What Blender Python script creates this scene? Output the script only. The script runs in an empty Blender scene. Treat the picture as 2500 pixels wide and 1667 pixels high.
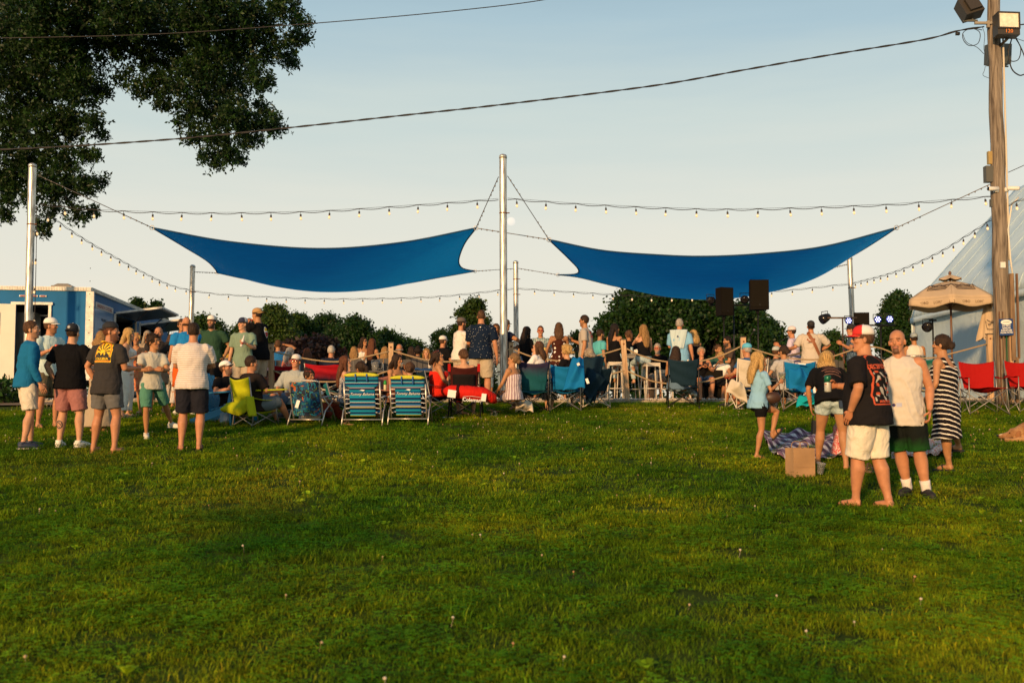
import bpy, math, random
import numpy as np
from mathutils import Vector as V, Matrix
R = math.radians
rng = np.random.default_rng(7)
random.seed(7)
S = bpy.context.scene
COL = S.collection
# ---------------------------------------------------------------- camera
F = 2431.0; PITCH = R(3.33); CAMZ = 1.9
cam = bpy.data.objects.new('camera', bpy.data.cameras.new('camera'))
COL.objects.link(cam); S.camera = cam
cam.location = (0, 0, CAMZ); cam.rotation_euler = (R(90) + PITCH, 0, 0)
cam.data.sensor_width = 36; cam.data.lens = 36 * F / 2500
cam.data.clip_start = .1; cam.data.clip_end = 3000
cam.data.dof.use_dof = True; cam.data.dof.focus_distance = 17.5; cam.data.dof.aperture_fstop = 2.2
# ---------------------------------------------------------------- sky, sun, exposure
SUN_AZ = R(-155)      # direction towards the sun, clockwise from +Y (behind the camera, to the left)
SUN_EL = R(13)
W = bpy.data.worlds.new('World'); S.world = W; W.use_nodes = True
nt = W.node_tree; nt.nodes.clear()
out = nt.nodes.new('ShaderNodeOutputWorld'); bg = nt.nodes.new('ShaderNodeBackground')
sky = nt.nodes.new('ShaderNodeTexSky'); sky.sky_type = 'NISHITA'; sky.sun_disc = False
sky.sun_elevation = SUN_EL; sky.sun_rotation = SUN_AZ; sky.air_density = 1.0; sky.dust_density = 2.0
tc = nt.nodes.new('ShaderNodeTexCoord'); sep = nt.nodes.new('ShaderNodeSeparateXYZ')
nt.links.new(tc.outputs['Generated'], sep.inputs[0])
# evening gradient: cream at the horizon to pale blue overhead, faint cloud veils
nz = nt.nodes.new('ShaderNodeTexNoise'); nz.inputs['Scale'].default_value = 2.2; nz.inputs['Detail'].default_value = 5; nz.inputs['Roughness'].default_value = .55
mp = nt.nodes.new('ShaderNodeMapping'); mp.inputs['Scale'].default_value = (1, 1, 9); mp.inputs['Rotation'].default_value = (.12, .1, 0)
nt.links.new(tc.outputs['Generated'], mp.inputs[0]); nt.links.new(mp.outputs[0], nz.inputs['Vector'])
ad = nt.nodes.new('ShaderNodeMath'); ad.operation = 'MULTIPLY_ADD'; ad.inputs[1].default_value = .10; ad.inputs[2].default_value = -.05
nt.links.new(nz.outputs['Fac'], ad.inputs[0])
ad2 = nt.nodes.new('ShaderNodeMath'); ad2.operation = 'ADD'
nt.links.new(sep.outputs['Z'], ad2.inputs[0]); nt.links.new(ad.outputs[0], ad2.inputs[1])
rp = nt.nodes.new('ShaderNodeValToRGB'); nt.links.new(ad2.outputs[0], rp.inputs[0])
els = [(0.0, (.86, .77, .60)), (.10, (.88, .83, .70)), (.19, (.80, .805, .71)), (.27, (.64, .73, .695)), (.36, (.44, .595, .665)), (.46, (.31, .46, .56)), (.75, (.13, .24, .37)), (1, (.09, .18, .31))]
while len(rp.color_ramp.elements) < len(els): rp.color_ramp.elements.new(.5)
for e, (p, c) in zip(rp.color_ramp.elements, els): e.position = p; e.color = (*c, 1)
sm = nt.nodes.new('ShaderNodeMix'); sm.data_type = 'RGBA'; sm.blend_type = 'MIX'; sm.inputs[0].default_value = .92
sc_ = nt.nodes.new('ShaderNodeMix'); sc_.data_type = 'RGBA'; sc_.blend_type = 'MULTIPLY'; sc_.inputs[0].default_value = 1; sc_.inputs[7].default_value = (10, 10, 10, 1)
nt.links.new(rp.outputs[0], sc_.inputs[6])
nt.links.new(sky.outputs[0], sm.inputs[6]); nt.links.new(sc_.outputs[2], sm.inputs[7])
nt.links.new(sm.outputs[2], bg.inputs[0]); bg.inputs[1].default_value = .1
nt.links.new(bg.outputs[0], out.inputs[0])
sun = bpy.data.objects.new('sun', bpy.data.lights.new('sun', 'SUN')); COL.objects.link(sun)
sun.data.energy = 5.0; sun.data.angle = R(3.0); sun.data.color = (1, .61, .29)
sd = V((math.sin(SUN_AZ) * math.cos(SUN_EL), math.cos(SUN_AZ) * math.cos(SUN_EL), math.sin(SUN_EL)))
sun.rotation_euler = sd.to_track_quat('Z', 'Y').to_euler()
S.view_settings.view_transform = 'Standard'; S.view_settings.look = 'None'
S.view_settings.gamma = 1; S.view_settings.exposure = 0.0; S.view_settings.use_curve_mapping = False
S.render.engine = 'CYCLES'
S.cycles.use_denoising = True; S.cycles.max_bounces = 6; S.cycles.transparent_max_bounces = 8
S.cycles.diffuse_bounces = 3

# ---------------------------------------------------------------- placing helpers
_f = V((0, math.cos(PITCH), math.sin(PITCH))); _u = V((0, -math.sin(PITCH), math.cos(PITCH)))
def ray(px, py): return V((1, 0, 0)) * ((px - 1250) / F) + _u * ((833.5 - py) / F) + _f
def At(px, py, Y):
    d = ray(px, py); return V((0, 0, CAMZ)) + d * (Y / d.y)
def ground(x, y):
    k = 12.; h = .0865 * y
    if y < 14: z = h
    else: z = -math.log(math.exp(-k * h) + math.exp(-k * 1.87)) / k
    if y > 34: z -= .035 * (y - 34) if y < 100 else .035 * 66
    if y < -20: z = .0865 * -20
    return z
def Gp(px, py):
    d = ray(px, py); y = 3.
    for _ in range(4000):
        t = y / d.y; z = CAMZ + d.z * t
        if z <= ground(d.x * t, y): break
        y += .02
        if y > 60: break
    return V((d.x * y / d.y, y, ground(0, y)))
def Gy(px, Y, dz=0):      # ground point under picture column px at distance Y
    z = ground(0, Y); fz = _f * 0
    # column shifts slightly with height because of the pitch
    depth = Y * math.cos(PITCH) + (z - CAMZ) * math.sin(PITCH)
    return V(((px - 1250) / F * depth, Y, z + dz))

# ---------------------------------------------------------------- materials
MATS = {}
def newmat(name):
    m = bpy.data.materials.new(name); m.use_nodes = True
    return m, m.node_tree, m.node_tree.nodes['Principled BSDF']
def mat(name, col, rough=.7, metal=0, bump=0, bscale=80, var=0, vscale=6, spec=.5, emit=None, estr=0, trans=0, sheen=0, alpha=1):
    if name in MATS: return MATS[name]
    m, n, b = newmat(name); MATS[name] = m
    L = n.links.new
    b.inputs['Roughness'].default_value = rough; b.inputs['Metallic'].default_value = metal
    b.inputs['Specular IOR Level'].default_value = spec
    b.inputs['Base Color'].default_value = (*col, 1)
    if emit: b.inputs['Emission Color'].default_value = (*emit, 1); b.inputs['Emission Strength'].default_value = estr
    if trans: b.inputs['Transmission Weight'].default_value = trans
    if sheen: b.inputs['Sheen Weight'].default_value = sheen
    t = n.nodes.new('ShaderNodeTexCoord')
    if var:
        z = n.nodes.new('ShaderNodeTexNoise'); z.inputs['Scale'].default_value = vscale; z.inputs['Detail'].default_value = 6
        L(t.outputs['Object'], z.inputs['Vector'])
        mr = n.nodes.new('ShaderNodeMapRange'); mr.inputs[1].default_value = .3; mr.inputs[2].default_value = .7
        mr.inputs[3].default_value = 1 - var; mr.inputs[4].default_value = 1 + var; L(z.outputs['Fac'], mr.inputs[0])
        mx = n.nodes.new('ShaderNodeMix'); mx.data_type = 'RGBA'; mx.blend_type = 'MULTIPLY'; mx.inputs[0].default_value = 1
        mx.inputs[6].default_value = (*col, 1); L(mr.outputs[0], mx.inputs[7]); L(mx.outputs[2], b.inputs['Base Color'])
    if bump:
        z = n.nodes.new('ShaderNodeTexNoise'); z.inputs['Scale'].default_value = bscale; z.inputs['Detail'].default_value = 4
        L(t.outputs['Object'], z.inputs['Vector'])
        bp = n.nodes.new('ShaderNodeBump'); bp.inputs['Strength'].default_value = bump; bp.inputs['Distance'].default_value = .01
        L(z.outputs['Fac'], bp.inputs['Height']); L(bp.outputs[0], b.inputs['Normal'])
    return m

# ---------------------------------------------------------------- mesh builder
class MB:
    def __init__(s): s.v = []; s.f = []; s.m = []
    def add(s, vs, fs, mi=0):
        o = len(s.v); s.v += [tuple(v) for v in vs]; s.f += [tuple(i + o for i in f) for f in fs]; s.m += [mi] * len(fs); return s
    def box(s, c, d, rot=None, mi=0, taper=1.):
        x, y, z = [k / 2 for k in d]; vs = []
        for sz in (-1, 1):
            for sx, sy in ((-1, -1), (1, -1), (1, 1), (-1, 1)):
                t = taper if sz > 0 else 1
                vs.append(V((sx * x * t, sy * y * t, sz * z)))
        if rot is not None: vs = [rot @ v for v in vs]
        vs = [v + V(c) for v in vs]
        return s.add(vs, [(3, 2, 1, 0), (4, 5, 6, 7), (0, 1, 5, 4), (1, 2, 6, 5), (2, 3, 7, 6), (3, 0, 4, 7)], mi)
    def tube(s, pts, r, n=8, cap=True, mi=0, flat=1., up=None):
        pts = [V(p) for p in pts]; rs = r if isinstance(r, (list, tuple)) else [r] * len(pts)
        vs = []; prev = None
        for i, p in enumerate(pts):
            t = (pts[min(i + 1, len(pts) - 1)] - pts[max(i - 1, 0)])
            if t.length < 1e-9: t = V((0, 0, 1))
            t.normalize()
            if prev is None:
                a = V(up) if up is not None else (V((0, 0, 1)) if abs(t.z) < .9 else V((1, 0, 0)))
            else: a = prev
            a = (a - t * a.dot(t)); a = a.normalized() if a.length > 1e-6 else t.orthogonal().normalized()
            prev = a; b = t.cross(a)
            for k in range(n):
                th = 2 * math.pi * k / n
                vs.append(p + (a * math.cos(th) * flat + b * math.sin(th)) * rs[i])
        fs = []
        for i in range(len(pts) - 1):
            for k in range(n):
                fs.append((i * n + k, i * n + (k + 1) % n, (i + 1) * n + (k + 1) % n, (i + 1) * n + k))
        if cap:
            fs.append(tuple(range(n - 1, -1, -1))); o = (len(pts) - 1) * n; fs.append(tuple(range(o, o + n)))
        return s.add(vs, fs, mi)
    def rings(s, rings, n=20, mi=0):
        """rings: (centre, right axis vector scaled, forward axis vector scaled)"""
        vs = []; fs = []
        for c, a, b in rings:
            for k in range(n):
                th = 2 * math.pi * k / n; vs.append(V(c) + V(a) * math.cos(th) + V(b) * math.sin(th))
        m = len(rings)
        for i in range(m - 1):
            for k in range(n): fs.append((i * n + k, i * n + (k + 1) % n, (i + 1) * n + (k + 1) % n, (i + 1) * n + k))
        fs.append(tuple(range(n - 1, -1, -1))); fs.append(tuple(range((m - 1) * n, m * n)))
        return s.add(vs, fs, mi)
    def ell(s, c, r, rot=None, n=12, m=8, mi=0):
        vs = []; c = V(c)
        for j in range(1, m):
            ph = math.pi * j / m
            for k in range(n):
                th = 2 * math.pi * k / n
                v = V((r[0] * math.sin(ph) * math.cos(th), r[1] * math.sin(ph) * math.sin(th), r[2] * math.cos(ph)))
                if rot is not None: v = rot @ v
                vs.append(c + v)
        t = V((0, 0, r[2])); 
        if rot is not None: t = rot @ t
        vs += [c + t, c - t]; T = len(vs) - 2; fs = []
        for j in range(m - 2):
            for k in range(n): fs.append((j * n + k, (j + 1) * n + k, (j + 1) * n + (k + 1) % n, j * n + (k + 1) % n))
        for k in range(n):
            fs.append((T, k, (k + 1) % n)); fs.append((T + 1, (m - 2) * n + (k + 1) % n, (m - 2) * n + k))
        return s.add(vs, fs, mi)
    def lathe(s, prof, c=(0, 0, 0), n=16, mi=0, rot=None):
        vs = []; fs = []; c = V(c)
        for r, z in prof:
            for k in range(n):
                th = 2 * math.pi * k / n; v = V((r * math.cos(th), r * math.sin(th), z))
                vs.append(c + (rot @ v if rot is not None else v))
        for i in range(len(prof) - 1):
            for k in range(n): fs.append((i * n + k, i * n + (k + 1) % n, (i + 1) * n + (k + 1) % n, (i + 1) * n + k))
        fs.append(tuple(range(n - 1, -1, -1))); fs.append(tuple(range((len(prof) - 1) * n, len(prof) * n)))
        return s.add(vs, fs, mi)
    def sheet(s, fn, nu, nv, th=0., mi=0):
        """fn(u,v)->point; th: thickness along -normal"""
        P = [[V(fn(i / nu, j / nv)) for j in range(nv + 1)] for i in range(nu + 1)]
        vs = [p for row in P for p in row]; w = nv + 1; fs = []
        for i in range(nu):
            for j in range(nv): fs.append((i * w + j, (i + 1) * w + j, (i + 1) * w + j + 1, i * w + j + 1))
        if not th: return s.add(vs, fs, mi)
        N = []
        for i in range(nu + 1):
            for j in range(nv + 1):
                a = P[min(i + 1, nu)][j] - P[max(i - 1, 0)][j]; b = P[i][min(j + 1, nv)] - P[i][max(j - 1, 0)]
                nn = a.cross(b); N.append(nn.normalized() if nn.length > 1e-12 else V((0, 0, 1)))
        k = len(vs); vs2 = vs + [v - n * th for v, n in zip(vs, N)]
        fs2 = list(fs) + [tuple(reversed([q + k for q in f])) for f in fs]
        def edge(a, b): fs2.append((b, a, a + k, b + k))
        for i in range(nu): edge(i * w, (i + 1) * w); edge((i + 1) * w + nv, i * w + nv)
        for j in range(nv): edge(j + 1, j); edge(nu * w + j, nu * w + j + 1)
        return s.add(vs2, fs2, mi)
    def mesh(s, name, smooth=True):
        me = bpy.data.meshes.new(name); me.from_pydata(s.v, [], s.f)
        if smooth: me.polygons.foreach_set('use_smooth', [True] * len(me.polygons))
        if any(s.m): me.polygons.foreach_set('material_index', s.m)
        me.update(); return me
    def obj(s, name, m, parent=None, smooth=True, loc=None, rotz=0):
        me = s.mesh(name, smooth)
        for q in (m if isinstance(m, (list, tuple)) else [m]): me.materials.append(q)
        return link(name, me, parent, loc, rotz)
def link(name, me, parent=None, loc=None, rotz=0):
    o = bpy.data.objects.new(name, me); COL.objects.link(o)
    if parent is not None: o.parent = parent
    if loc is not None: o.location = loc
    if rotz: o.rotation_euler = (0, 0, rotz)
    return o
def empty(name, label, cat, loc=(0, 0, 0), rotz=0, group=None):
    o = link(name, None, None, loc, rotz); o.empty_display_size = .1; return tag(o, label, cat, group)
def tag(o, label=None, cat=None, group=None, kind=None):
    if label: o['label'] = label
    if cat: o['category'] = cat
    if group: o['group'] = group
    if kind: o['kind'] = kind
    return o
def from_arrays(name, v, f4, mats, cols=None, smooth=True):
    """v (N,3); f4 (M,k) faces all with k corners"""
    me = bpy.data.meshes.new(name); v = np.asarray(v, np.float32); f4 = np.asarray(f4, np.int32); k = f4.shape[1]
    me.vertices.add(len(v)); me.vertices.foreach_set('co', v.ravel())
    me.loops.add(f4.size); me.loops.foreach_set('vertex_index', f4.ravel())
    me.polygons.add(len(f4)); me.polygons.foreach_set('loop_start', np.arange(0, f4.size, k, dtype=np.int32))
    me.polygons.foreach_set('use_smooth', np.full(len(f4), smooth))
    for m in mats: me.materials.append(m)
    if cols is not None:
        a = me.color_attributes.new('col', 'FLOAT_COLOR', 'POINT'); c = np.ones((len(v), 4), np.float32); c[:, :3] = cols; a.data.foreach_set('color', c.ravel())
    me.update(calc_edges=True); return me
def catenary(a, b, sag, n=14):
    a, b = V(a), V(b); return [a.lerp(b, i / n) - V((0, 0, 4 * sag * (i / n) * (1 - i / n))) for i in range(n + 1)]
def spline(pts, n=6):
    """Catmull-Rom through the points"""
    P = [V(p) for p in pts]; P = [P[0] * 2 - P[1]] + P + [P[-1] * 2 - P[-2]]; o = []
    for i in range(1, len(P) - 2):
        for k in range(n):
            t = k / n; a, b, c, d = P[i - 1], P[i], P[i + 1], P[i + 2]
            o.append(.5 * ((2 * b) + (c - a) * t + (2 * a - 5 * b + 4 * c - d) * t * t + (3 * b - a - 3 * c + d) * t ** 3))
    o.append(P[-2]); return o
def text_mesh(txt, size, ext=.001, align='CENTER', shear=0, bold=0, space=1):
    cu = bpy.data.curves.new('t', 'FONT'); cu.body = txt; cu.size = size; cu.extrude = ext; cu.align_x = align; cu.shear = shear
    cu.offset = bold; cu.space_character = space; cu.resolution_u = 2; cu.space_line = 1.0
    o = bpy.data.objects.new('t', cu); COL.objects.link(o); bpy.context.view_layer.update()
    me = bpy.data.meshes.new_from_object(o.evaluated_get(bpy.context.evaluated_depsgraph_get()))
    bpy.data.objects.remove(o); bpy.data.curves.remove(cu); return me
def lettering(txt, size, m, parent, M, **k):
    me = text_mesh(txt, size, **k); me.transform(M); me.materials.clear(); me.materials.append(m)
    return link('lettering', me, parent)
def frame(o, x, y, z):      # matrix with columns x,y,z at origin o
    x, y, z = V(x), V(y), V(z)
    return Matrix(((x.x, y.x, z.x, o[0]), (x.y, y.y, z.y, o[1]), (x.z, y.z, z.z, o[2]), (0, 0, 0, 1)))
# ================================================================ GROUND
def build_ground():
    ys = list(np.arange(-30, 3, 3)) + list(np.arange(3, 24, .35)) + list(np.arange(24, 60, 2)) + [70, 90, 120, 200, 400, 900, 1600]
    xs = [-1500, -400, -120, -60] + list(np.arange(-34, 34.1, .7)) + [60, 120, 400, 1500]
    nz = np.random.default_rng(3); ph = nz.uniform(0, 6.28, 12); ka = nz.uniform(.4, 1.6, 12); th = nz.uniform(0, 6.28, 12)
    vs = []
    for y in ys:
        for x in xs:
            z = ground(x, y)
            if y < 21.5 and abs(x) < 40:
                z += -.012 + .0016 * sum(math.sin(ka[i] * (x * math.cos(th[i]) + y * math.sin(th[i])) + ph[i]) for i in range(12)) * min(1, (21.5 - y) / 5)
            vs.append((x, y, z))
    w = len(xs); fs = [(j * w + i, j * w + i + 1, (j + 1) * w + i + 1, (j + 1) * w + i) for j in range(len(ys) - 1) for i in range(w - 1)]
    m, n, b = newmat('soil_grass'); L = n.links.new
    t = n.nodes.new('ShaderNodeTexCoord'); z = n.nodes.new('ShaderNodeTexNoise'); z.inputs['Scale'].default_value = .9; z.inputs['Detail'].default_value = 12; z.inputs['Roughness'].default_value = .7
    L(t.outputs['Object'], z.inputs['Vector']); r = n.nodes.new('ShaderNodeValToRGB'); L(z.outputs['Fac'], r.inputs[0])
    e = r.color_ramp.elements; e[0].position = .3; e[0].color = (.022, .040, .004, 1); e[1].position = .7; e[1].color = (.060, .085, .008, 1)
    L(r.outputs[0], b.inputs['Base Color']); b.inputs['Roughness'].default_value = .95; b.inputs['Specular IOR Level'].default_value = .1
    me = bpy.data.meshes.new('lawn_ground'); me.from_pydata(vs, [], fs); me.polygons.foreach_set('use_smooth', [True] * len(fs)); me.materials.append(m)
    return tag(link('ground', me), kind='structure')
GROUND = build_ground()

def grass_material():
    m, n, b = newmat('grass_blade'); L = n.links.new
    g = n.nodes.new('ShaderNodeNewGeometry')
    def noise(sc, det, w=0):
        z = n.nodes.new('ShaderNodeTexNoise'); z.inputs['Scale'].default_value = sc; z.inputs['Detail'].default_value = det; L(g.outputs['Position'], z.inputs['Vector']); return z
    a = noise(.55, 4); r = n.nodes.new('ShaderNodeValToRGB'); L(a.outputs['Fac'], r.inputs[0])
    c = r.color_ramp.elements; c[0].position = .34; c[0].color = (.050, .155, .006, 1); c[1].position = .66; c[1].color = (.250, .325, .010, 1)
    k = c = r.color_ramp.elements.new(.5); k.color = (.132, .238, .008, 1)
    s = noise(6, 3); r2 = n.nodes.new('ShaderNodeMapRange'); r2.inputs[1].default_value = .3; r2.inputs[2].default_value = .7; r2.inputs[3].default_value = .6; r2.inputs[4].default_value = 1.5; L(s.outputs['Fac'], r2.inputs[0])
    x = n.nodes.new('ShaderNodeMix'); x.data_type = 'RGBA'; x.blend_type = 'MULTIPLY'; x.inputs[0].default_value = 1; L(r.outputs[0], x.inputs[6]); L(r2.outputs[0], x.inputs[7])
    w = noise(.28, 5); w.inputs['Distortion'].default_value = .8; r3 = n.nodes.new('ShaderNodeMapRange'); r3.inputs[1].default_value = .56; r3.inputs[2].default_value = .70; r3.inputs[4].default_value = .26; L(w.outputs['Fac'], r3.inputs[0])
    x2 = n.nodes.new('ShaderNodeMix'); x2.data_type = 'RGBA'; L(r3.outputs[0], x2.inputs[0]); L(x.outputs[2], x2.inputs[6]); x2.inputs[7].default_value = (.30, .19, .03, 1); x = x2
    at = n.nodes.new('ShaderNodeAttribute'); at.attribute_name = 'col'
    y = n.nodes.new('ShaderNodeMix'); y.data_type = 'RGBA'; y.blend_type = 'MULTIPLY'; y.inputs[0].default_value = 1; L(x.outputs[2], y.inputs[6]); L(at.outputs['Color'], y.inputs[7])
    L(y.outputs[2], b.inputs['Base Color']); b.inputs['Roughness'].default_value = .8; b.inputs['Specular IOR Level'].default_value = .08
    tr = n.nodes.new('ShaderNodeBsdfTranslucent'); L(y.outputs[2], tr.inputs[0])
    mx = n.nodes.new('ShaderNodeMixShader'); mx.inputs[0].default_value = .35; L(b.outputs[0], mx.inputs[1]); L(tr.outputs[0], mx.inputs[2])
    L(mx.outputs[0], n.nodes['Material Output'].inputs[0]); return m
GRASS = grass_material()
def tuft(name, nb, rad, hmin, hmax, wid, dry=.06, clover=0, seed=0):
    r = np.random.default_rng(seed); v = []; f = []; c = []
    for i in range(nb):
        a = r.uniform(0, 6.28); d = rad * math.sqrt(r.uniform()); x, y = d * math.cos(a), d * math.sin(a)
        h = r.uniform(hmin, hmax); la = r.uniform(0, 6.28); lean = r.uniform(.3, 1.5) * h; w = wid * r.uniform(.6, 1.3); o = len(v)
        px, py = -math.sin(la) * w, math.cos(la) * w; lx, ly = math.cos(la) * lean, math.sin(la) * lean
        v += [(x - px, y - py, 0), (x + px, y + py, 0), (x + px * .8 + lx * .35, y + py * .8 + ly * .35, h * .6), (x - px * .8 + lx * .35, y - py * .8 + ly * .35, h * .6), (x + lx, y + ly, h * r.uniform(.8, 1.0))]
        f += [(o, o + 1, o + 2), (o, o + 2, o + 3), (o + 3, o + 2, o + 4)]
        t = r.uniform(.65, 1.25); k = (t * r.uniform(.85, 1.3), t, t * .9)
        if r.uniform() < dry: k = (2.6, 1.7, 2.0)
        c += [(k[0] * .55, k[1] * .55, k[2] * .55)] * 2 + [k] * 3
    for i in range(clover):
        a = r.uniform(0, 6.28); d = rad * math.sqrt(r.uniform()); x, y = d * math.cos(a), d * math.sin(a); h = r.uniform(.025, .055)
        for q in range(3):
            th = a + q * 2.09; o = len(v); l = r.uniform(.008, .013)
            p0 = (x, y, h); ex, ey = math.cos(th), math.sin(th); sx, sy = -ey, ex
            v += [p0, (x + ex * l + sx * l * .7, y + ey * l + sy * l * .7, h + .002), (x + ex * l * 1.7, y + ey * l * 1.7, h), (x + ex * l - sx * l * .7, y + ey * l - sy * l * .7, h + .002)]
            f += [(o, o + 1, o + 2), (o, o + 2, o + 3)]; c += [(.8, 1.1, 1.0)] * 4
    me = from_arrays(name, v, f, [GRASS], c, False); return me
def scatter(host_name, mesh_objs, pts_fn, kindlabel, rot_tilt=.15, smin=.7, smax=1.35, seed=1):
    """one stuff object: a point cloud with tufts instanced on it by geometry nodes"""
    pts = pts_fn()
    me = bpy.data.meshes.new(host_name); me.vertices.add(len(pts)); me.vertices.foreach_set('co', np.asarray(pts, np.float32).ravel()); me.update()
    o = link(host_name, me); tag(o, kind='stuff', label=kindlabel)
    c = bpy.data.collections.new(host_name + '_pieces')
    for m in mesh_objs: c.objects.link(bpy.data.objects.new('piece', m))
    g = bpy.data.node_groups.new(host_name + '_nodes', 'GeometryNodeTree')
    g.interface.new_socket('Geometry', in_out='INPUT', socket_type='NodeSocketGeometry'); g.interface.new_socket('Geometry', in_out='OUTPUT', socket_type='NodeSocketGeometry')
    N = g.nodes.new; L = g.links.new; gi = N('NodeGroupInput'); go = N('NodeGroupOutput')
    mp = N('GeometryNodeMeshToPoints'); ci = N('GeometryNodeCollectionInfo'); ci.inputs[0].default_value = c; ci.inputs['Separate Children'].default_value = True; ci.inputs['Reset Children'].default_value = True
    ip = N('GeometryNodeInstanceOnPoints'); ip.inputs['Pick Instance'].default_value = True
    rr = N('FunctionNodeRandomValue'); rr.data_type = 'FLOAT_VECTOR'; rr.inputs[0].default_value = (-rot_tilt, -rot_tilt, 0); rr.inputs[1].default_value = (rot_tilt, rot_tilt, 6.28)
    rs = N('FunctionNodeRandomValue'); rs.data_type = 'FLOAT'; rs.inputs[2].default_value = smin; rs.inputs[3].default_value = smax; rs.inputs['Seed'].default_value = 5
    L(gi.outputs[0], mp.inputs[0]); L(mp.outputs[0], ip.inputs['Points']); L(ci.outputs[0], ip.inputs['Instance']); L(rr.outputs[0], ip.inputs['Rotation']); L(rs.outputs[1], ip.inputs['Scale'])
    L(ip.outputs[0], go.inputs[0]); md = o.modifiers.new('scatter', 'NODES'); md.node_group = g; return o
def wedge(y0, y1, dens, seed, keep=None, dz=0, xm=1.0):
    def fn():
        r = np.random.default_rng(seed); A = (y1 - y0) * 2 * (.55 * y1 + xm); n = int(A * dens)
        x = r.uniform(-(.55 * y1 + xm), .55 * y1 + xm, n); y = r.uniform(y0, y1, n)
        k = np.abs(x) < .55 * y + xm
        if keep is not None: k &= keep(x, y, r)
        x, y = x[k], y[k]; z = np.array([ground(0, b) for b in y]) + dz
        return np.stack([x, y, z - .004], 1)
    return fn
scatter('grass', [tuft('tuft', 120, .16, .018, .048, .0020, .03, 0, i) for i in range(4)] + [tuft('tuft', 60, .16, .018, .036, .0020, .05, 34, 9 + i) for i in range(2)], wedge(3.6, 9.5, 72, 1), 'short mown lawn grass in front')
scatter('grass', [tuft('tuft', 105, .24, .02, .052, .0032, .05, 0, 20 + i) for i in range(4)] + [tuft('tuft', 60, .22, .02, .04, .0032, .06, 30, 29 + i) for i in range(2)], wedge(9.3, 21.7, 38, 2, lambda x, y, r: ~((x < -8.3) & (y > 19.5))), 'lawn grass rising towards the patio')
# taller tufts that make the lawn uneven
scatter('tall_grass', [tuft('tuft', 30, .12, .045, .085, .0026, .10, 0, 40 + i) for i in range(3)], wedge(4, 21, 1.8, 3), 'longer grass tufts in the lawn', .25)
# round plantain leaves
def broadleaf(seed):
    r = np.random.default_rng(seed); v = []; f = []; c = []
    for k in range(6):
        a = k * 1.05 + r.uniform(-.3, .3); l = r.uniform(.035, .06); w = l * .34; o = len(v); e = V((math.cos(a), math.sin(a), 0)); s_ = V((-e.y, e.x, 0))
        for t, ww, h in ((0, .2, .01), (.4, .9, .03), (.75, 1, .045), (1.05, .35, .04)):
            p = e * l * t + V((0, 0, h)); v += [tuple(p - s_ * w * ww), tuple(p + s_ * w * ww)]
        for i in range(3): f += [(o + 2 * i, o + 2 * i + 1, o + 2 * i + 3), (o + 2 * i, o + 2 * i + 3, o + 2 * i + 2)]
        t = r.uniform(1.1, 1.6); c += [(t * 1.05, t * 1.05, t)] * 8
    return from_arrays('leaf_rosette', v, f, [GRASS], c, False)
scatter('broadleaf_weeds', [broadleaf(i) for i in range(3)], wedge(4.2, 13, 1.3, 4, lambda x, y, r: r.uniform(size=len(x)) < .25 + .75 * ((np.sin(x * 1.3) * np.sin(y * 1.7 + 1)) > .3)), 'broadleaf weeds among the grass', .3)
def clover_flower(col, nm):
    mb = MB(); mb.ell((0, 0, .052), (.0085, .0085, .0075), n=7, m=5); mb.tube([(0, 0, 0), (.004, 0, .05)], .0012, 3, False)
    me = mb.mesh('clover_flower'); me.materials.append(mat(nm, col, .9)); return me
fl = [clover_flower((.55, .46, .32), 'clover_white'), clover_flower((.42, .30, .17), 'clover_cream'), clover_flower((.42, .22, .10), 'clover_brown')]
def fkeep(x, y, r):
    p = .13 + .9 * np.clip((y - 12) / 5, 0, 1) * (.35 + .65 * (np.sin(x * .9 + 1) * np.cos(y * .8) > -.1)) 
    return r.uniform(size=len(x)) < p
scatter('clover_flowers', fl, wedge(4.3, 20.5, 6.5, 5, fkeep), 'white clover heads scattered over the lawn', .3, .7, 1.3)

# ================================================================ PATIO
PZ = 1.90
gravel = mat('pale_gravel', (.42, .36, .28), .9, bump=.5, bscale=60, var=.3, vscale=30)
paver = mat('patio_surface', (.30, .27, .22), .9, bump=.4, bscale=40, var=.25, vscale=8)
mb = MB(); mb.box((.6, 28.2, PZ - .1), (23.4, 12.6, .2)); tag(mb.obj('patio', paver, smooth=False), kind='structure')
mb = MB(); mb.box((.6, 21.80, PZ - .13), (23.6, .16, .22)); tag(mb.obj('patio_kerb', mat('kerb_timber', (.36, .29, .20), .9, bump=.4, var=.2), smooth=False), kind='structure')
def gpts():
    r = np.random.default_rng(11); n = 5200; x = r.uniform(-11.1, 12.3, n); y = r.uniform(21.7, 23.0, n); return np.stack([x, y, np.full(n, PZ + .006)], 1)
def stone(seed):
    r = np.random.default_rng(seed); m_ = MB(); m_.ell((0, 0, 0), (.022, .016, .013), n=6, m=4); m_.v = [tuple(np.array(v) * r.uniform(.8, 1.2, 3)) for v in m_.v]
    me = m_.mesh('pebble', False); me.materials.append(mat('pebble_%d' % (seed % 3), [(.55, .48, .38), (.42, .36, .29), (.62, .57, .48)][seed % 3], .9)); return me
scatter('gravel', [stone(i) for i in range(6)], gpts, 'pale pebbles along the patio edge', 1.5)
mb = MB(); mb.sheet(lambda u, v: (-17 + 8.6 * u, 20.6 + 3.4 * v, ground(0, 20.6 + 3.4 * v) + .02 + .015 * math.sin(9 * u)), 12, 6)
tag(mb.obj('dirt_path', mat('bare_dirt', (.22, .15, .09), .95, bump=.5, bscale=25, var=.35, vscale=3)), kind='structure')

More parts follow.
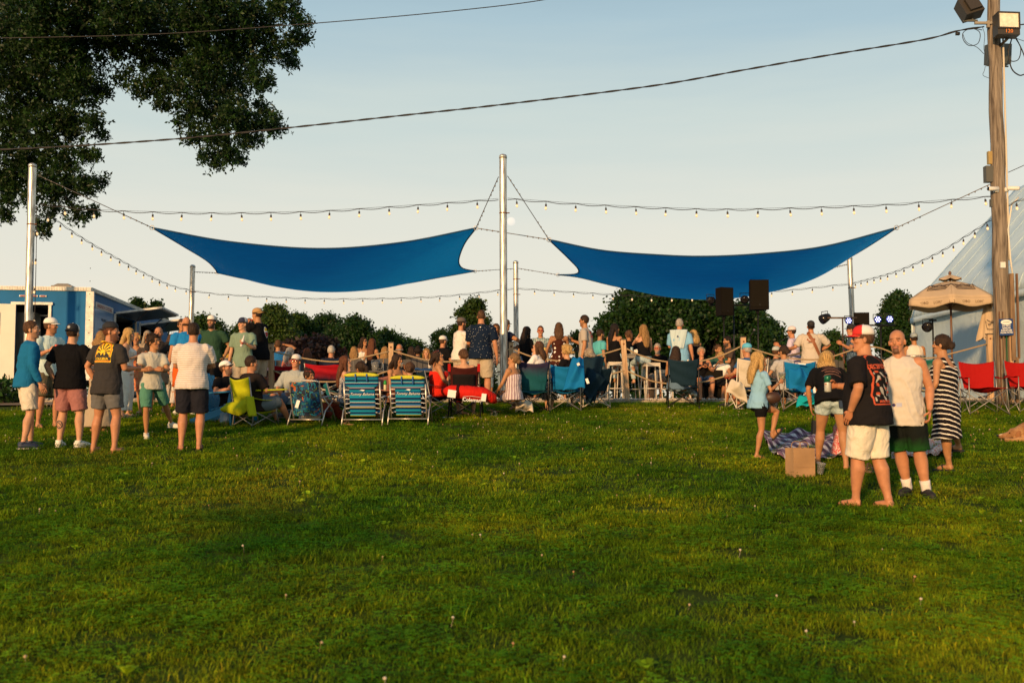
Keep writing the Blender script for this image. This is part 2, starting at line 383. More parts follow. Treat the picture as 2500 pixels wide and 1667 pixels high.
# ================================================================ STEEL POLES
def galv():
    m, n, b = newmat('galvanised_steel'); L = n.links.new; t = n.nodes.new('ShaderNodeTexCoord')
    mp = n.nodes.new('ShaderNodeMapping'); mp.inputs['Scale'].default_value = (9, 9, 1.2); L(t.outputs['Object'], mp.inputs[0])
    z = n.nodes.new('ShaderNodeTexNoise'); z.inputs['Scale'].default_value = 3; z.inputs['Detail'].default_value = 8; L(mp.outputs[0], z.inputs['Vector'])
    r = n.nodes.new('ShaderNodeValToRGB'); L(z.outputs['Fac'], r.inputs[0]); e = r.color_ramp.elements
    e[0].position = .35; e[0].color = (.30, .27, .22, 1); e[1].position = .6; e[1].color = (.72, .69, .62, 1); L(r.outputs[0], b.inputs['Base Color'])
    b.inputs['Metallic'].default_value = .75; mr = n.nodes.new('ShaderNodeMapRange'); mr.inputs[3].default_value = .30; mr.inputs[4].default_value = .5; L(z.outputs['Fac'], mr.inputs[0]); L(mr.outputs[0], b.inputs['Roughness']); return m
GALV = galv(); RUST = mat('rusty_steel', (.20, .08, .03), .8, .3, var=.3, vscale=40)
def steel_pole(bottom, top, r, label, straps=()):
    o = empty('steel_pole', label, 'pole', bottom, group='galvanised steel poles around the patio')
    d = V(top) - V(bottom); mb = MB(); mb.tube([(0, 0, 0), d * .5, d], r, 20, False); mb.obj('shaft', GALV, o)
    mb = MB(); q = d.normalized().to_track_quat('Z', 'Y').to_matrix(); mb.lathe([(r * 1.07, -.05), (r * 1.07, .01), (r * .8, .035), (r * .3, .05), (.001, .052)], d, 20, rot=q); mb.obj('pole_cap', GALV, o)
    for h in straps:
        p = d * (h / d.z); mb = MB(); mb.lathe([(r * 1.06, -.012), (r * 1.06, .012)], p, 20); mb.tube([p + V((r, -.02, 0)), p + V((r + .06, -.03, .0))], .012, 6); mb.obj('pole_band', RUST if r < .09 else GALV, o)
    return o
def pole_pts(xb, yb, xt, yt, Y):
    b = Gy(xb, Y); b.z = PZ if Y > 21.9 else ground(0, Y); t = At(xt, yt, Y); return b, t
LF = pole_pts(64, 0, 79.5, 404, 21.9); CF = pole_pts(1230, 0, 1228, 382, 21.9)
LB = pole_pts(461, 0, 470.5, 650, 32.4); CB = pole_pts(1261, 0, 1259, 640, 32.2); RB = pole_pts(2090, 0, 2074, 630, 31.2)
steel_pole(*LF, .083, 'tall steel pole at the left rising in front of the blue trailer', (1.75, 3.95))
steel_pole(*CF, .083, 'tallest steel pole in the middle between the two blue sails', (4.2,))
steel_pole(*LB, .083, 'short steel pole behind the left sail near the trailer awnings', (3.5,))
steel_pole(*CB, .083, 'short steel pole just right of the tall middle pole', (3.4, 3.9))
steel_pole(*RB, .083, 'short steel pole behind the right sail near the stage lights', (3.5,))

# ================================================================ SHADE SAILS
def sailmat():
    m, n, b = newmat('blue_sail_fabric'); L = n.links.new; t = n.nodes.new('ShaderNodeTexCoord')
    w = n.nodes.new('ShaderNodeTexNoise'); mp = n.nodes.new('ShaderNodeMapping'); mp.inputs['Scale'].default_value = (.35, 3, 10); L(t.outputs['Object'], mp.inputs[0])
    w.inputs['Scale'].default_value = 2.2; w.inputs['Detail'].default_value = 5; L(mp.outputs[0], w.inputs['Vector'])
    r = n.nodes.new('ShaderNodeValToRGB'); L(w.outputs['Fac'], r.inputs[0]); e = r.color_ramp.elements; e[0].position = .3; e[0].color = (.003, .24, .55, 1); e[1].position = .75; e[1].color = (.004, .33, .68, 1)
    L(r.outputs[0], b.inputs['Base Color']); b.inputs['Roughness'].default_value = .75; b.inputs['Specular IOR Level'].default_value = .25
    bp = n.nodes.new('ShaderNodeBump'); bp.inputs['Strength'].default_value = .3; bp.inputs['Distance'].default_value = .03; L(w.outputs['Fac'], bp.inputs['Height']); L(bp.outputs[0], b.inputs['Normal'])
    tr = n.nodes.new('ShaderNodeBsdfTranslucent'); tr.inputs[0].default_value = (.004, .32, .80, 1)
    mx = n.nodes.new('ShaderNodeMixShader'); mx.inputs[0].default_value = .40; L(b.outputs[0], mx.inputs[1]); L(tr.outputs[0], mx.inputs[2]); L(mx.outputs[0], n.nodes['Material Output'].inputs[0]); return m
SAIL = sailmat()
def curve_eval(P):
    d = [0]
    for a, b in zip(P, P[1:]): d.append(d[-1] + (b - a).length)
    T = d[-1]
    def f(t):
        s = t * T
        for i in range(len(d) - 1):
            if s <= d[i + 1] or i == len(d) - 2:
                return P[i].lerp(P[i + 1], 0 if d[i + 1] == d[i] else min(1, (s - d[i]) / (d[i + 1] - d[i])))
    return f
def sail(top, bot, left, right, label, sag):
    T, B, Lf, Rt = [curve_eval(spline(c, 10)) for c in (top, bot, left, right)]
    a, b, c, d = T(0), T(1), B(0), B(1)
    o = empty('shade_sail', label, 'shade sail', (0, 0, 0), group='blue shade sails over the patio')
    def fn(u, v):
        p = T(u) * (1 - v) + B(u) * v + Lf(v) * (1 - u) + Rt(v) * u - (a * (1 - u) * (1 - v) + b * u * (1 - v) + c * (1 - u) * v + d * u * v)
        return p - V((0, 0, sag * 16 * u * (1 - u) * v * (1 - v)))
    mb = MB(); mb.sheet(fn, 90, 36); mb.obj('canvas', SAIL, o)
    hem = mat('sail_hem', (.004, .05, .12), .8)
    for C in (T, B, Lf, Rt):
        mb = MB(); mb.tube([C(i / 40) for i in range(41)], .018, 6); mb.obj('hem', hem, o)
    for p in (a, b, c, d):
        mb = MB(); q = V((0, 0, 0)); mb.tube([p + V((.05 * math.cos(t), 0, .05 * math.sin(t))) for t in np.linspace(0, 6.28, 11)], .008, 5, False); mb.obj('ring', GALV, o)
    return a, b, c, d
la = sail([At(371, 556, 22.6), At(560, 590, 22.9), At(780, 607, 23.1), At(980, 592, 23.1), At(1162, 557, 22.9)],
          [At(530, 666, 31.8), At(610, 683, 31.3), At(700, 695, 30.8), At(820, 701, 30.3), At(960, 696, 30.6), At(1080, 676, 31.1), At(1160, 662, 31.6)],
          [At(371, 556, 22.6), At(450, 603, 25), At(505, 637, 28.3), At(526, 658, 30.6), At(530, 666, 31.8)],
          [At(1162, 557, 22.9), At(1133, 597, 25.4), At(1120, 637, 28.4), At(1130, 655, 30.4), At(1160, 662, 31.6)],
          'blue shade sail stretched left of the tall middle pole', .42)
ra = sail([At(1340, 585, 22.8), At(1467, 611, 23), At(1600, 622, 23.1), At(1715, 626, 23.1), At(1850, 620, 22.9), At(2010, 602, 22.4), At(2189, 556, 21.6)],
          [At(1362, 671, 31.6), At(1413, 677, 31.2), At(1499, 698, 30.6), At(1597, 716, 30.0), At(1719, 721, 29.6), At(1831, 710, 29.3), At(1948, 687, 29.6), At(2030, 654, 30.4)],
          [At(1340, 585, 22.8), At(1387, 630, 25.6), At(1412, 658, 28.6), At(1404, 669, 30.2), At(1362, 671, 31.6)],
          [At(2189, 556, 21.6), At(2152, 581, 23.6), At(2108, 609, 26), At(2062, 636, 28.8), At(2030, 654, 30.4)],
          'blue shade sail stretched right of the tall middle pole', .42)
WIRE = mat('black_cable', (.012, .011, .010), .6); STEELW = mat('steel_cable', (.16, .14, .12), .45, .7)
def cable(name, pts, r, m, label, cat='cable', group=None, links=False):
    o = empty(name, label, cat, (0, 0, 0), group=group); mb = MB(); mb.tube(pts, r, 6, False); mb.obj('wire', m, o)
    if links:
        a, b = V(pts[0]), V(pts[-1]); L_ = (b - a).length
        for k in range(5):
            for end in (0, 1):
                t = (.12 + .13 * k) / L_; t = t if end == 0 else 1 - t; p = a.lerp(b, t)
                if k < 4: m2 = MB(); m2.ell(p + V((.01, 0, -.006)), (.016, .01, .022), n=6, m=5); m2.obj('clamp', STEELW, o)
    return o
UPX = 20.6
for i, (a, b, lb) in enumerate([
    (At(97, 430, 21.9), la[0], 'slanting steel cable from left pole to the left sail corner'), (At(1217, 432, 21.9), la[1], 'steel cable from middle pole down left to a sail corner'),
    (At(475, 664, 32.4), la[2], 'short steel cable from small left pole to the sail'), (At(1254, 656, 32.2), la[3], 'steel cable passing behind the tall middle pole to left sail'),
    (At(1239, 430, 21.9), ra[0], 'steel cable from middle pole down right to a sail corner'), (At(1264, 655, 32.2), ra[2], 'steel cable from small middle pole to the right sail'),
    (At(2070, 645, 31.2), ra[3], 'steel cable from small right pole to the right sail'), (At(2424, 447, UPX), ra[1], 'long steel cable from wooden utility pole to right sail corner'),
    (la[1], ra[0], 'thin cable joining the two sails behind the middle pole')]):
    cable('rigging_cable', [a, b], .009, STEELW, lb, 'cable', 'rigging cables of the shade sails', True)

# ================================================================ STRING LIGHTS
BULB = mat('bulb_glass', (.9, .7, .45), .15, trans=.6, emit=(1, .62, .28), estr=.55)
SOCK = mat('bulb_socket', (.02, .018, .016), .5)
sb = MB(); sb.tube([(0, 0, 0), (.004, 0, -.07)], .005, 4); sb.lathe([(.012, -.06), (.021, -.07), (.021, -.115), (.016, -.12)], n=8); ME_SOCK = sb.mesh('socket'); ME_SOCK.materials.append(SOCK)
sb = MB(); sb.lathe([(.014, -.12), (.026, -.145), (.029, -.165), (.020, -.188), (.004, -.2)], n=8); ME_BULB = sb.mesh('bulb'); ME_BULB.materials.append(BULB)
def string_lights(pts, spacing, label, start=.4, sc=1.0, every=None):
    o = empty('string_lights', label, 'string lights', (0, 0, 0), group='strings of bulbs around the patio')
    P = spline(pts, 10); C = curve_eval(P); L_ = sum((b - a).length for a, b in zip(P, P[1:])); n = int((L_ - start) / spacing) + 1
    mb = MB(); mb.tube(P, .004, 5, False); mb.obj('support_wire', WIRE, o)
    w = []; N_ = n * 8
    for i in range(N_ + 1):
        t = i / N_; s = (t * L_ - start) / spacing; w.append(C(t) - V((0, 0, .035 * (abs(math.sin(math.pi * s))) + .005)))
    mb = MB(); mb.tube(w, .008, 5, False); mb.obj('cord', WIRE, o)
    for k in range(n):
        p = C((start + k * spacing) / L_); rz = random.uniform(0, 6.28)
        s = link('socket', ME_SOCK, o, p, rz); s.scale = (sc * .86,) * 3; s.rotation_euler = (random.uniform(-.12, .12), random.uniform(-.12, .12), rz)
        b = link('bulb', ME_BULB, s)
    return o
string_lights([At(98, 497, 21.9), At(230, 511, 21.9), At(382, 517, 21.9), At(535, 519, 21.9), At(746, 516, 21.9), At(958, 504, 21.9), At(1217, 485, 21.9)], .655, 'front string of bulbs from left pole to middle pole', .55, 1.15)
string_lights([At(1239, 484, 21.9), At(1467, 500, 21.8), At(1775, 510, 21.5), At(2131, 500, 21), At(2280, 490, 20.8), At(2424, 478, UPX)], .66, 'front string of bulbs from middle pole to utility pole', .2, 1.15)
string_lights([At(98, 500, 21.9), At(132, 532, 22.5), At(230, 597, 25), At(358, 668, 29), At(420, 696, 31.2), At(468, 708, 32.4)], .66, 'string of bulbs running back from left pole past the trailer', .35, 1.1)
string_lights([At(475, 709, 32.4), At(550, 718, 32.4), At(775, 728, 32.3), At(1000, 726, 32.2), At(1115, 719, 32.2), At(1257, 703, 32.2)], .63, 'rear string of bulbs below the left sail', .5, 1.1)
string_lights([At(1264, 703, 32.2), At(1481, 717, 32), At(1650, 722, 31.7), At(1878, 711, 31.4), At(2072, 692, 31.2)], .63, 'rear string of bulbs below the right sail', .55, 1.1)
string_lights([At(2079, 691, 31.2), At(2182, 663, 27), At(2285, 618, 24), At(2362, 572, 22), At(2425, 531, UPX)], .66, 'string of bulbs from small right pole up to utility pole', .4, 1.1)
string_lights([At(2452, 505, UPX), At(2500, 484, 20), At(2600, 470, 18)], .66, 'string of bulbs leaving the frame right of utility pole', .32, 1.15)
string_lights([At(90, 500, 21.88), At(88, 640, 21.88), At(85, 770, 21.88)], .65, 'cord of bulbs hanging down beside the left pole', .5, 1.1)
# ================================================================ TREES
def leafmat(name, tr=.35):
    m, n, b = newmat(name); L = n.links.new; a = n.nodes.new('ShaderNodeAttribute'); a.attribute_name = 'col'
    L(a.outputs['Color'], b.inputs['Base Color']); b.inputs['Roughness'].default_value = .5; b.inputs['Specular IOR Level'].default_value = .3
    t = n.nodes.new('ShaderNodeBsdfTranslucent'); L(a.outputs['Color'], t.inputs[0])
    x = n.nodes.new('ShaderNodeMixShader'); x.inputs[0].default_value = tr; L(b.outputs[0], x.inputs[1]); L(t.outputs[0], x.inputs[2]); L(x.outputs[0], n.nodes['Material Output'].inputs[0]); return m
LEAF = leafmat('leaf'); BARK = mat('bark', (.07, .05, .035), .95, bump=.8, bscale=12, var=.35, vscale=8)
def leaf_arrays(P, size, r, col, var, star=1):
    """star leaflets (quads) around every point"""
    n = len(P); V_ = []; F_ = []; C_ = []
    base = r.normal(size=(n, 3)); base /= np.linalg.norm(base, axis=1)[:, None]
    c = np.array(col)[None] * (1 + var * r.uniform(-1, 1, (n, 1))) * (1 + .18 * r.uniform(-1, 1, (n, 3)))
    for k in range(star):
        d = r.normal(size=(n, 3)); d /= np.linalg.norm(d, axis=1)[:, None]
        s = np.cross(d, base if star > 1 else r.normal(size=(n, 3))); s /= np.linalg.norm(s, axis=1)[:, None] + 1e-9
        l = size * r.uniform(.6, 1.3, (n, 1)); w = l * (.22 if star > 1 else .38); o = P if star > 1 else P - d * l / 2
        q = np.stack([o, o + d * l * .5 + s * w, o + d * l, o + d * l * .5 - s * w], 1); V_.append(q.reshape(-1, 3))
        F_.append(np.arange(n * 4).reshape(n, 4) + 4 * n * k); C_.append(np.repeat(c, 4, 0))
    return np.concatenate(V_), np.concatenate(F_), np.concatenate(C_)
def far_tree(px, top, wpx, Y, label, seed, col=(.028, .050, .012), n=5200, bottom=925, size=.15, shape=.62, group='trees beyond the patio'):
    r = np.random.default_rng(seed); c = At(px, top, Y); zt = c.z; w = wpx / F * Y * .72; n = int(n * 4); zb = At(px, bottom, Y).z; zg = ground(0, Y)
    h = zt - max(zb, zg + .6); o = empty('broadleaf_tree', label, 'tree', (c.x, Y, zg), group=group)
    nb = 70; B = []
    for i in range(nb):
        t = r.uniform(0, 1) ** .8; ang = r.uniform(0, 6.28); prof = math.sin(math.pi * min(1, (1 - t) * shape + .12 + .0)) if t > .5 else .85 + .15 * t
        prof = (1 - (max(0, t - .35) / .65) ** 2.2) ** .5 if t > .35 else .8 + .2 * t / .35
        rb = w * r.uniform(.11, .34); q = max(0, w * prof - rb * .75) * math.sqrt(r.uniform(.25, 1))
        B.append((q * math.cos(ang), q * math.sin(ang) * .8, zt - zg - h + (h - rb * .8) * t, rb))
    B.append((0, 0, zt - zg - w * .3, w * .3))
    B = np.array(B); p = B[:, 3] ** 2; p /= p.sum(); k = r.choice(len(B), n, p=p); d = r.normal(size=(n, 3)); d /= np.linalg.norm(d, axis=1)[:, None]
    d[:, 2] *= .8; rad = B[k, 3] * r.uniform(.25, 1.12, n) ** .5 * (1 + .12 * np.sin(7 * d[:, 0] + k)); P = B[k, :3] + d * rad[:, None]
    P = P + r.normal(size=P.shape) * .085 * w ** .5; P = P[P[:, 2] > .1]
    v, f, cc = leaf_arrays(P, size, r, col, .35); mesh = from_arrays('crown', v, f, [LEAF], cc, False); tag(link('crown', mesh, o), kind='stuff')
    mb = MB(); hh = (zt - zg) * .55; mb.tube([(0, 0, -.3), (.05, 0, hh * .5), (0, .05, hh)], [.05 * w + .12, .045 * w + .08, .05], 8)
    for b in B[::3]: mb.tube([(0, 0, hh * r.uniform(.35, .8)), (b[0] * .5, b[1] * .5, b[2] * .8), (b[0], b[1], b[2])], [.09, .06, .02], 5)
    mb.obj('trunk', BARK, o); return o
G1, G2, G3 = (.020, .054, .008), (.032, .072, .010), (.052, .092, .013); PUR = (.050, .026, .020)
for a in [(335, 728, 60, 46, 'small tree showing above the trailer roof on the left', G1, 2400), (382, 737, 56, 46, 'round tree tip rising between trailer roof and awning', G1, 2400),
    (497, 766, 135, 52, 'bushy tree right behind the man in the green tee', G2, 4200), (590, 790, 110, 58, 'low tree behind the man in the navy cap', G2, 3000),
    (668, 744, 120, 56, 'taller tree just right of the ochre cap', G3, 5200), (730, 764, 110, 60, 'loose green tree behind the rope post', G2, 4200), (800, 762, 120, 62, 'dark tree left of the white haired man', G1, 4600),
    (862, 768, 120, 58, 'dense dark tree behind the woman in sunglasses', G1, 5000), (945, 802, 120, 62, 'lower green tree sloping down behind the second rope post', G2, 3800), (1010, 828, 90, 66, 'lowest distant tree before the sky gap', G2, 2200),
    (1078, 806, 75, 60, 'small tree behind the white cap at the patio', G1, 2600), (1157, 727, 96, 50, 'upright tree behind the man in the navy polo', G3, 4600),
    (1408, 806, 50, 55, 'sparse sapling left of the man in grey tee', G3, 700), (1478, 800, 70, 60, 'dark small tree at the left foot of the big maple', G1, 2600),
    (1893, 812, 66, 55, 'small tree right of the big maple', G1, 2600), (1950, 858, 90, 62, 'low bush behind the singer', G2, 1800), (2030, 808, 120, 58, 'open leafed low tree behind the light stand', G2, 2600),
    (2192, 709, 112, 50, 'round tree between stage lights and white tent', G1, 5400), (1300, 868, 150, 70, 'low distant bush under the open sky', G2, 1800)]:
    far_tree(a[0], a[1], a[2], a[3], a[4], hash((a[0], 3)) % 999, a[5], a[6], 940 if a[1] < 840 else 950)
far_tree(1585, 690, 230, 44, 'big dark maple behind the bar stools under the right sail', 71, G1, 15000, 930, .16)
far_tree(1730, 700, 230, 45, 'big dark maple behind the loudspeakers', 72, G1, 14000, 930, .16)
far_tree(1828, 738, 130, 46, 'right shoulder of dark maple beside the taller loudspeaker', 73, G1, 6500, 930, .16)
far_tree(1500, 762, 90, 44, 'lower dark maple at the left of the big maple', 74, G1, 4000, 935, .16)
far_tree(760, 822, 150, 50, 'purple leaved beech low behind the rope post', 75, PUR, 4500, 935, .22)
far_tree(655, 850, 130, 50, 'low purple shrub behind the blue shirted man', 76, PUR, 2600, 940, .22)
def woods():
    r = np.random.default_rng(5); n = 26000; x = r.uniform(-75, 80, n); y = r.uniform(74, 82, n); top = 4.6 + 1.4 * np.sin(x * .35) + .9 * np.sin(x * .9 + 1) + .5 * np.sin(2.3 * x)
    z = -.8 + top * r.uniform(0, 1, n) ** .7; v, f, c = leaf_arrays(np.stack([x, y, z], 1), .5, r, G1, .4); tag(link('distant_woods', from_arrays('woods', v, f, [LEAF], c, False)), 'distant line of trees behind the whole patio', kind='stuff')
woods()

def big_oak():
    r = np.random.default_rng(21); o = empty('oak_tree', 'large dark oak whose branches hang into the top left corner', 'tree', Gy(-500, 27.5))
    inv = -V(o.location); Y0 = 25.5
    B = [(20, 20, 90), (110, 30, 95), (210, 20, 90), (310, 20, 85), (400, 30, 80), (480, 40, 80), (560, 40, 70), (630, 40, 60), (700, 20, 45), (735, 55, 28), (715, 95, 32), (748, 100, 14),
         (30, 120, 90), (120, 130, 80), (200, 120, 70), (290, 110, 60), (360, 120, 62), (440, 120, 70), (520, 130, 70), (600, 120, 60), (660, 110, 45), (700, 135, 26), (716, 155, 14),
         (30, 220, 80), (110, 220, 75), (180, 210, 60), (225, 220, 36), (250, 225, 24), (300, 190, 28), (345, 215, 30), (400, 200, 50), (480, 200, 65), (560, 210, 60), (630, 190, 38), (650, 205, 20),
         (40, 310, 70), (110, 310, 60), (170, 300, 50), (230, 300, 28), (245, 330, 16), (400, 250, 30), (460, 270, 40), (520, 280, 50), (580, 275, 46), (640, 265, 26), (625, 310, 42), (665, 310, 30), (672, 285, 14),
         (480, 330, 28), (540, 340, 45), (600, 345, 32), (520, 385, 26), (560, 378, 26), (590, 388, 14), (495, 385, 14), (530, 400, 10), (440, 305, 14),
         (30, 400, 62), (100, 400, 60), (160, 390, 45), (210, 375, 28), (228, 382, 14), (30, 470, 45), (15, 520, 24), (100, 470, 45), (160, 455, 48), (210, 450, 34), (240, 440, 14), (130, 510, 26), (190, 520, 26), (225, 520, 18), (100, 545, 24), (112, 568, 10), (20, 450, 45),
         (-90, 0, 120), (-90, 180, 120), (-100, 380, 110), (-60, 500, 60), (-240, 50, 160), (-240, 280, 160), (-260, 450, 110), (300, -70, 140), (80, -90, 160), (520, -70, 130), (660, -50, 90), (-400, 0, 200), (-420, 300, 180)]
    Pt = []
    for i, (px, py, rp) in enumerate(B):
        dense = .95 if (rp > 45) else .75
        n = int(rp * rp * .21 * dense + 25) if px > -50 and py > -30 else int(rp * rp * .03)
        yy = Y0 + r.uniform(-1.2, 1.6) + (1 if px < 100 else 0); c = At(px, py, yy); R_ = rp / F * yy
        d = r.normal(size=(n, 3)); d /= np.linalg.norm(d, axis=1)[:, None]; q = R_ * r.uniform(0, 1, n) ** .42 * (1 + .22 * np.sin(6 * np.arctan2(d[:, 2], d[:, 0]) + i))
        # leaves gather in sprays
        k = max(3, n // 9); sp = np.array(c) + d[:k] * q[:k, None]; idx = r.integers(0, k, n); P = sp[idx] + r.normal(size=(n, 3)) * .085
        mix = r.uniform(size=n) < .25; P[mix] = (np.array(c) + d * q[:, None])[mix]; Pt.append(P)
    P = np.concatenate(Pt) + np.array(inv); v, f, c = leaf_arrays(P, .098, r, (.017, .043, .006), .6, 5); tag(link('foliage', from_arrays('foliage', v, f, [LEAF], c, False), o), kind='stuff')
    def W_(px, py, y=Y0 + 1.9): return At(px, py, y) + inv
    mb = MB(); base = V((0, 0, -.3)); fork = W_(-560, 300, 27)
    mb.tube(spline([base, base + V((.15, 0, 2.5)), fork, W_(-520, -60, 27), W_(-450, -500, 27)]), [.55 - .35 * i / 24 for i in range(25)], 12); mb.obj('trunk', BARK, o)
    for pts, r0 in [([(-540, 260), (-260, 110), (-40, 50), (110, 55), (210, 20), (330, -40)], .22), ([(-40, 50), (150, 50), (300, 45), (430, 60), (560, 70), (690, 60)], .11), ([(200, 60), (320, 130), (430, 170), (520, 250), (560, 340), (545, 390)], .06),
                    ([(-540, 300), (-250, 240), (-60, 260), (60, 330), (130, 440), (190, 520)], .13), ([(60, 330), (150, 330), (230, 320)], .04), ([(-60, 260), (20, 200), (120, 180), (200, 220), (245, 225)], .06), ([(430, 170), (520, 150), (640, 150), (710, 150)], .04),
                    ([(480, 200), (580, 240), (640, 300), (672, 318)], .035), ([(-540, 330), (-280, 400), (-100, 430), (30, 470)], .10), ([(300, 45), (330, 110), (395, 120), (430, 60)], .02), ([(230, 110), (262, 190), (250, 245)], .012), ([(265, 150), (285, 205), (300, 220)], .009), ([(200, 270), (240, 265), (262, 300)], .010)]:
        mb = MB(); P = spline([W_(x, y) for x, y in pts], 5); mb.tube(P, [r0 * (1 - .75 * i / (len(P) - 1)) for i in range(len(P))], 7); mb.obj('branch', BARK, o)
big_oak()
def bush(px, py, label, seed, w=.7, h=.7, n=500):
    r = np.random.default_rng(seed); g = Gp(px, py); o = empty('leafy_bush', label, 'bush', g); P = r.normal(size=(n, 3)); P /= np.linalg.norm(P, axis=1)[:, None]; P *= r.uniform(.5, 1, (n, 1)); P = P * [w, .5, h * .6] + [0, 0, h * .5]; P = P[P[:, 2] > 0]
    v, f, c = leaf_arrays(P, .13, r, (.03, .075, .014), .35); tag(link('foliage', from_arrays('foliage', v, f, [LEAF], c, False), o), kind='stuff')
    mb = MB(); [mb.tube([(0, 0, -.02), (r.uniform(-.3, .3), r.uniform(-.2, .2), h * .8)], .012, 4) for _ in range(6)]; mb.obj('stems', BARK, o)
bush(8, 985, 'low leafy bush at the left edge below the trailer door', 5, .55, .55, 500)

# ================================================================ FOOD TRAILER
def trailer():
    C0 = At(221, 707, 23.0); hz = C0.z; zb = ground(0, 23) + .48
    ang = math.atan(.156); o = empty('food_trailer', 'blue food trailer with white ribbed trim, open rear door and raised side awnings', 'trailer', (C0.x, C0.y, 0), rotz=ang)
    # local: +X out of the side wall, +Y along the side away from camera, origin at the near right corner
    BL = mat('trailer_blue_paint', (.010, .125, .30), .6, spec=.15, var=.10, vscale=2.0); BLS = BL
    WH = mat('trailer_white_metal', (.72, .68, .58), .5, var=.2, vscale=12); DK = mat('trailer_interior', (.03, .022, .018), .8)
    wdt, ln = 2.45, 9.6
    # rear wall with a doorway
    dx0, dx1, dz = -1.62, -.90, At(120, 745, 23).z
    mb = MB(); mb.box((dx1 / 2, .03, (zb + hz) / 2), (-dx1, .06, hz - zb)); mb.box(((dx0 - wdt) / 2, .03, (zb + hz) / 2), (wdt + dx0, .06, hz - zb)); mb.box(((dx0 + dx1) / 2, .03, (dz + hz) / 2), (dx1 - dx0, .058, hz - dz)); mb.obj('rear_wall', BL, o, False)
    # side wall with two openings
    ys = [0, .16, 2.6, 5.0, 5.5, 8.6, ln]; zo0, zo1 = At(262, 757, 24.3).z - 1.35, At(262, 757, 24.3).z
    mb = MB()
    for a, b, op in ((.0, 2.35, 0), (2.35, 4.75, 1), (4.75, 5.3, 0), (5.3, 8.2, 1), (8.2, ln, 0)):
        if op: mb.box((-.03, (a + b) / 2, (zb + zo0) / 2), (.06, b - a, zo0 - zb)); mb.box((-.03, (a + b) / 2, (zo1 + hz) / 2), (.06, b - a, hz - zo1))
        else: mb.box((-.03, (a + b) / 2, (zb + hz) / 2), (.06, b - a, hz - zb))
    mb.obj('side_wall', BLS, o, False)
    mb = MB(); mb.box((-wdt / 2, ln / 2 + .1, hz - .03), (wdt - .02, ln - .1, .06)); mb.obj('roof', WH, o, False)
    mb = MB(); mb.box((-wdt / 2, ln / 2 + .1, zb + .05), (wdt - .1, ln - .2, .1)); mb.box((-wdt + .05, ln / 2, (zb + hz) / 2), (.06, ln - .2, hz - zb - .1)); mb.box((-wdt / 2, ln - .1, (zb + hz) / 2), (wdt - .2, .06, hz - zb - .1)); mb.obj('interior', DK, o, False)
    mb = MB(); mb.box((-1.6, .7, (zb + hz) / 2 - .2), (.5, .5, 1.5)); mb.box((-1.0, 1.5, zb + .8), (.9, .8, .5)); mb.box((-1.3, 1.1, hz - .55), (1.2, .5, .03)); mb.obj('kitchen_unit', mat('steel_unit', (.35, .32, .28), .4, .8), o, False)
    # trim
    mb = MB(); mb.box((-wdt / 2, -.012, hz + .005), (wdt + .03, .05, .09)); n_ = int(wdt / .035)
    for i in range(n_): mb.box((-wdt + .02 + i * .035, -.042, hz + .005), (.014, .012, .078))
    mb.obj('top_trim', WH, o, False)
    mb = MB(); mb.box((.012, ln / 2, hz + .005), (.05, ln, .09))
    for i in range(int(ln / .05)): mb.box((.042, .05 + i * .05, hz + .005), (.012, .02, .078))
    mb.obj('side_trim', WH, o, False)
    mb = MB(); mb.box((.003, -.004, (zb + hz) / 2 - .02), (.17, .10, hz - zb - .06)); mb.obj('corner_post', WH, o, False)
    for i in range(9):
        mb = MB(); mb.ell((.0, -.058, zb + .2 + i * .3), (.012, .006, .012), n=6, m=4); mb.obj('rivet', DK, o)
    RED = mat('marker_red', (.35, .04, .02), .3)
    for x in (-1.47, -1.22, -1.03):
        mb = MB(); mb.box((x, -.012, hz - .17), (.15, .02, .035)); a = mb.obj('marker_light', WH, o, False); mb = MB(); mb.box((x, -.026, hz - .17), (.10, .012, .024)); mb.obj('lens', RED, a, False)
    mb = MB(); mb.box((.012, .16, hz - .17), (.02, .15, .035)); a = mb.obj('marker_light', WH, o, False); mb = MB(); mb.box((.026, .16, hz - .17), (.012, .1, .024)); mb.obj('lens', RED, a, False)
    # door frame
    for nm, c, d in (('door_header', ((dx0 + dx1) / 2, -.02, dz + .02), (dx1 - dx0 + .18, .06, .06)), ('door_jamb', (dx1 + .03, -.015, (dz + zb) / 2), (.06, .05, dz - zb)), ('door_jamb', (dx0 - .03, -.015, (dz + zb) / 2), (.06, .05, dz - zb))):
        mb = MB(); mb.box(c, d); mb.obj(nm, WH, o, False)
    # open door leaf swung out to the left
    D = mat('door_cream_panel', (.80, .74, .60), .45, var=.06, vscale=2)
    mb = MB(); mb.box((0, 0, 0), (.84, .045, dz - zb - .02)); d = mb.obj('rear_door', D, o, False); d.location = (dx0 - .38, -.16, (dz + zb) / 2 + .0); d.rotation_euler = (0, 0, R(9))
    mb = MB(); zz = .42
    for c, s in (((-.12, -.03, zz + .24), (.42, .03, .03)), ((-.12, -.03, zz - .24), (.42, .03, .03)), ((-.32, -.03, zz), (.03, .03, .48)), ((.08, -.03, zz), (.03, .03, .48)), ((-.12, -.03, zz), (.4, .025, .02))): mb.box(c, s)
    mb.obj('door_window_frame', WH, d, False); mb = MB(); mb.box((-.12, -.026, zz), (.38, .01, .45)); mb.obj('door_pane', mat('dark_pane', (.03, .06, .12), .08), d, False)
    # roof vent
    vx = -.75; mb = MB(); mb.box((vx, .6, hz + .09), (.46, .42, .08)); mb.box((vx, .6, hz + .15), (.42, .4, .07), taper=.55); mb.obj('roof_vent', mat('vent_grey', (.25, .22, .18), .7), o, False)
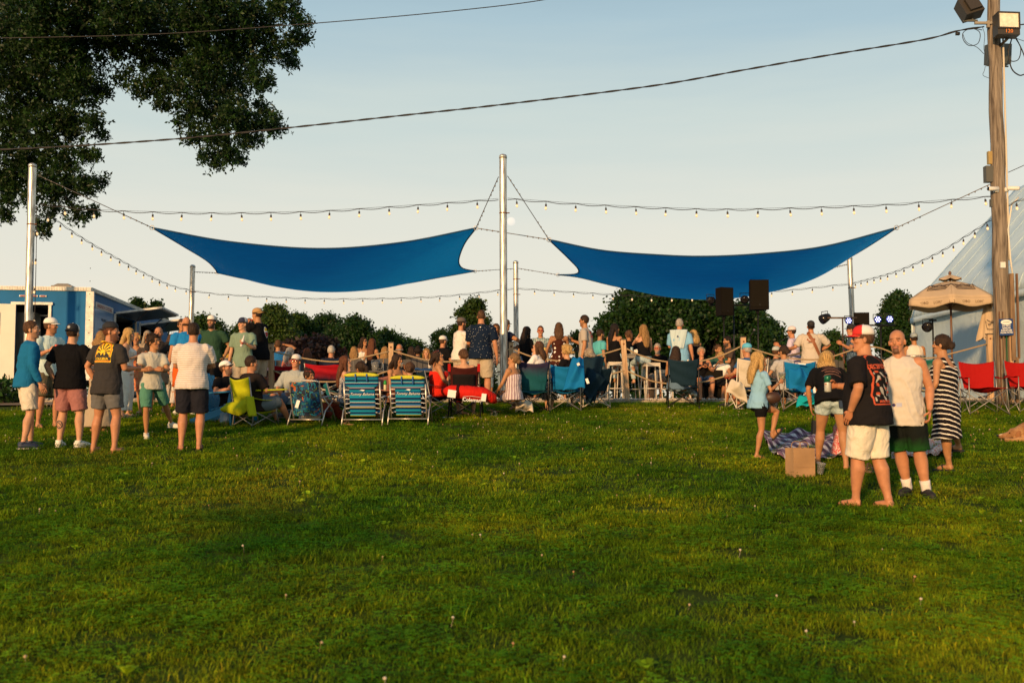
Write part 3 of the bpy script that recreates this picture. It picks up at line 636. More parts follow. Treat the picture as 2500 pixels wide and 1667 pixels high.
    # wheels and step
    for y in (4.2, 5.1):
        mb = MB(); mb.lathe([(.1, -.1), (.33, -.1), (.36, -.06), (.36, .06), (.33, .1), (.1, .1)], n=18, rot=Matrix.Rotation(R(90), 3, 'Y')); w = mb.obj('wheel', mat('tyre', (.02, .02, .02), .9), o); w.location = (-.1, y, ground(0, 23) + .36)
        mb = MB(); mb.lathe([(.02, -.02), (.2, -.02), (.2, .1), (.05, .11)], n=14, rot=Matrix.Rotation(R(90), 3, 'Y')); mb.obj('wheel_rim', WH, w)
    # menu board
    mbz = zo1 + .12; MEN = mat('menu_blue', (.015, .19, .42), .3); TX = mat('menu_lettering', (.012, .03, .06), .6); TW = mat('menu_white', (.62, .58, .5), .6)
    mb = MB(); mb.box((.015, 1.22, mbz - 1.1), (.02, 1.75, 2.2)); a = mb.obj('menu_board', MEN, o, False)
    mb = MB(); mb.box((.03, 1.22, mbz - .08), (.012, 1.7, .14)); mb.obj('menu_heading', TW, a, False)
    Ms = lambda y, z: frame((.038, y, z), (0, 1, 0), (0, 0, 1), (1, 0, 0))
    lettering('HANDMADE COCKTAILS', .13, mat('menu_red', (.35, .05, .03), .6), a, Ms(1.22, mbz - .125))
    for k, (t_, sz) in enumerate((('MARGARITA', .10), ('lime  agave  salt', .06), ('MULE', .10), ('ginger  mint', .06), ('CIDER SPRITZ', .10), ('apple  soda', .06), ('LEMONADE', .10), ('fresh squeezed', .06))): lettering(t_, sz, TX, a, Ms(1.22, mbz - .42 - k * .2))
    # awnings
    for (a0, a1, ext, zt) in ((2.35, 4.75, 1.15, zo1 + .10), (5.3, 8.2, 1.15, zo1 + .02)):
        mb = MB(); th = R(8); mb.box((0, 0, 0), (ext, a1 - a0, .05), rot=Matrix.Rotation(-th, 3, 'Y').to_3x3()); w = mb.obj('awning_flap', WH, o, False); w.location = (ext / 2 * math.cos(th) + .03, (a0 + a1) / 2, zt - math.sin(th) * 0 + .0)
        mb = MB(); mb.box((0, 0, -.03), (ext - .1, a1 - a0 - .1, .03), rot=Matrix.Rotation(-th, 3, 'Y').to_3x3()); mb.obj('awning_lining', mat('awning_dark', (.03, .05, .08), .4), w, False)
        for y in (a0 + .15, a1 - .15):
            mb = MB(); mb.tube([(.02, y, zt - .75), (ext * .7, y, zt + .02)], .014, 6); mb.obj('gas_strut', DK, o)
        mb = MB(); mb.box((.18, (a0 + a1) / 2, zo0 - .03), (.36, a1 - a0, .04)); mb.obj('serving_shelf', mat('shelf_steel', (.5, .47, .42), .4, .7), o, False)
        for c, d in (((.02, a0 - .03, (zo0 + zo1) / 2), (.05, .06, zo1 - zo0)), ((.02, a1 + .03, (zo0 + zo1) / 2), (.05, .06, zo1 - zo0))):
            mb = MB(); mb.box(c, d); mb.obj('window_frame', WH, o, False)
trailer()

# ================================================================ WHITE TENT
def tent():
    m, n, b = newmat('tent_vinyl'); L = n.links.new; t = n.nodes.new('ShaderNodeTexCoord'); z = n.nodes.new('ShaderNodeTexNoise'); z.inputs['Scale'].default_value = 2.5; z.inputs['Detail'].default_value = 7; z.inputs['Distortion'].default_value = 1.2
    L(t.outputs['Object'], z.inputs['Vector']); bp = n.nodes.new('ShaderNodeBump'); bp.inputs['Strength'].default_value = .5; bp.inputs['Distance'].default_value = .06; L(z.outputs['Fac'], bp.inputs['Height']); L(bp.outputs[0], b.inputs['Normal'])
    b.inputs['Base Color'].default_value = (.60, .72, .72, 1); b.inputs['Roughness'].default_value = .5
    o = empty('marquee_tent', 'large pale blue white marquee tent at the right edge', 'tent', (0, 0, 0))
    e0, e1 = At(2234, 778, 30), At(2390, 743, 24.9); d = e1 - e0; e2 = e0 + d * 2.6; e2.z = e0.z; e1.z = e0.z
    pk = At(2477, 464, 30.5); pk2 = pk + (e2 - e0); pk2.z = pk.z + .2; gz = PZ - .1
    def wr(u, v, k): return .03 * math.sin(23 * u + 3 * v + k) * math.sin(9 * v)
    mb = MB(); mb.sheet(lambda u, v: e0.lerp(e2, u) * (1 - v) + V((e0.lerp(e2, u).x, e0.lerp(e2, u).y, gz)) * v + V((-wr(u, v, 0), wr(u, v, 1), 0)), 60, 20, .01); mb.obj('side_wall', m, o)
    def rf(u, v):
        a = e0.lerp(e2, u); c = pk.lerp(pk2, u); k = a + (c - a) * .05 + V((0, 0, .32)); p = a.lerp(k, v / .12) if v < .12 else k.lerp(c, (v - .12) / .88)
        p = p.copy(); p.z += .03 * math.sin(40 * u) * math.sin(3.1 * v); return p + V((-.12 * (1 - v), 0, 0))
    mb = MB(); mb.sheet(rf, 60, 20, .01); mb.obj('roof', m, o)
    for i in range(0, 13):
        u = i / 12; mb = MB(); mb.tube([rf(u, v / 14) + V((-.01, 0, .012)) for v in range(15)], .007, 4); mb.obj('roof_seam', m, o)
    mb = MB(); mb.sheet(lambda u, v: rf(u, 0) + V((-.02, 0, -.16 * v + .01)), 30, 2, .01); mb.obj('valance', m, o)
    mb = MB(); a0 = rf(0, 0); P = [rf(0, v / 14) for v in range(15)]; far = [V((2 * pk.x - p.x, p.y, p.z)) for p in reversed(P)]; rim = P + far
    mb.add([tuple(p) for p in rim] + [(far[-1].x, far[-1].y, gz), (a0.x, a0.y, gz)], [tuple(range(len(rim) + 2))]); mb.obj('end_wall', m, o, False)
    mb = MB(); mb.sheet(lambda u, v: V((2 * pk.x - rf(u, v).x, rf(u, v).y, rf(u, v).z)), 20, 10, .01); mb.obj('roof', m, o)
    mb = MB(); mb.tube([V((e0.x - .03, e0.y, gz)), e0 + V((-.03, 0, 0))], .04, 8); mb.obj('corner_pole', mat('tent_alu', (.6, .6, .58), .4, .6), o)
tent()

# ================================================================ UTILITY POLE
def woodmat(name, c1, c2, sc=(14, 14, 1.1), bumpd=.03):
    m, n, b = newmat(name); L = n.links.new; t = n.nodes.new('ShaderNodeTexCoord'); mp = n.nodes.new('ShaderNodeMapping'); mp.inputs['Scale'].default_value = sc; L(t.outputs['Object'], mp.inputs[0])
    z = n.nodes.new('ShaderNodeTexNoise'); z.inputs['Scale'].default_value = 1.6; z.inputs['Detail'].default_value = 9; z.inputs['Distortion'].default_value = .6; L(mp.outputs[0], z.inputs['Vector'])
    r = n.nodes.new('ShaderNodeValToRGB'); L(z.outputs['Fac'], r.inputs[0]); e = r.color_ramp.elements; e[0].position = .32; e[0].color = (*c1, 1); e[1].position = .62; e[1].color = (*c2, 1); L(r.outputs[0], b.inputs['Base Color'])
    bp = n.nodes.new('ShaderNodeBump'); bp.inputs['Distance'].default_value = bumpd; bp.inputs['Strength'].default_value = .8; L(z.outputs['Fac'], bp.inputs['Height']); L(bp.outputs[0], b.inputs['Normal']); b.inputs['Roughness'].default_value = .9; return m
UWOOD = woodmat('weathered_pole_wood', (.075, .055, .038), (.27, .215, .155)); POSTW = woodmat('post_pine', (.34, .20, .10), (.60, .40, .22), (9, 9, 1.0), .01); OLDW = woodmat('old_board', (.10, .06, .035), (.27, .17, .09))
GREYM = mat('equipment_grey', (.10, .095, .075), .6, .2); GLAMP = mat('lamp_housing_bronze', (.045, .035, .022), .5, .2); LENS = mat('floodlight_lens', (.75, .68, .50), .35, var=.15, vscale=14)
def utility_pole():
    b = Gy(2452, UPX); b = V((b.x, b.y, ground(0, UPX))); t = At(2424, -40, UPX); d = t - b
    o = empty('utility_pole', 'weathered wooden utility pole at the right edge carrying lamps and wires', 'utility pole', b)
    n_ = 26; mb = MB(); rr = [.175 - .055 * i / n_ for i in range(n_ + 1)]; mb.tube([d * (i / n_) + V((.012 * math.sin(i * 1.3), 0, 0)) for i in range(n_ + 1)], rr, 18); mb.obj('shaft', UWOOD, o)
    Pp = lambda px, py, dy=0: At(px, py, UPX + dy) - b
    # conduit and cable clamps
    mb = MB(); mb.tube([Pp(2449 + (y - 100) * .028, y, -.1) for y in range(95, 690, 60)], .02, 8); mb.obj('conduit', mat('pvc_conduit', (.55, .48, .36), .6), o)
    mb = MB(); mb.tube([Pp(2487, 482, -.1), Pp(2470, 500, -.12), Pp(2461, 560, -.14), Pp(2468, 640, -.12), Pp(2475, 690, -.1)], .016, 7); mb.obj('white_tube', mat('white_tube', (.65, .6, .5), .6), o)
    mb = MB(); mb.box(Pp(2417, 386), (.10, .08, .27)); mb.box(Pp(2423, 386), (.07, .05, .2)); mb.obj('junction_box', mat('brass_box', (.45, .30, .10), .5, .5), o, False)
    mb = MB(); mb.box(Pp(2414, 426), (.17, .14, .34)); mb.obj('junction_box', GREYM, o, False)
    mb = MB(); mb.box(Pp(2421, 496), (.06, .08, .16)); mb.obj('junction_box', GREYM, o, False)
    WC = mat('camera_white', (.7, .66, .58), .5)
    for x0, x1, y in ((2436, 2414, 461), (2452, 2494, 460)):
        dr = (Pp(x1, y, -.25) - Pp(x0, y, -.2)).normalized(); c = Pp((x0 + x1) / 2, y, -.2); q = dr.to_track_quat('Z', 'Y').to_matrix(); mb = MB(); mb.lathe([(.02, -.12), (.045, -.11), (.045, .1), (.04, .12)], c, 12, rot=q); mb.box(Pp(x0 + (4 if x1 > x0 else -4), y + 4, -.12), (.07, .1, .08)); cm_ = mb.obj('security_camera', WC, o)
        mb = MB(); mb.lathe([(.038, .1), (.038, .125)], c, 12, rot=q); mb.obj('camera_lens', mat('lens_black', (.01, .01, .012), .1), cm_)
    # bracket arms
    mb = MB(); mb.box(Pp(2404, 57, -.1), (.42, .05, .05)); mb.box(Pp(2412, 60, -.1), (.05, .06, .14)); mb.obj('bracket', mat('bracket_tan', (.35, .30, .22), .6, .4), o, False)
    mb = MB(); mb.tube([Pp(2441, 112, -.12), Pp(2455, 100, -.3), Pp(2462, 92, -.35)], .03, 6); mb.obj('bracket', GLAMP, o)
    # left floodlight, seen from behind and tilted
    mb = MB(); mb.box((0, 0, 0), (.40, .28, .42), rot=Matrix.Rotation(R(-18), 3, 'Y') @ Matrix.Rotation(R(-20), 3, 'X')); mb.box((.02, -.1, .03), (.26, .2, .3), rot=Matrix.Rotation(R(-18), 3, 'Y') @ Matrix.Rotation(R(-20), 3, 'X')); a = mb.obj('floodlight', GLAMP, o, False); a.location = Pp(2366, 22)
    mb = MB(); mb.box((.02, -.0, -.26), (.3, .03, .04)); mb.tube([(.05, 0, -.22), (.16, 0, -.32)], .02, 6); mb.obj('yoke', GREYM, a, False)
    # right floodlight, facing the camera
    mb = MB(); mb.box((0, 0, 0), (.455, .22, .48)); a = mb.obj('floodlight', GLAMP, o, False); a.location = Pp(2456.5, 63, -.4); a.rotation_euler = (R(-4), R(2), 0)
    mb = MB(); mb.box((0, -.115, .06), (.39, .012, .30)); mb.obj('lens', LENS, a, False)
    for c, s in (((0, -.12, .228), (.455, .03, .03)), ((0, -.12, -.105), (.455, .03, .03)), ((-.213, -.12, .06), (.03, .03, .33)), ((.213, -.12, .06), (.03, .03, .33))): mb = MB(); mb.box(c, s); mb.obj('bezel', GLAMP, a, False)
    lettering('120', .11, mat('orange_number', (.75, .22, .03), .5), a, frame((0, -.114, -.205), (1, 0, 0), (0, 0, 1), (0, -1, 0)), ext=.003)
    mb = MB(); mb.box((0, 0, 0), (.47, .25, .42)); mb.box((0, 0, -.24), (.5, .03, .03)); a = mb.obj('floodlight', mat('lamp_grey_green', (.055, .06, .05), .5), o, False); a.location = Pp(2436, 134, .32); a.rotation_euler = (R(6), 0, R(8))
    # loops of wire
    for pts, r_ in (([(2338, 77), (2370, 70), (2392, 80), (2388, 106), (2366, 112), (2352, 98), (2352, 80), (2372, 70), (2398, 74)], .008), ([(2350, 82), (2360, 104), (2385, 116), (2402, 132)], .006), ([(2398, 66), (2404, 86), (2402, 120), (2408, 140), (2404, 170), (2400, 184), (2416, 192)], .005),
                    ([(2478, 92), (2492, 118), (2486, 146), (2466, 148), (2460, 120)], .010), ([(2470, 95), (2462, 130), (2470, 168), (2488, 184), (2502, 182)], .014), ([(2480, 92), (2494, 120), (2502, 140)], .012), ([(2482, 62), (2502, 60)], .014), ([(2480, 94), (2503, 102)], .006)):
        mb = MB(); mb.tube(spline([Pp(x, y, -.2) for x, y in pts], 5), r_, 5); mb.obj('wire_loop', WIRE, o)
    mb = MB(); mb.box(Pp(2338, 83), (.08, .05, .06)); mb.obj('splice', WIRE, o)
    mb = MB(); mb.box(Pp(2448, 647, -.17), (.10, .04, .12)); mb.obj('bracket', WC, o, False)
    # guard boards round the foot
    for x0, x1, y0, y1, dy, m_ in ((2464, 2480, 668, 880, -.28, OLDW), (2480, 2490, 668, 875, -.22, mat('rusty_brown', (.16, .08, .04), .7)), (2430, 2439, 700, 985, -.2, OLDW), (2439, 2446, 760, 985, -.24, mat('board_red', (.20, .09, .04), .8)), (2447, 2455, 760, 985, -.26, OLDW), (2456, 2462, 790, 985, -.26, mat('green_pipe', (.02, .16, .06), .6)), (2463, 2476, 800, 985, -.24, POSTW), (2477, 2490, 872, 985, -.2, OLDW)):
        p0, p1 = Pp(x0, y0, dy), Pp(x1, y1, dy); mb = MB(); mb.box(((p0.x + p1.x) / 2, p0.y, (p0.z + p1.z) / 2), (abs(p1.x - p0.x), .05, p0.z - p1.z)); mb.obj('guard_board', m_, o, False)
    return b
UPB = utility_pole()
# the sign on the pole
def patio_sign():
    c = At(2456.5, 798.5, UPX - .34); o = empty('notice_sign', 'blue notice sign with white oval fixed to the utility pole', 'sign', c)
    o.rotation_euler = (0, R(-2), R(6)); mb = MB(); mb.box((0, 0, 0), (.30, .012, .335)); mb.obj('board', mat('sign_blue', (.01, .045, .17), .4), o, False)
    W_ = mat('sign_white', (.8, .78, .7), .5); mb = MB(); mb.lathe([(.001, 0), (.5, 0), (.5, .004), (.001, .004)], n=28); p = mb.obj('oval', W_, o, False); p.scale = (.235, .105, 1); p.rotation_euler = (R(90), 0, 0); p.location = (0, -.008, .10)
    lettering('stonewell', .035, mat('sign_ink', (.05, .07, .1), .5), o, frame((0, -.0135, .092), (1, 0, 0), (0, 0, 1), (0, -1, 0)), shear=.2)
    for i, t in enumerate(('DO NOT', 'REMOVE', 'FURNITURE', 'FROM PATIO')): lettering(t, .046, W_, o, frame((0, -.009, .012 - i * .047), (1, 0, 0), (0, 0, 1), (0, -1, 0)), bold=.0012)
patio_sign()
# overhead wires
def twisted(pts, label, r=.012, strands=2, pitch=.9):
    P = spline(pts, 14); C = curve_eval(P); L_ = sum((b - a).length for a, b in zip(P, P[1:])); n = int(L_ / .12); o = empty('overhead_cable', label, 'cable', (0, 0, 0))
    for k in range(strands):
        mb = MB(); mb.tube([C(i / n) + V((0, math.cos(i * .12 / pitch * 6.28 + k * 3.14), math.sin(i * .12 / pitch * 6.28 + k * 3.14))) * (r * .9 if strands > 1 else 0) for i in range(n + 1)], r, 6, False); mb.obj('strand', WIRE, o)
twisted([At(2402, 66, UPX), At(2338, 76, UPX), At(2253, 98, 20.7), At(2019, 136, 20.9), At(1807, 173, 21.1), At(1594, 210, 21.2), At(1233, 255, 21.4), At(957, 285, 21.5), At(680, 315, 21.6), At(425, 340, 21.7), At(64, 363, 21.8), At(-300, 372, 22)], 'thick twisted cable crossing the sky from utility pole to the oak')
twisted([At(1500, -40, 24), At(1329, 0, 24), At(1100, 28, 24), At(800, 55, 24), At(420, 82, 24), At(100, 92, 24), At(-200, 95, 24)], 'thin upper wire crossing the sky into the oak', .012, 1)
cable('guy_wire', [At(2462, 421, UPX - .1), At(2500, 404, 20), At(2560, 378, 19)], .008, STEELW, 'short wire leaving the frame beside the utility pole', 'cable')
# moon
mb = MB(); mc = At(1248, 541, 1400); mb.ell((0, 0, 0), (6.0, 6.0, 6.0), n=32, m=20); mo = mb.obj('moon', mat('moon_pale', (.1, .1, .09), 1, emit=(1, .96, .86), estr=.86, spec=0), loc=mc); tag(mo, 'faint round moon in the sky beside the tall middle pole', 'moon')
# posts and ropes
ROPE = mat('manila_rope', (.36, .25, .13), .9, bump=.6, bscale=120, var=.2, vscale=60)
POSTS = []
def rope_post(px, py, Y, label, lean=0):
    t = At(px, py, Y); b = V((t.x + lean, Y, PZ - .05)); o = empty('rope_post', label, 'post', b, group='timber posts carrying the rope barrier'); h = t.z - b.z
    mb = MB(); s = .105; mb.sheet(lambda u, v: (0, 0, 0), 1, 1) if 0 else None; vs = []
    for z, x in ((0, 0), (h, -lean)):
        for sx, sy in ((-1, -1), (1, -1), (1, 1), (-1, 1)): vs.append((x + sx * s / 2, sy * s / 2, z))
    mb.add(vs, [(3, 2, 1, 0), (4, 5, 6, 7), (0, 1, 5, 4), (1, 2, 6, 5), (2, 3, 7, 6), (3, 0, 4, 7)]); mb.obj('timber', POSTW, o, False)
    mb = MB(); mb.box((-lean, 0, h + .012), (.125, .125, .022)); mb.obj('post_cap', mat('post_cap_dark', (.06, .045, .03), .6), o, False)
    mb = MB(); mb.ell((-lean * .9 + .0, -.056, h - .09), (.022, .01, .022), n=8, m=5); mb.obj('bolt', RUST, o); POSTS.append((o, h, lean)); return o
rope_post(662, 840, 21.95, 'rope post left of the man in white cap and grey shirt', .03)
rope_post(955, 838, 21.95, 'rope post behind the woman who is drinking')
rope_post(1248, 836, 22.15, 'rope post directly behind the tall middle pole')
rope_post(1521, 830, 21.95, 'rope post in front of the white bar stools', .09)
rope_post(1814, 824, 21.95, 'rope post between loudspeakers and light blue cap')
rope_post(2110, 836, 21.95, 'rope post hidden behind the red and white cap')
rope_post(2415, 817, 21.95, 'rope post under the folded parasol')
def rope(pts, label): o = empty('rope', label, 'rope', group='ropes slung between the timber posts'); mb = MB(); mb.tube(spline(pts, 6), .017, 7); mb.obj('strand', ROPE, o)
A_ = lambda *p: [At(x, y, 21.9) for x, y in p]
rope(A_((666, 858), (709, 868), (762, 878), (825, 883), (892, 871), (950, 858)), 'upper rope behind the white cap man and long haired girl')
rope(A_((961, 857), (1005, 870), (1049, 880), (1106, 883), (1170, 876), (1211, 863), (1244, 852)), 'upper rope behind the women in red')
rope(A_((1254, 854), (1300, 871), (1354, 880), (1400, 882), (1476, 863), (1517, 851)), 'upper rope in front of the polka dot dress')
rope(A_((1530, 851), (1565, 868), (1620, 882), (1690, 885), (1760, 868), (1808, 846)), 'upper rope in front of the light blue shirt')
rope(A_((1820, 846), (1843, 853), (1912, 872), (2001, 877), (2084, 853), (2106, 845)), 'upper rope below the guitarist')
rope(A_((2114, 845), (2150, 850), (2200, 868), (2270, 874), (2326, 862), (2409, 840)), 'upper rope in front of the tent')
rope(A_((1480, 917), (1500, 911), (1524, 905)), 'lower rope left of the stool post'); rope(A_((1532, 906), (1565, 920), (1600, 932), (1660, 938), (1728, 930), (1808, 906)), 'lower rope in front of the bar stools')
rope(A_((1200, 912), (1225, 906), (1246, 903)), 'lower rope behind the khaki shorts'); rope(A_((668, 905), (720, 925), (800, 932), (880, 925), (950, 905)), 'lower rope behind the folding chairs')
# ================================================================ PEOPLE
SKINM = None
def skinmat():
    m, n, b = newmat('skin'); L = n.links.new; a = n.nodes.new('ShaderNodeAttribute'); a.attribute_name = 'col'; t = n.nodes.new('ShaderNodeTexCoord')
    z = n.nodes.new('ShaderNodeTexNoise'); z.inputs['Scale'].default_value = 14; z.inputs['Detail'].default_value = 5; L(t.outputs['Object'], z.inputs['Vector'])
    r = n.nodes.new('ShaderNodeMapRange'); r.inputs[1].default_value = .3; r.inputs[2].default_value = .7; r.inputs[3].default_value = .86; r.inputs[4].default_value = 1.1; L(z.outputs['Fac'], r.inputs[0])
    x = n.nodes.new('ShaderNodeMix'); x.data_type = 'RGBA'; x.blend_type = 'MULTIPLY'; x.inputs[0].default_value = 1; L(a.outputs['Color'], x.inputs[6]); L(r.outputs[0], x.inputs[7]); L(x.outputs[2], b.inputs['Base Color'])
    b.inputs['Roughness'].default_value = .55; b.inputs['Specular IOR Level'].default_value = .35; return m
SKINM = skinmat()
SKIN = {'fair': (.53, .275, .150), 'tan': (.42, .195, .083), 'ruddy': (.47, .205, .098), 'brown': (.32, .145, .064), 'olive': (.38, .195, .094)}
def hairmat(col):
    k = 'hair_%.3f_%.3f_%.3f' % col
    if k in MATS: return MATS[k]
    m, n, b = newmat('hair'); MATS[k] = m; L = n.links.new; t = n.nodes.new('ShaderNodeTexCoord'); mp = n.nodes.new('ShaderNodeMapping'); mp.inputs['Scale'].default_value = (60, 60, 5); L(t.outputs['Object'], mp.inputs[0])
    z = n.nodes.new('ShaderNodeTexNoise'); z.inputs['Scale'].default_value = 2; z.inputs['Detail'].default_value = 4; z.inputs['Distortion'].default_value = .4; L(mp.outputs[0], z.inputs['Vector'])
    r = n.nodes.new('ShaderNodeValToRGB'); L(z.outputs['Fac'], r.inputs[0]); e = r.color_ramp.elements; e[0].position = .3; e[0].color = (*[c * .45 for c in col], 1); e[1].position = .7; e[1].color = (*[min(1, c * 1.5) for c in col], 1)
    L(r.outputs[0], b.inputs['Base Color']); b.inputs['Roughness'].default_value = .6; b.inputs['Specular IOR Level'].default_value = .15
    bp = n.nodes.new('ShaderNodeBump'); bp.inputs['Distance'].default_value = .012; bp.inputs['Strength'].default_value = .8; L(z.outputs['Fac'], bp.inputs['Height']); L(bp.outputs[0], b.inputs['Normal']); return m
HC = {'none': (.10, .05, .03), 'black': (.016, .011, .009), 'dark': (.035, .02, .012), 'brown': (.085, .042, .02), 'auburn': (.11, .04, .018), 'lightbrown': (.19, .11, .05), 'blond': (.44, .27, .095), 'honey': (.28, .155, .055), 'grey': (.36, .32, .27), 'white': (.46, .42, .35), 'red': (.28, .09, .025), 'ash': (.30, .24, .17)}
def cloth(name, c1, pat=None, c2=None, s=.05, c3=None, rough=.85, wr=.5, sheer=0):
    if name in MATS: return MATS[name]
    m, n, b = newmat(name); MATS[name] = m; L = n.links.new; N = n.nodes.new
    t = N('ShaderNodeTexCoord'); b.inputs['Roughness'].default_value = rough; b.inputs['Specular IOR Level'].default_value = .06; b.inputs['Base Color'].default_value = (*c1, 1)
    z = N('ShaderNodeTexNoise'); z.inputs['Scale'].default_value = 5; z.inputs['Detail'].default_value = 4; z.inputs['Distortion'].default_value = 1.5
    mp = N('ShaderNodeMapping'); mp.inputs['Scale'].default_value = (1.2, 1.2, .7); L(t.outputs['Object'], mp.inputs[0]); L(mp.outputs[0], z.inputs['Vector'])
    bp = N('ShaderNodeBump'); bp.inputs['Distance'].default_value = .05; bp.inputs['Strength'].default_value = wr; L(z.outputs['Fac'], bp.inputs['Height']); L(bp.outputs[0], b.inputs['Normal'])
    fac = None
    sx = N('ShaderNodeSeparateXYZ'); L(t.outputs['Object'], sx.inputs[0])
    def math_(op, a, b_=None, v=None):
        q = N('ShaderNodeMath'); q.operation = op
        (L(a, q.inputs[0]) if not isinstance(a, (int, float)) else setattr(q.inputs[0], 'default_value', a))
        if b_ is not None: (L(b_, q.inputs[1]) if not isinstance(b_, (int, float)) else setattr(q.inputs[1], 'default_value', b_))
        return q.outputs[0]
    if pat in ('hstripe', 'vstripe', 'dstripe'):
        src = sx.outputs['Z'] if pat == 'hstripe' else (math_('ARCTAN2', sx.outputs['Y'], sx.outputs['X']) if pat == 'vstripe' else math_('ADD', sx.outputs['Z'], math_('MULTIPLY', sx.outputs['X'], .35)))
        wob = math_('MULTIPLY', math_('SUBTRACT', z.outputs['Fac'], .5), s * .6)
        q = math_('FRACT', math_('DIVIDE', math_('ADD', src, wob), s)); fac = math_('LESS_THAN', q, .26 if pat == 'dstripe' else .28 if pat == 'hstripe' else .42)
    elif pat == 'dots':
        v = N('ShaderNodeTexVoronoi'); v.inputs['Scale'].default_value = 1 / s; v.inputs['Randomness'].default_value = .25; L(t.outputs['Object'], v.inputs['Vector']); fac = math_('LESS_THAN', v.outputs['Distance'], .30)
    elif pat == 'specks':
        v = N('ShaderNodeTexVoronoi'); v.inputs['Scale'].default_value = 1 / s; v.inputs['Randomness'].default_value = .8; L(t.outputs['Object'], v.inputs['Vector']); fac = math_('LESS_THAN', v.outputs['Distance'], .17)
    elif pat == 'floral':
        v = N('ShaderNodeTexNoise'); v.inputs['Scale'].default_value = 1 / s; v.inputs['Detail'].default_value = 1; v.inputs['Distortion'].default_value = 2; L(t.outputs['Object'], v.inputs['Vector']); fac = math_('GREATER_THAN', v.outputs['Fac'], .52)
    elif pat == 'check':
        a = math_('LESS_THAN', math_('FRACT', math_('DIVIDE', sx.outputs['X'], s)), .45); a2 = math_('LESS_THAN', math_('FRACT', math_('DIVIDE', math_('ADD', sx.outputs['Y'], sx.outputs['Z']), s)), .45); fac = math_('MULTIPLY', math_('ADD', a, a2), .5)
    elif pat == 'fade':
        mr = N('ShaderNodeMapRange'); mr.inputs[1].default_value = s; mr.inputs[2].default_value = s + .22; L(math_('ADD', sx.outputs['Z'], math_('MULTIPLY', z.outputs['Fac'], .12)), mr.inputs[0]); fac = mr.outputs[0]
    if fac is not None:
        x = N('ShaderNodeMix'); x.data_type = 'RGBA'; L(fac, x.inputs[0]); x.inputs[6].default_value = (*c1, 1); x.inputs[7].default_value = (*c2, 1); src = x.outputs[2]
        if c3:
            v = N('ShaderNodeTexNoise'); v.inputs['Scale'].default_value = .6 / s; v.inputs['Detail'].default_value = 1; L(t.outputs['Object'], v.inputs['Vector']); g = math_('GREATER_THAN', v.outputs['Fac'], .58)
            y = N('ShaderNodeMix'); y.data_type = 'RGBA'; L(g, y.inputs[0]); L(src, y.inputs[6]); y.inputs[7].default_value = (*c3, 1); src = y.outputs[2]
        L(src, b.inputs['Base Color'])
    return m
JOBS = []      # (object, voxel, post) evaluated together once everybody is described
def remesh_obj(name, mb, m, parent, vox, post=None):
    me = mb.mesh(name); me.materials.append(m); o = link(name, me, parent); md = o.modifiers.new('r', 'REMESH'); md.mode = 'VOXEL'; md.voxel_size = vox; md.use_smooth_shade = True
    s = o.modifiers.new('s', 'SMOOTH'); s.factor = .5; s.iterations = 4
    JOBS.append((o, post)); return o
def smoothnoise(P, sc, seed):
    r = np.random.default_rng(seed); o = np.zeros(len(P))
    for k in range(7):
        d = r.normal(size=3); d /= np.linalg.norm(d); o += np.sin(P @ d * sc * r.uniform(.6, 1.9) + r.uniform(0, 6.28) + 1.3 * np.sin(P @ r.normal(size=3) * sc * .5))
    return o / 4
def run_jobs():
    dg = bpy.context.evaluated_depsgraph_get(); dg.update(); out_ = []
    for o, post in JOBS: out_.append(bpy.data.meshes.new_from_object(o.evaluated_get(dg)))
    for (o, post), me in zip(JOBS, out_):
        old = o.data; o.modifiers.clear(); nm = old.name; o.data = me; bpy.data.meshes.remove(old); me.name = nm
        me.polygons.foreach_set('use_smooth', [True] * len(me.polygons))
        if post: post(o)
    JOBS.clear()
def get_v(me): a = np.empty(len(me.vertices) * 3, np.float32); me.vertices.foreach_get('co', a); return a.reshape(-1, 3)
def normals(me): a = np.empty(len(me.vertices) * 3, np.float32); me.vertices.foreach_get('normal', a); return a.reshape(-1, 3)

# ---- head template: polygons, skull frame: x right, y forward, z up, origin at head centre
def head_geo(sex, vox):
    mb = MB(); k = 1 if sex == 'm' else .93
    pr = [(-.118, .020, .018, .062), (-.108, .036, .034, .052), (-.090, .049 * k, .056, .030), (-.062, .058 * k, .072, .014), (-.03, .065 * k, .084, .004), (.0, .070, .090, .0), (.03, .073, .095, -.004), (.06, .071, .093, -.008), (.088, .058, .078, -.010), (.108, .038, .052, -.012), (.118, .016, .022, -.012)]
    mb.rings([((0, y, z), (a, 0, 0), (0, b, 0)) for z, a, b, y in pr], 20)
    mb.ell((0, .092, -.020), (.012, .020, .017)); mb.tube([(0, .082, .018), (0, .096, -.004), (0, .106, -.022)], [.008, .010, .013], 8)
    mb.ell((0, .082, -.062), (.024, .014, .010)); mb.ell((0, .076, -.104), (.020, .018, .014))
    for s in (-1, 1):
        mb.ell((s * .030, .080, .028), (.024, .014, .009)); mb.ell((s * .042, .062, -.022), (.020, .022, .020)); mb.ell((s * .078, -.006, -.012), (.009, .020, .031), rot=Matrix.Rotation(R(-18) * s, 3, 'Z'))
    mb.rings([((0, -.006, -.20), (.058 * k, 0, 0), (0, .062 * k, 0)), ((0, 0, -.06), (.052 * k, 0, 0), (0, .058 * k, 0))], 16)
    return mb
HEADS = {}
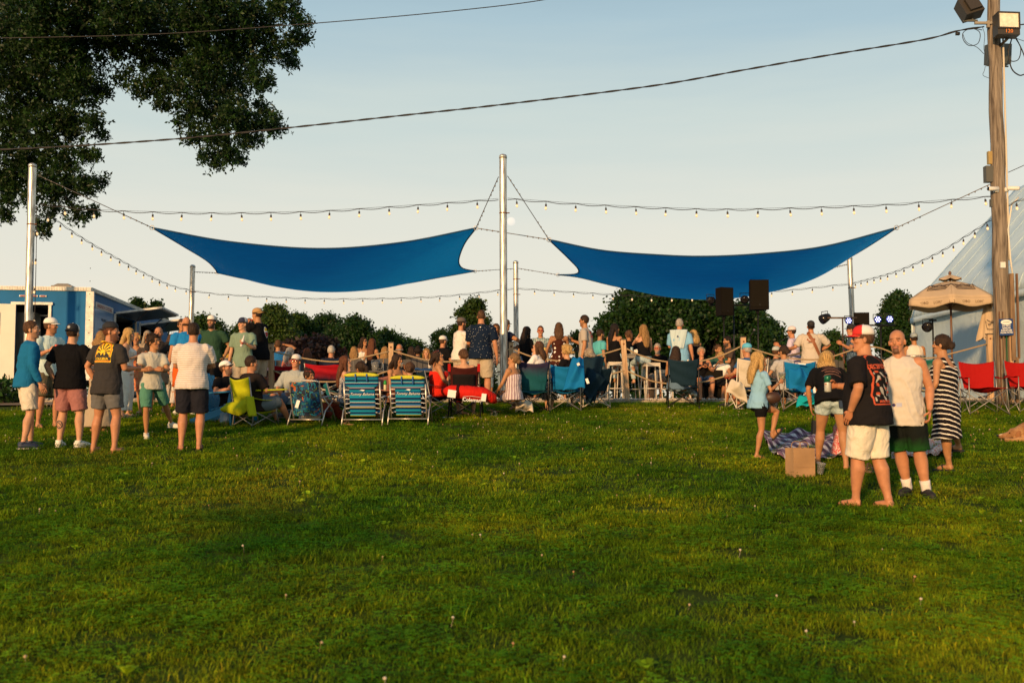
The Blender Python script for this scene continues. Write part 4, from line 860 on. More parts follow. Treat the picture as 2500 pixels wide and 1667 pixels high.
def head_post(key):
    def f(o):
        me = o.data; P = get_v(me)
        for s in (-1, 1):
            d = np.linalg.norm((P - [s * .031, .083, .008]) / [1.15, 1, .8], axis=1); P[:, 1] -= .011 * np.exp(-(d / .014) ** 2)
        P[:, 1] -= .006 * np.exp(-(((P[:, 0]) / .022) ** 2 + ((P[:, 2] + .060) / .0035) ** 2)) * (P[:, 1] > .06)
        F_ = [tuple(p.vertices) for p in me.polygons]; HEADS[key] = (P, F_); bpy.data.objects.remove(o)
    return f
for sx_ in 'mf':
    for lod, vx in ((0, .0055), (1, .0085)): remesh_obj('head_template', head_geo(sx_, vx), SKINM, None, vx, head_post((sx_, lod)))
run_jobs()
def head_colors(P, skin, hair, beard):
    sk = np.array(skin); c = np.tile(sk, (len(P), 1)); x, y, z = P.T
    lip = np.exp(-((x / .024) ** 2 + ((z + .062) / .009) ** 2)) * (y > .07); c += (np.array([.42, .13, .10]) - c) * np.clip(lip * 1.4, 0, .75)[:, None]
    ck = np.exp(-(((np.abs(x) - .04) / .02) ** 2 + ((z + .025) / .02) ** 2)) * (y > .04); c = c * (1 - .0 * ck[:, None]) * (1 + ck[:, None] * np.array([.08, -.10, -.10]))
    h = np.array(hair)
    br = np.exp(-(((np.abs(x) - .031) / .020) ** 2 + ((z - .029 + .1 * (np.abs(x) - .03) ** 1) / .0055) ** 2)) * (y > .06); c += (h * .8 - c) * np.clip(br * 1.3, 0, .85)[:, None]
    if beard:
        d = {'stubble': .45, 'goatee': .85, 'beard': .92, 'mustache': .9}[beard]; m = np.zeros(len(P))
        if beard in ('stubble', 'beard'): m = 1 / (1 + np.exp((z + .038 + .30 * np.clip(.055 - np.abs(x), 0, 1) * (y > .05) - .0) / .005)) * (y > .0) * (z > -.14)
        if beard == 'goatee': m = ((np.abs(x) < .030) & (z < -.045) & (y > .045) & (z > -.13)) * 1.
        mu = np.exp(-((x / .030) ** 2 + ((z + .050) / .008) ** 2)) * (y > .07); m = np.maximum(m * (1 - lip * 1.2), mu * (beard != 'stubble'))
        c += (h * .9 - c) * (np.clip(m, 0, 1) * d)[:, None]
    return c
# ---- hand template: wrist at origin, fingers towards +Z, palm facing +Y, thumb on +X
def hand_geo(curl, mirror=1):
    mb = MB(); mb.rings([((0, 0, -.02), (.022, 0, 0), (0, .016, 0)), ((0, 0, .01), (.026, 0, 0), (0, .015, 0)), ((0, 0, .05), (.040, 0, 0), (0, .014, 0)), ((0, .002, .085), (.040, 0, 0), (0, .011, 0)), ((0, .003, .096), (.036, 0, 0), (0, .007, 0))], 10)
    for x, l, r in ((.030, .070, .0085), (.010, .080, .009), (-.011, .074, .0085), (-.030, .058, .0075)):
        p = V((x * mirror, .003, .088)); pts = [p - V((0, 0, .012)), p]; a = curl * .35
        for seg in (.45, .32, .25): p = p + V((x * .06 * mirror, math.sin(a), math.cos(a))) * l * seg; pts.append(p.copy()); a += curl * .75
        mb.tube(pts, [r, r, r * .95, r * .85, r * .6], 6)
    t = V((.026 * mirror, .004, .022)); pts = [t, t + V((.022 * mirror, .012, .024)), t + V((.026 * mirror, .024 + .02 * curl, .048)), t + V((.018 * mirror, .034 + .025 * curl, .066))]; mb.tube(pts, [.013, .0115, .010, .007], 6)
    return mb
def axes(d, up):
    z = V(d).normalized(); x = V(up).cross(z); x = x.normalized() if x.length > 1e-5 else z.orthogonal().normalized(); y = z.cross(x); return Matrix((x, y, z)).transposed()
def ik(a, t, l1, l2, pole):
    a, t = V(a), V(t); d = t - a; L_ = min(d.length, (l1 + l2) * .999); L_ = max(L_, abs(l1 - l2) * 1.02 + .01); n = d.normalized(); t = a + n * L_
    c = (l1 * l1 + L_ * L_ - l2 * l2) / (2 * L_); h = math.sqrt(max(0, l1 * l1 - c * c)); p = V(pole); p = p - n * p.dot(n); p = p.normalized() if p.length > 1e-5 else n.orthogonal().normalized()
    return a + n * c + p * h, t
ARMS = {  # wrist target relative to the shoulder centre (x outwards, y forward, z up), elbow pole, curl; metres for 1.75 m
    'down': ((.10, .03, -.52), (.3, -1, 0), .5), 'loose': ((.13, .10, -.49), (.5, -1, 0), .6), 'pocket': ((.06, .06, -.46), (1, -.6, 0), .3), 'hip': ((.02, .03, -.36), (1, -.3, 0), .6), 'cross': ((-.18, .24, -.22), (1, -.1, -.5), .9), 'fore': ((.0, .32, -.24), (.3, -.6, -1), 1.2),
    'hold': ((-.02, .30, -.16), (.5, -.4, -1), 1.3), 'drink': ((-.10, .20, .07), (.7, .1, -1), 1.4), 'face': ((-.10, .16, .10), (.6, .3, -1), 1.2), 'lap': ((-.04, .30, -.38), (.8, -.5, -.3), .7), 'rest': ((.08, .30, -.27), (.6, -.5, -.6), .4), 'back': ((-.12, -.16, -.42), (1, -.6, 0), .7),
    'head': ((-.02, .02, .24), (1, .1, .3), .8), 'phone': ((-.10, .30, -.10), (.7, .0, -1), 1.1), 'out': ((.30, .25, -.20), (.3, -.5, -1), .6), 'guitar': ((-.12, .22, -.34), (1, -.4, -.2), 1.0), 'fret': ((.28, .24, -.12), (.4, 0, -1), 1.2), 'thigh': ((.0, .34, -.44), (.7, -.5, 0), .4)}
PEOPLE = {}
def person(key, loc, face, label, h=1.75, w=1., sex='m', skin='tan', lean=3, roll=0, twist=0, sit=None, feet=None, arms=('down', 'down'), look=(0, 0), hair=('short', 'dark'), beard=None, top=None, topmat=None, sleeve=.5, bot=None, botmat=None, botlen=.5,
           shoes=None, cap=None, glasses=None, vox=.0155, belly=0, hemz=0, lod=1, group=None, headpull=0, legpole=None, cola=0, wide=0):
    """face: heading the person faces, degrees clockwise from away-from-camera; local frame x right, y forward"""
    s = h / 1.75; fw = 1 if sex == 'm' else .90; sk = SKIN[skin] if isinstance(skin, str) else skin; hcol = HC[hair[1]] if isinstance(hair[1], str) else hair[1]; rs = sum(ord(c) for c in key)
    rr = np.random.default_rng(rs)
    phz = (.90 * s if sit is None else sit); pel = V((0, 0, phz))
    Rt = Matrix.Rotation(R(-twist), 3, 'Z') @ Matrix.Rotation(R(-lean), 3, 'X') @ Matrix.Rotation(R(roll), 3, 'Y'); X, Y, Z = Rt.col[0].copy(), Rt.col[1].copy(), Rt.col[2].copy()
    Rm = Matrix.Rotation(R(-lean * .5), 3, 'X'); Zm = Rm.col[2]; Ym = Rm.col[1]; X0 = V((1, 0, 0)); Y0_ = V((0, 1, 0))
    waist = pel + Zm * .17 * s; chest = waist + (Zm + Z).normalized() * .17 * s; sho = chest + Z * .17 * s; neck = sho + Z * .058 * s
    shw = .178 * s * fw * (1 + (w - 1) * .45); hipw = .092 * s * (1 if sex == 'm' else 1.05)
    SH = [sho + X * (sd_ * shw) - Z * .02 * s for sd_ in (-1, 1)]
    HP = [pel + V((sd_ * hipw, 0, 0)) for sd_ in (-1, 1)]
    feet = feet or ((-.13, .02, 0, -8), (.13, -.02, 0, 8)); ankles = []; knees = []
    for i, sd_ in enumerate((-1, 1)):
        f = feet[i]; pole = (legpole[i] if legpole else (sd_ * .15, 1, .1)); kn, an = ik(HP[i], V((f[0] * s, f[1] * s, f[2] + .08 * s)), .425 * s, .405 * s, pole); knees.append(kn); ankles.append(an)
    EL = []; WR = []; HD = []
    for i, sd_ in enumerate((-1, 1)):
        a = arms[i]; a = ARMS[a] if isinstance(a, str) else a; o_ = a[0]
        tg = SH[i] + (X * (o_[0] * sd_) + Y * o_[1] + Z * o_[2]) * s if len(a) < 4 else V(a[0]) ; pl = X * (a[1][0] * sd_) + Y * a[1][1] + Z * a[1][2]; e, t = ik(SH[i], tg, .285 * s, .255 * s, pl); EL.append(e); WR.append(t); HD.append(a[2])
    hyaw, hp = look; Hr = Rt @ Matrix.Rotation(R(-hyaw), 3, 'Z') @ Matrix.Rotation(R(hp + lean * .75), 3, 'X') if not headpull else Matrix.Rotation(R(-hyaw), 3, 'Z') @ Matrix.Rotation(R(hp), 3, 'X')
    hs = 1.0 * (.97 if sex == 'f' else 1.0) * (s ** .5) * 1.02; HC_ = neck + Z * .034 * s + (Hr @ V((0, .018, .112))) * hs
    # ------------------------------------------------ body
    B = MB(); W_ = w; Wh = w ** .6
    def ring(c, a, b, f=None, r_=None): return (c, (r_ or X) * a * s, (f or Y) * b * s)
    fb = .06 if sex == 'f' else 0; bl = belly
    B.rings([ring(pel - Zm * .07 * s, .10, .08, Ym, X0), ring(pel, .158 * Wh, .112 * Wh, Ym, X0), ring(pel + Zm * .08 * s + Ym * bl * .03, .148 * Wh, .110 * Wh + bl * .05, Ym, X0), ring(waist + Ym * bl * .05, (.132 if sex == 'm' else .118) * W_, .098 * W_ + bl * .07), ring(chest, .152 * W_ * fw, .108 * W_ + bl * .02), ring(chest + Z * .09 * s, .168 * fw * W_, .108 * W_ ** .7), ring(sho, .15 * fw, .082), ring(sho + Z * .034 * s, .098 * fw * W_ ** .5, .064), ring(neck, .060 * fw * W_ ** .4, .058)], 20)
    nkt = HC_ + Hr @ V((0, -.012, -.05)); B.tube([neck - Z * .04 * s, nkt], [.060 * s * fw * W_ ** .4, .052 * s * fw * W_ ** .3], 14)
    for sd_ in (-1, 1):
        B.ell(pel + V((sd_ * .072 * s, -.038 * s, -.03 * s)), (.078 * s * W_, .076 * s * W_, .08 * s)); B.ell(sho + X * sd_ * shw * .93 - Z * .03 * s, (.062 * s * W_ ** .5,) * 3)
        if sex == 'f': B.ell(chest + X * sd_ * .075 * s + Y * .085 * s * W_ + Z * .045 * s, (.065 * s, .055 * s, .062 * s))
    am = (1 if sex == 'm' else .80) * (W_ ** .55); lm = (1 if sex == 'm' else .98) * (W_ ** .6)
    for i in (0, 1):
        e, t = EL[i], WR[i]; q = e.lerp(t, .3); B.tube([SH[i], SH[i].lerp(e, .45), e, q, e.lerp(t, .8), t], [x * s * am for x in (.055, .050, .040, .043, .030, .027)], 12)
        kn, an = knees[i], ankles[i]; ax = (kn - an).normalized(); side = X0.cross(ax); bk = -side if side.y > 0 else side
        B.tube([HP[i] + V((0, 0, .03 * s)), HP[i].lerp(kn, .35), HP[i].lerp(kn, .75), kn, kn.lerp(an, .28) + bk * .012 * s, kn.lerp(an, .6), kn.lerp(an, .88), an], [x * s * lm for x in (.096, .088, .067, .053, .061, .047, .033, .035)], 14)
    FT = []
    for i in (0, 1):
        f = feet[i]; yaw = R(-f[3]) if len(f) > 3 else 0; pt = R(f[4]) if len(f) > 4 else 0; an = ankles[i]; Fr = Matrix.Rotation(yaw, 3, 'Z') @ Matrix.Rotation(-pt, 3, 'X'); FT.append((an, Fr)); g = lambda x, y, z: an + Fr @ V((x, y, z)) * s
        B.tube([g(0, -.045, -.045), g(0, .0, -.042), g(0, .07, -.045), g(0, .13, -.056), g(0, .170, -.062)], [x * s for x in (.032, .037, .034, .033, .018)], 10); B.tube([an, g(0, -.01, -.05)], [.036 * s, .034 * s], 8)
    vx = vox
    root = remesh_obj('person', B, SKINM, None, vx); root.location = loc; root.rotation_euler = (0, 0, R(-face)); tag(root, label, 'person', group)
    HG = []
    for i in (0, 1):
        d = (WR[i] - EL[i]).normalized(); mir = -1 if i == 0 else 1; inn = X * (-(-1, 1)[i]) + Y * .15; M3 = axes(d, inn); 
        # palm (+Y of template) faces the body
        yv = inn - d * inn.dot(d); yv.normalize(); xv = yv.cross(d); M3 = Matrix((xv, yv, d)).transposed(); mb = hand_geo(HD[i], 1 if (M3 @ V((1, 0, 0))).dot(Y + Z * .6) > 0 else -1)
        HG.append(([(M3 @ V(v)) * s * (1.02 if sex == 'm' else .9) + WR[i] for v in mb.v], mb.f))
    hk = (sex, lod)
    def post(o):
        me = o.data; P = get_v(me); F_ = [tuple(p.vertices) for p in me.polygons]; n0 = len(P)
        cut = HC_ + Hr @ V((0, 0, -.055)); c = np.tile(np.array(sk), (n0, 1)); kz = np.abs(smoothnoise(P, 30, rs)) * .05; c = c * (1 - kz[:, None])
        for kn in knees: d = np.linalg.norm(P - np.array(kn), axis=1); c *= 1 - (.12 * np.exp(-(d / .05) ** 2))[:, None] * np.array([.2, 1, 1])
        Hp, Hf = HEADS[hk]; hv = (Hp * hs) @ np.array(Hr).T + np.array(HC_); hc = head_colors(Hp, sk, hcol, beard)
        if beard == 'beard':
            m = (Hp[:, 2] < -.055) & (Hp[:, 1] > .02) & (Hp[:, 2] > -.135); hv = hv + (m * .014)[:, None] * np.array(Hr @ V((0, .8, -.8)))[None]
        VV = [P, hv]; CC = [c, hc]; off = n0 + len(hv); FF = F_ + [tuple(i + n0 for i in f) for f in Hf]
        for hvv, hf in HG: VV.append(np.array(hvv)); CC.append(np.tile(np.array(sk) * (1.02, .93, .9), (len(hvv), 1))); FF += [tuple(i + off for i in f) for f in hf]; off += len(hvv)
        # eyes
        for sd_ in (-1, 1):
            mb = MB(); mb.ell((sd_ * .031, .074, .007), (.0125, .0125, .0125), n=10, m=8); e = np.array(mb.v); d = np.linalg.norm((e - [sd_ * .031, .086, .007])[:, [0, 2]], axis=1); ec = np.where((d < .0065)[:, None], np.array([.02, .012, .008]), np.array([.55, .48, .42])); ec[np.abs(e[:, 2] - .0065) > .0042] = np.array(sk) * .8
            VV.append((e * hs) @ np.array(Hr).T + np.array(HC_)); CC.append(ec); FF += [tuple(i + off for i in f) for f in mb.f]; off += len(e)
        m2 = bpy.data.meshes.new('person'); m2.from_pydata(np.concatenate(VV).tolist(), [], FF); m2.polygons.foreach_set('use_smooth', [True] * len(FF)); m2.materials.append(SKINM)
        a = m2.color_attributes.new('col', 'FLOAT_COLOR', 'POINT'); cc = np.ones((off, 4), np.float32); cc[:, :3] = np.clip(np.concatenate(CC), 0, 1); a.data.foreach_set('color', cc.ravel()); old = o.data; o.data = m2; bpy.data.meshes.remove(old)
    JOBS[-1] = (root, post)
    def wrinkle(amp, sc=22, sd=0):
        def f(o):
            me = o.data; P = get_v(me); N_ = normals(me); q = P * [1, 1, .55]; rg = 1 - 2.2 * np.abs(smoothnoise(P * [1, 1, .45] + .25 * smoothnoise(P, 9, sd)[:, None], sc * .8, rs + sd + 5)); d = (.6 * smoothnoise(q, sc, rs + sd) + .5 * smoothnoise(P * [1, 1, 1.6], sc * 1.9, rs + sd + 3) + .9 * np.maximum(rg, -.4)) * amp; me.vertices.foreach_set('co', (P + N_ * d[:, None]).astype(np.float32).ravel()); me.update()
        return f
    # ------------------------------------------------ top garment
    o_ = .014
    if top:
        T = MB(); loose = {'tee': 1.0, 'tank': .85, 'long': .9, 'polo': .95, 'dress': .7, 'longdress': .7, 'fit': .35, 'strap': .5, 'halter': .5}[top]; e = .030 * loose
        hz = hemz; lo = [ring(pel + Zm * (-.075 + hz) * s + Ym * (bl * .02 - .012), .186 * Wh + e * .9, .142 * Wh + e * .8 + bl * .05, Ym, X0)]
        if top == 'fit' or top == 'strap' and hz > .05: lo = [ring(pel + Zm * max(hz, .02) * s, .150 * W_ + e, .112 * W_ + e, Ym, X0)]
        mid = [ring(pel + Zm * max(.03, hz + .04) * s + Ym * (bl * .03 - .010), .180 * Wh + e * .9, .136 * Wh + e * .8 + bl * .05, Ym, X0), ring(waist + Ym * bl * .05, (.138 if sex == 'm' else .122) * W_ + e, .102 * W_ + e + bl * .07), ring(chest + Y * (.02 if sex == 'f' else 0), .154 * W_ * fw + e, .112 * W_ + e + bl * .02 + fb * .5)]
        if top in ('strap', 'halter', 'dress', 'longdress'):
            up = [ring(chest + Z * .075 * s + Y * .012, .158 * fw * W_ + o_ * .7, .108 * W_ + o_ + fb * .5)]
        else:
            up = [ring(chest + Z * .09 * s + Y * .006, .170 * fw * W_ + o_, .112 * W_ ** .7 + o_ + fb * .3), ring(sho - Z * .0 * s, .158 * fw + o_ * .9, .086 + o_), ring(sho + Z * .036 * s, .100 * fw * W_ ** .5 + o_ * .4, .068 + o_ * .2), ring(sho + Z * .052 * s, .070, .062)]
        if top in ('dress', 'longdress'):
            fl = .20 if top == 'dress' else .24; L_ = botlen; kz = (knees[0] + knees[1]) / 2
            if sit is None: lo = [ring(V((0, 0, L_ * s)), fl + .02, fl * .85, V((0, 1, 0)), X0), ring(V((0, -.005, (L_ + .45 * (.85 - L_)) * s)), fl * .95, fl * .75, V((0, 1, 0)), X0), ring(pel - Z * .05 * s, .172 * W_ + .01, .128 * W_ + .012, Ym, X0)]
            T.rings(lo + mid[1:] + up, 28)
        else: T.rings(lo + mid + up, 24)
        if sex == 'f':
            for sd_ in (-1, 1): T.ell(chest + X * sd_ * .075 * s + Y * (.085 * s * W_ + .012) + Z * .035 * s, (.072 * s, .058 * s, .066 * s))
        if top in ('tee', 'polo', 'long', 'fit'):
            for i in (0, 1):
                sd_ = (-1, 1)[i]; T.ell(sho + X * sd_ * shw * .90 - Z * .035 * s, (.074 * s * W_ ** .5,) * 3); e_, t_ = EL[i], WR[i]; k = sleeve
                if top == 'long': T.tube([SH[i], e_, e_.lerp(t_, .5), e_.lerp(t_, .93)], [x * s * am for x in (.074, .058, .050, .040)], 14)
                else: T.tube([SH[i] + Z * .0, SH[i].lerp(e_, k * .5), SH[i].lerp(e_, k), SH[i].lerp(e_, k + .16)], [x * s * am for x in (.076, .073, .072, .071)], 14)
        elif top == 'tank':
            for sd_ in (-1, 1): T.tube([chest + X * sd_ * .125 * s * fw + Z * .05 * s, sho + X * sd_ * .115 * s - Z * .01 * s], [.05 * s, .042 * s], 10)
        elif top in ('strap', 'dress', 'longdress'):
            for sd_ in (-1, 1):
                for q in (-1, 1): T.tube([chest + X * sd_ * (.085 + wide * .4) * s + Z * .06 * s + Y * q * .10 * s, sho + X * sd_ * (.085 + wide * .3) * s + Z * (.035 - wide * .3) * s + Y * q * .02 * s], [.013 + wide, .013 + wide * 1.1], 8)
        elif top == 'halter':
            T.rings([ring(chest + Z * .06 * s, .150 * fw, .112 + fb * .4), ring(sho + Z * .02 * s, .075, .068), ring(neck - Z * .0, .062, .064)], 16)
        nm = {'dress': 'dress', 'longdress': 'dress', 'tank': 'tank_top', 'strap': 'strap_top', 'halter': 'dress', 'long': 'pullover', 'polo': 'polo_shirt', 'tee': 'tee_shirt', 'fit': 'tee_shirt'}[top]
        if top == 'halter' and bot: nm = 'halter_top'
        remesh_obj(nm, T, topmat, root, vx * .95, wrinkle(.0062 if top not in ('fit',) else .003, 20, 1))
        if cola: mb = MB(); mb.tube([sho + Z * .022 * s + (X * math.cos(t) * .088 + Y * (math.sin(t) * .078 + .02) - Z * .055 * max(0, math.sin(t)) ** 2) * s for t in np.linspace(0, 6.283, 24)], .007 * s, 6); mb.obj('collar_trim', BLK, root)
        if top == 'polo': 
            mb = MB(); mb.tube([neck - Z * .015 * s + (X * math.cos(t) * .066 + Y * math.sin(t) * .066) * s for t in np.linspace(R(110), R(430), 14)], .013 * s, 6); mb.obj('collar', topmat, root)
    # ------------------------------------------------ bottom garment
    if bot:
        Q = MB(); hipr = [ring(pel - V((0, 0, .075 * s)), .135 * Wh, .105 * Wh, V((0, 1, 0)), X0), ring(pel, .165 * Wh, .122 * Wh, Ym, X0), ring(pel + Zm * .10 * s, .148 * Wh, .110 * Wh + bl * .035, Ym, X0), ring(pel + Zm * .13 * s, .140 * Wh, .104 * Wh + bl * .045, Ym, X0)]
        Q.rings(hipr, 22)
        for sd_ in (-1, 1): Q.ell(pel + V((sd_ * .072 * s, -.040 * s, -.035 * s)), (.088 * s * W_, .082 * s * W_, .085 * s))
        if bot in ('shorts', 'pants', 'jeans', 'denim_shorts'):
            g = {'shorts': 1.12, 'pants': 1.05, 'jeans': .98, 'denim_shorts': 1.04}[bot]
            for i in (0, 1):
                hp, kn, an = HP[i], knees[i], ankles[i]; j = HP[i] + V((0, 0, .04 * s))
                if bot.endswith('shorts'): k = botlen * 1.6 if botlen < 1 else 1.; k = min(1, k); Q.tube([j, hp.lerp(kn, k * .5), hp.lerp(kn, k * .85), hp.lerp(kn, k)], [x * s * lm * g for x in (.096, .100, .098 - .010 * k, .099 - .010 * k)], 16)
                else: Q.tube([j, hp.lerp(kn, .5), kn, kn.lerp(an, .5), kn.lerp(an, botlen if botlen <= 1 else .95)], [x * s * lm * g for x in (.106, .090, .070, .064, .055 if bot == 'jeans' else .075)], 16)
        elif bot == 'skirt':
            if sit is None: Q.rings([ring(V((0, 0, botlen * s)), .26, .24, V((0, 1, 0)), X0), ring(V((0, 0, (botlen + .9) / 2 * s)), .21, .18, V((0, 1, 0)), X0), ring(pel, .168 * W_, .125 * W_, V((0, 1, 0)), X0)], 26)
            else:
                for i in (0, 1): Q.tube([HP[i] + V((0, 0, .03)), HP[i].lerp(knees[i], .6), knees[i], knees[i].lerp(ankles[i], botlen)], [x * s * lm for x in (.112, .105, .095, .10)], 14)
                Q.tube([pel + V((0, .05, 0)), (knees[0] + knees[1]) / 2], [.12 * s, .10 * s], 14)
        remesh_obj({'skirt': 'skirt', 'pants': 'trousers', 'jeans': 'jeans'}.get(bot, 'shorts'), Q, botmat, root, vx * .95, wrinkle(.0052, 24, 2))
    elif top in ('dress', 'longdress') and sit is not None:
        Q = MB()
        for i in (0, 1): Q.tube([HP[i] + V((0, 0, .03)), HP[i].lerp(knees[i], .6), HP[i].lerp(knees[i], .98), knees[i].lerp(ankles[i], botlen)], [x * s * lm for x in (.112, .105, .095, .098)], 14)
        Q.tube([pel + V((0, .03, .0)), (knees[0] + knees[1]) / 2], [.13 * s, .10 * s], 14); remesh_obj('dress_skirt', Q, topmat, root, vx, wrinkle(.004, 24, 2))
    # ------------------------------------------------ shoes
    if shoes:
        kind, sc1, sc2 = shoes[:3]
        for fi, (an, Fr) in enumerate(FT):
            g = lambda x, y, z: an + Fr @ V((x, y, z)) * s
            if kind == 'sneaker':
                mb = MB(); mb.tube([g(0, -.062, -.035), g(0, -.02, -.028), g(0, .06, -.035), g(0, .14, -.052), g(0, .20, -.06)], [x * s for x in (.036, .047, .045, .043, .026)], 12, flat=1); mb.tube([g(0, -.012, -.02), g(0, -.014, .022)], [.044 * s, .045 * s], 12); sh = mb.obj('shoe', mat('shoe_%.2f_%.2f_%.2f' % sc1, sc1, .6, bump=.3, bscale=90), root)
                mb = MB(); mb.tube([g(0, -.075, -.072), g(0, -.02, -.072), g(0, .07, -.072), g(0, .15, -.072), g(0, .215, -.068)], [x * s for x in (.030, .041, .042, .045, .026)], 12, flat=.32, up=(0, 0, 1)); mb.obj('sole', mat('sole_%.2f_%.2f_%.2f' % sc2, sc2, .6), sh)
            elif kind in ('flip', 'sandal'):
                mb = MB(); mb.tube([g(0, -.070, -.080), g(0, -.02, -.080), g(0, .07, -.082), g(0, .15, -.084), g(0, .21, -.084)], [x * s for x in (.030, .038, .042, .046, .024)], 12, flat=.3 if kind == 'flip' else .45, up=(0, 0, 1)); sh = mb.obj('flip_flop' if kind == 'flip' else 'sandal', mat('shoe_%.2f_%.2f_%.2f' % sc1, sc1, .7), root)
                mb = MB(); mb.tube(spline([g(-.042, .06, -.07), g(-.03, .08, -.022), g(.005, .10 if kind == 'sandal' else .13, -.016), g(.03, .08, -.022), g(.042, .06, -.07)], 3), .009 * s, 6); mb.obj('strap', mat('shoe_%.2f_%.2f_%.2f' % sc2, sc2, .7), sh)
            if kind == 'sneaker' and len(shoes) > 3: mb = MB(); mb.tube([an.lerp(knees[fi], -.06), an, an.lerp(knees[fi], .12), an.lerp(knees[fi], .24)], [.046 * s, .050 * s, .050 * s, .054 * s], 14); mb.obj('sock', cloth('sock_white', (.68, .62, .55)), root)
    # ------------------------------------------------ hair
    def hx(x, y, z): return HC_ + (Hr @ V((x, y, z))) * hs
    def hring(z, a, b, y): return (hx(0, y, z), (Hr @ V((a, 0, 0))) * hs, (Hr @ V((0, b, 0))) * hs)
    st = hair[0]; H = MB(); hm = hairmat(hcol); D = V((0, 0, -1)); bkv = -(Hr @ V((0, 1, 0))); bkv.z = 0; bkv = bkv.normalized() if bkv.length > .1 else -Y
    vh = .0105 if lod == 1 else .008; ha = {'curly': .013, 'short': .003, 'buzz': .0015, 'messy': .009}.get(st, .004)
    if st in ('short', 'buzz', 'messy', 'bald'):
        t = {'short': .008, 'buzz': .003, 'messy': .022, 'bald': .002}[st]
        if st == 'bald':
            if hair[1] != 'none': H.tube([hx(.074 * math.cos(a), -.006 + .094 * math.sin(a), -.018) for a in np.linspace(R(185), R(355), 12)], [.018] * 12, 8)
        else:
            H.rings([hring(-.048, .055, .052, -.030), hring(-.02, .070 + t * .6, .072, -.026), hring(.02, .074 + t, .086 + t, -.015), hring(.05, .0735 + t, .091 + t, -.010), hring(.085, .062 + t, .080 + t, -.010), hring(.112 + t * .6, .038 + t, .052 + t, -.010), hring(.124 + t * 1.2, .014, .02, -.01)], 20)
            if st == 'messy':
                for k in range(16): a = rr.uniform(0, 6.28); zz = rr.uniform(.03, .12); H.ell(hx(.06 * math.cos(a), .07 * math.sin(a) - .01, zz), (.030, .030, .025))
    elif st in ('long', 'bob', 'ponytail', 'bun', 'curly', 'updo', 'wavy', 'clip'):
        t = .013 if st != 'curly' else .03
        H.rings([hring(-.055, .058, .050, -.035), hring(-.02, .078, .072, -.030), hring(.02, .077 + t, .084 + t, -.020), hring(.055, .075 + t, .090 + t, -.012), hring(.088, .064 + t, .080 + t, -.010), hring(.112 + t * .6, .040 + t, .054 + t, -.010), hring(.124 + t * 1.1, .016, .02, -.01)], 20)
        for sd_ in (-1, 1): H.ell(hx(sd_ * .070, .030, .035), (.018, .038, .05), rot=Hr)
        if st in ('long', 'wavy', 'bob', 'curly'):
            L_ = hair[2] if len(hair) > 2 else {'long': .42, 'wavy': .38, 'bob': .16, 'curly': .18}[st]; b0 = hx(0, -.055, .01); n_ = 7 if st != 'bob' else 4; rg = []
            for k in range(n_ + 1):
                q = k / n_; off = bkv * (.045 * math.sin(q * 2.0) + (.03 * q if lean < 20 else 0)) + D * L_ * q; wd = (.088 + .030 * math.sin(q * 3.0)) * (1 - .35 * q ** 3) * (1.25 if st == 'curly' else 1); dp = (.055 + .012 * math.sin(q * 3)) * (1 - .4 * q ** 2); ax_ = Hr @ V((1, 0, 0)); ax_.z = 0; ax_.normalize(); rg.append((b0 + off, ax_ * wd * hs, bkv * dp * hs))
            H.rings(rg, 16)
            for sd_ in (-1, 1):
                p = hx(sd_ * .078, .010, .0); H.tube([p, p + D * L_ * .35 - bkv * .0 + X * sd_ * .006, p + D * L_ * .8 + bkv * .02], [.028, .030, .014], 8)
        if st in ('bun', 'updo', 'clip'):
            p = (0, -.115, -.005) if st != 'bun' else (0, -.075, .105); H.ell(hx(*p), (.045, .040, .045)); H.ell(hx(p[0] + .02, p[1] - .01, p[2] + .02), (.03, .03, .03)); H.ell(hx(p[0] - .02, p[1], p[2] - .02), (.03, .028, .03))
        if st == 'ponytail':
            p = hx(0, -.10, .05); L_ = hair[2] if len(hair) > 2 else .26; H.ell(p, (.03,) * 3); H.tube([p, p + bkv * .05 + D * .03, p + bkv * .065 + D * L_ * .5, p + bkv * .045 + D * L_], [.026, .036, .034, .012], 10)
    if H.v:
        def hpost(o):
            me = o.data; P = get_v(me); N_ = normals(me); d = smoothnoise(P * [1, 1, .35 if st not in ('curly', 'messy') else 1], 95 if st not in ('curly', 'messy') else 75, rs + 9) * ha
            L2 = (P - np.array(HC_)) @ np.array(Hr) / hs; fr = (L2[:, 1] > .066) & (L2[:, 2] < .062) & (np.abs(L2[:, 0]) < .075); P = P + N_ * d[:, None]; sh_ = (np.array(Hr @ V((0, -1, 0))))[None] * (np.where(fr, L2[:, 1] - .058, 0) * hs)[:, None]; P = P + sh_; me.vertices.foreach_set('co', P.astype(np.float32).ravel()); me.update()
            lg = st in ('long', 'wavy', 'bob', 'ponytail', 'curly'); kk = rr.integers(0, len(P), 420 if vox < .0135 else 260); kk = kk[~fr[kk]]; m_ = len(kk); ln = rr.uniform(.4, 1.2, (m_, 1)) * (.055 if lg else .016 if st != 'messy' else .04)
            dr = N_[kk] * (.35 if lg else .8) + rr.normal(size=(m_, 3)) * .35 + np.array([[0, 0, -1. if lg else -.15]]); dr /= np.linalg.norm(dr, axis=1)[:, None]; sd2 = np.cross(dr, N_[kk] + .01); sd2 /= np.linalg.norm(sd2, axis=1)[:, None] + 1e-6; a_ = P[kk] - N_[kk] * .003; wv = .0035
            vv = np.stack([a_ - sd2 * wv, a_ + sd2 * wv, a_ + dr * ln], 1).reshape(-1, 3); s_ = link('loose_strands', from_arrays('strands', vv, np.arange(m_ * 3).reshape(-1, 3), [hm]), o); s_['kind'] = 'stuff'
        remesh_obj('hair', H, hm, root, vh, hpost)
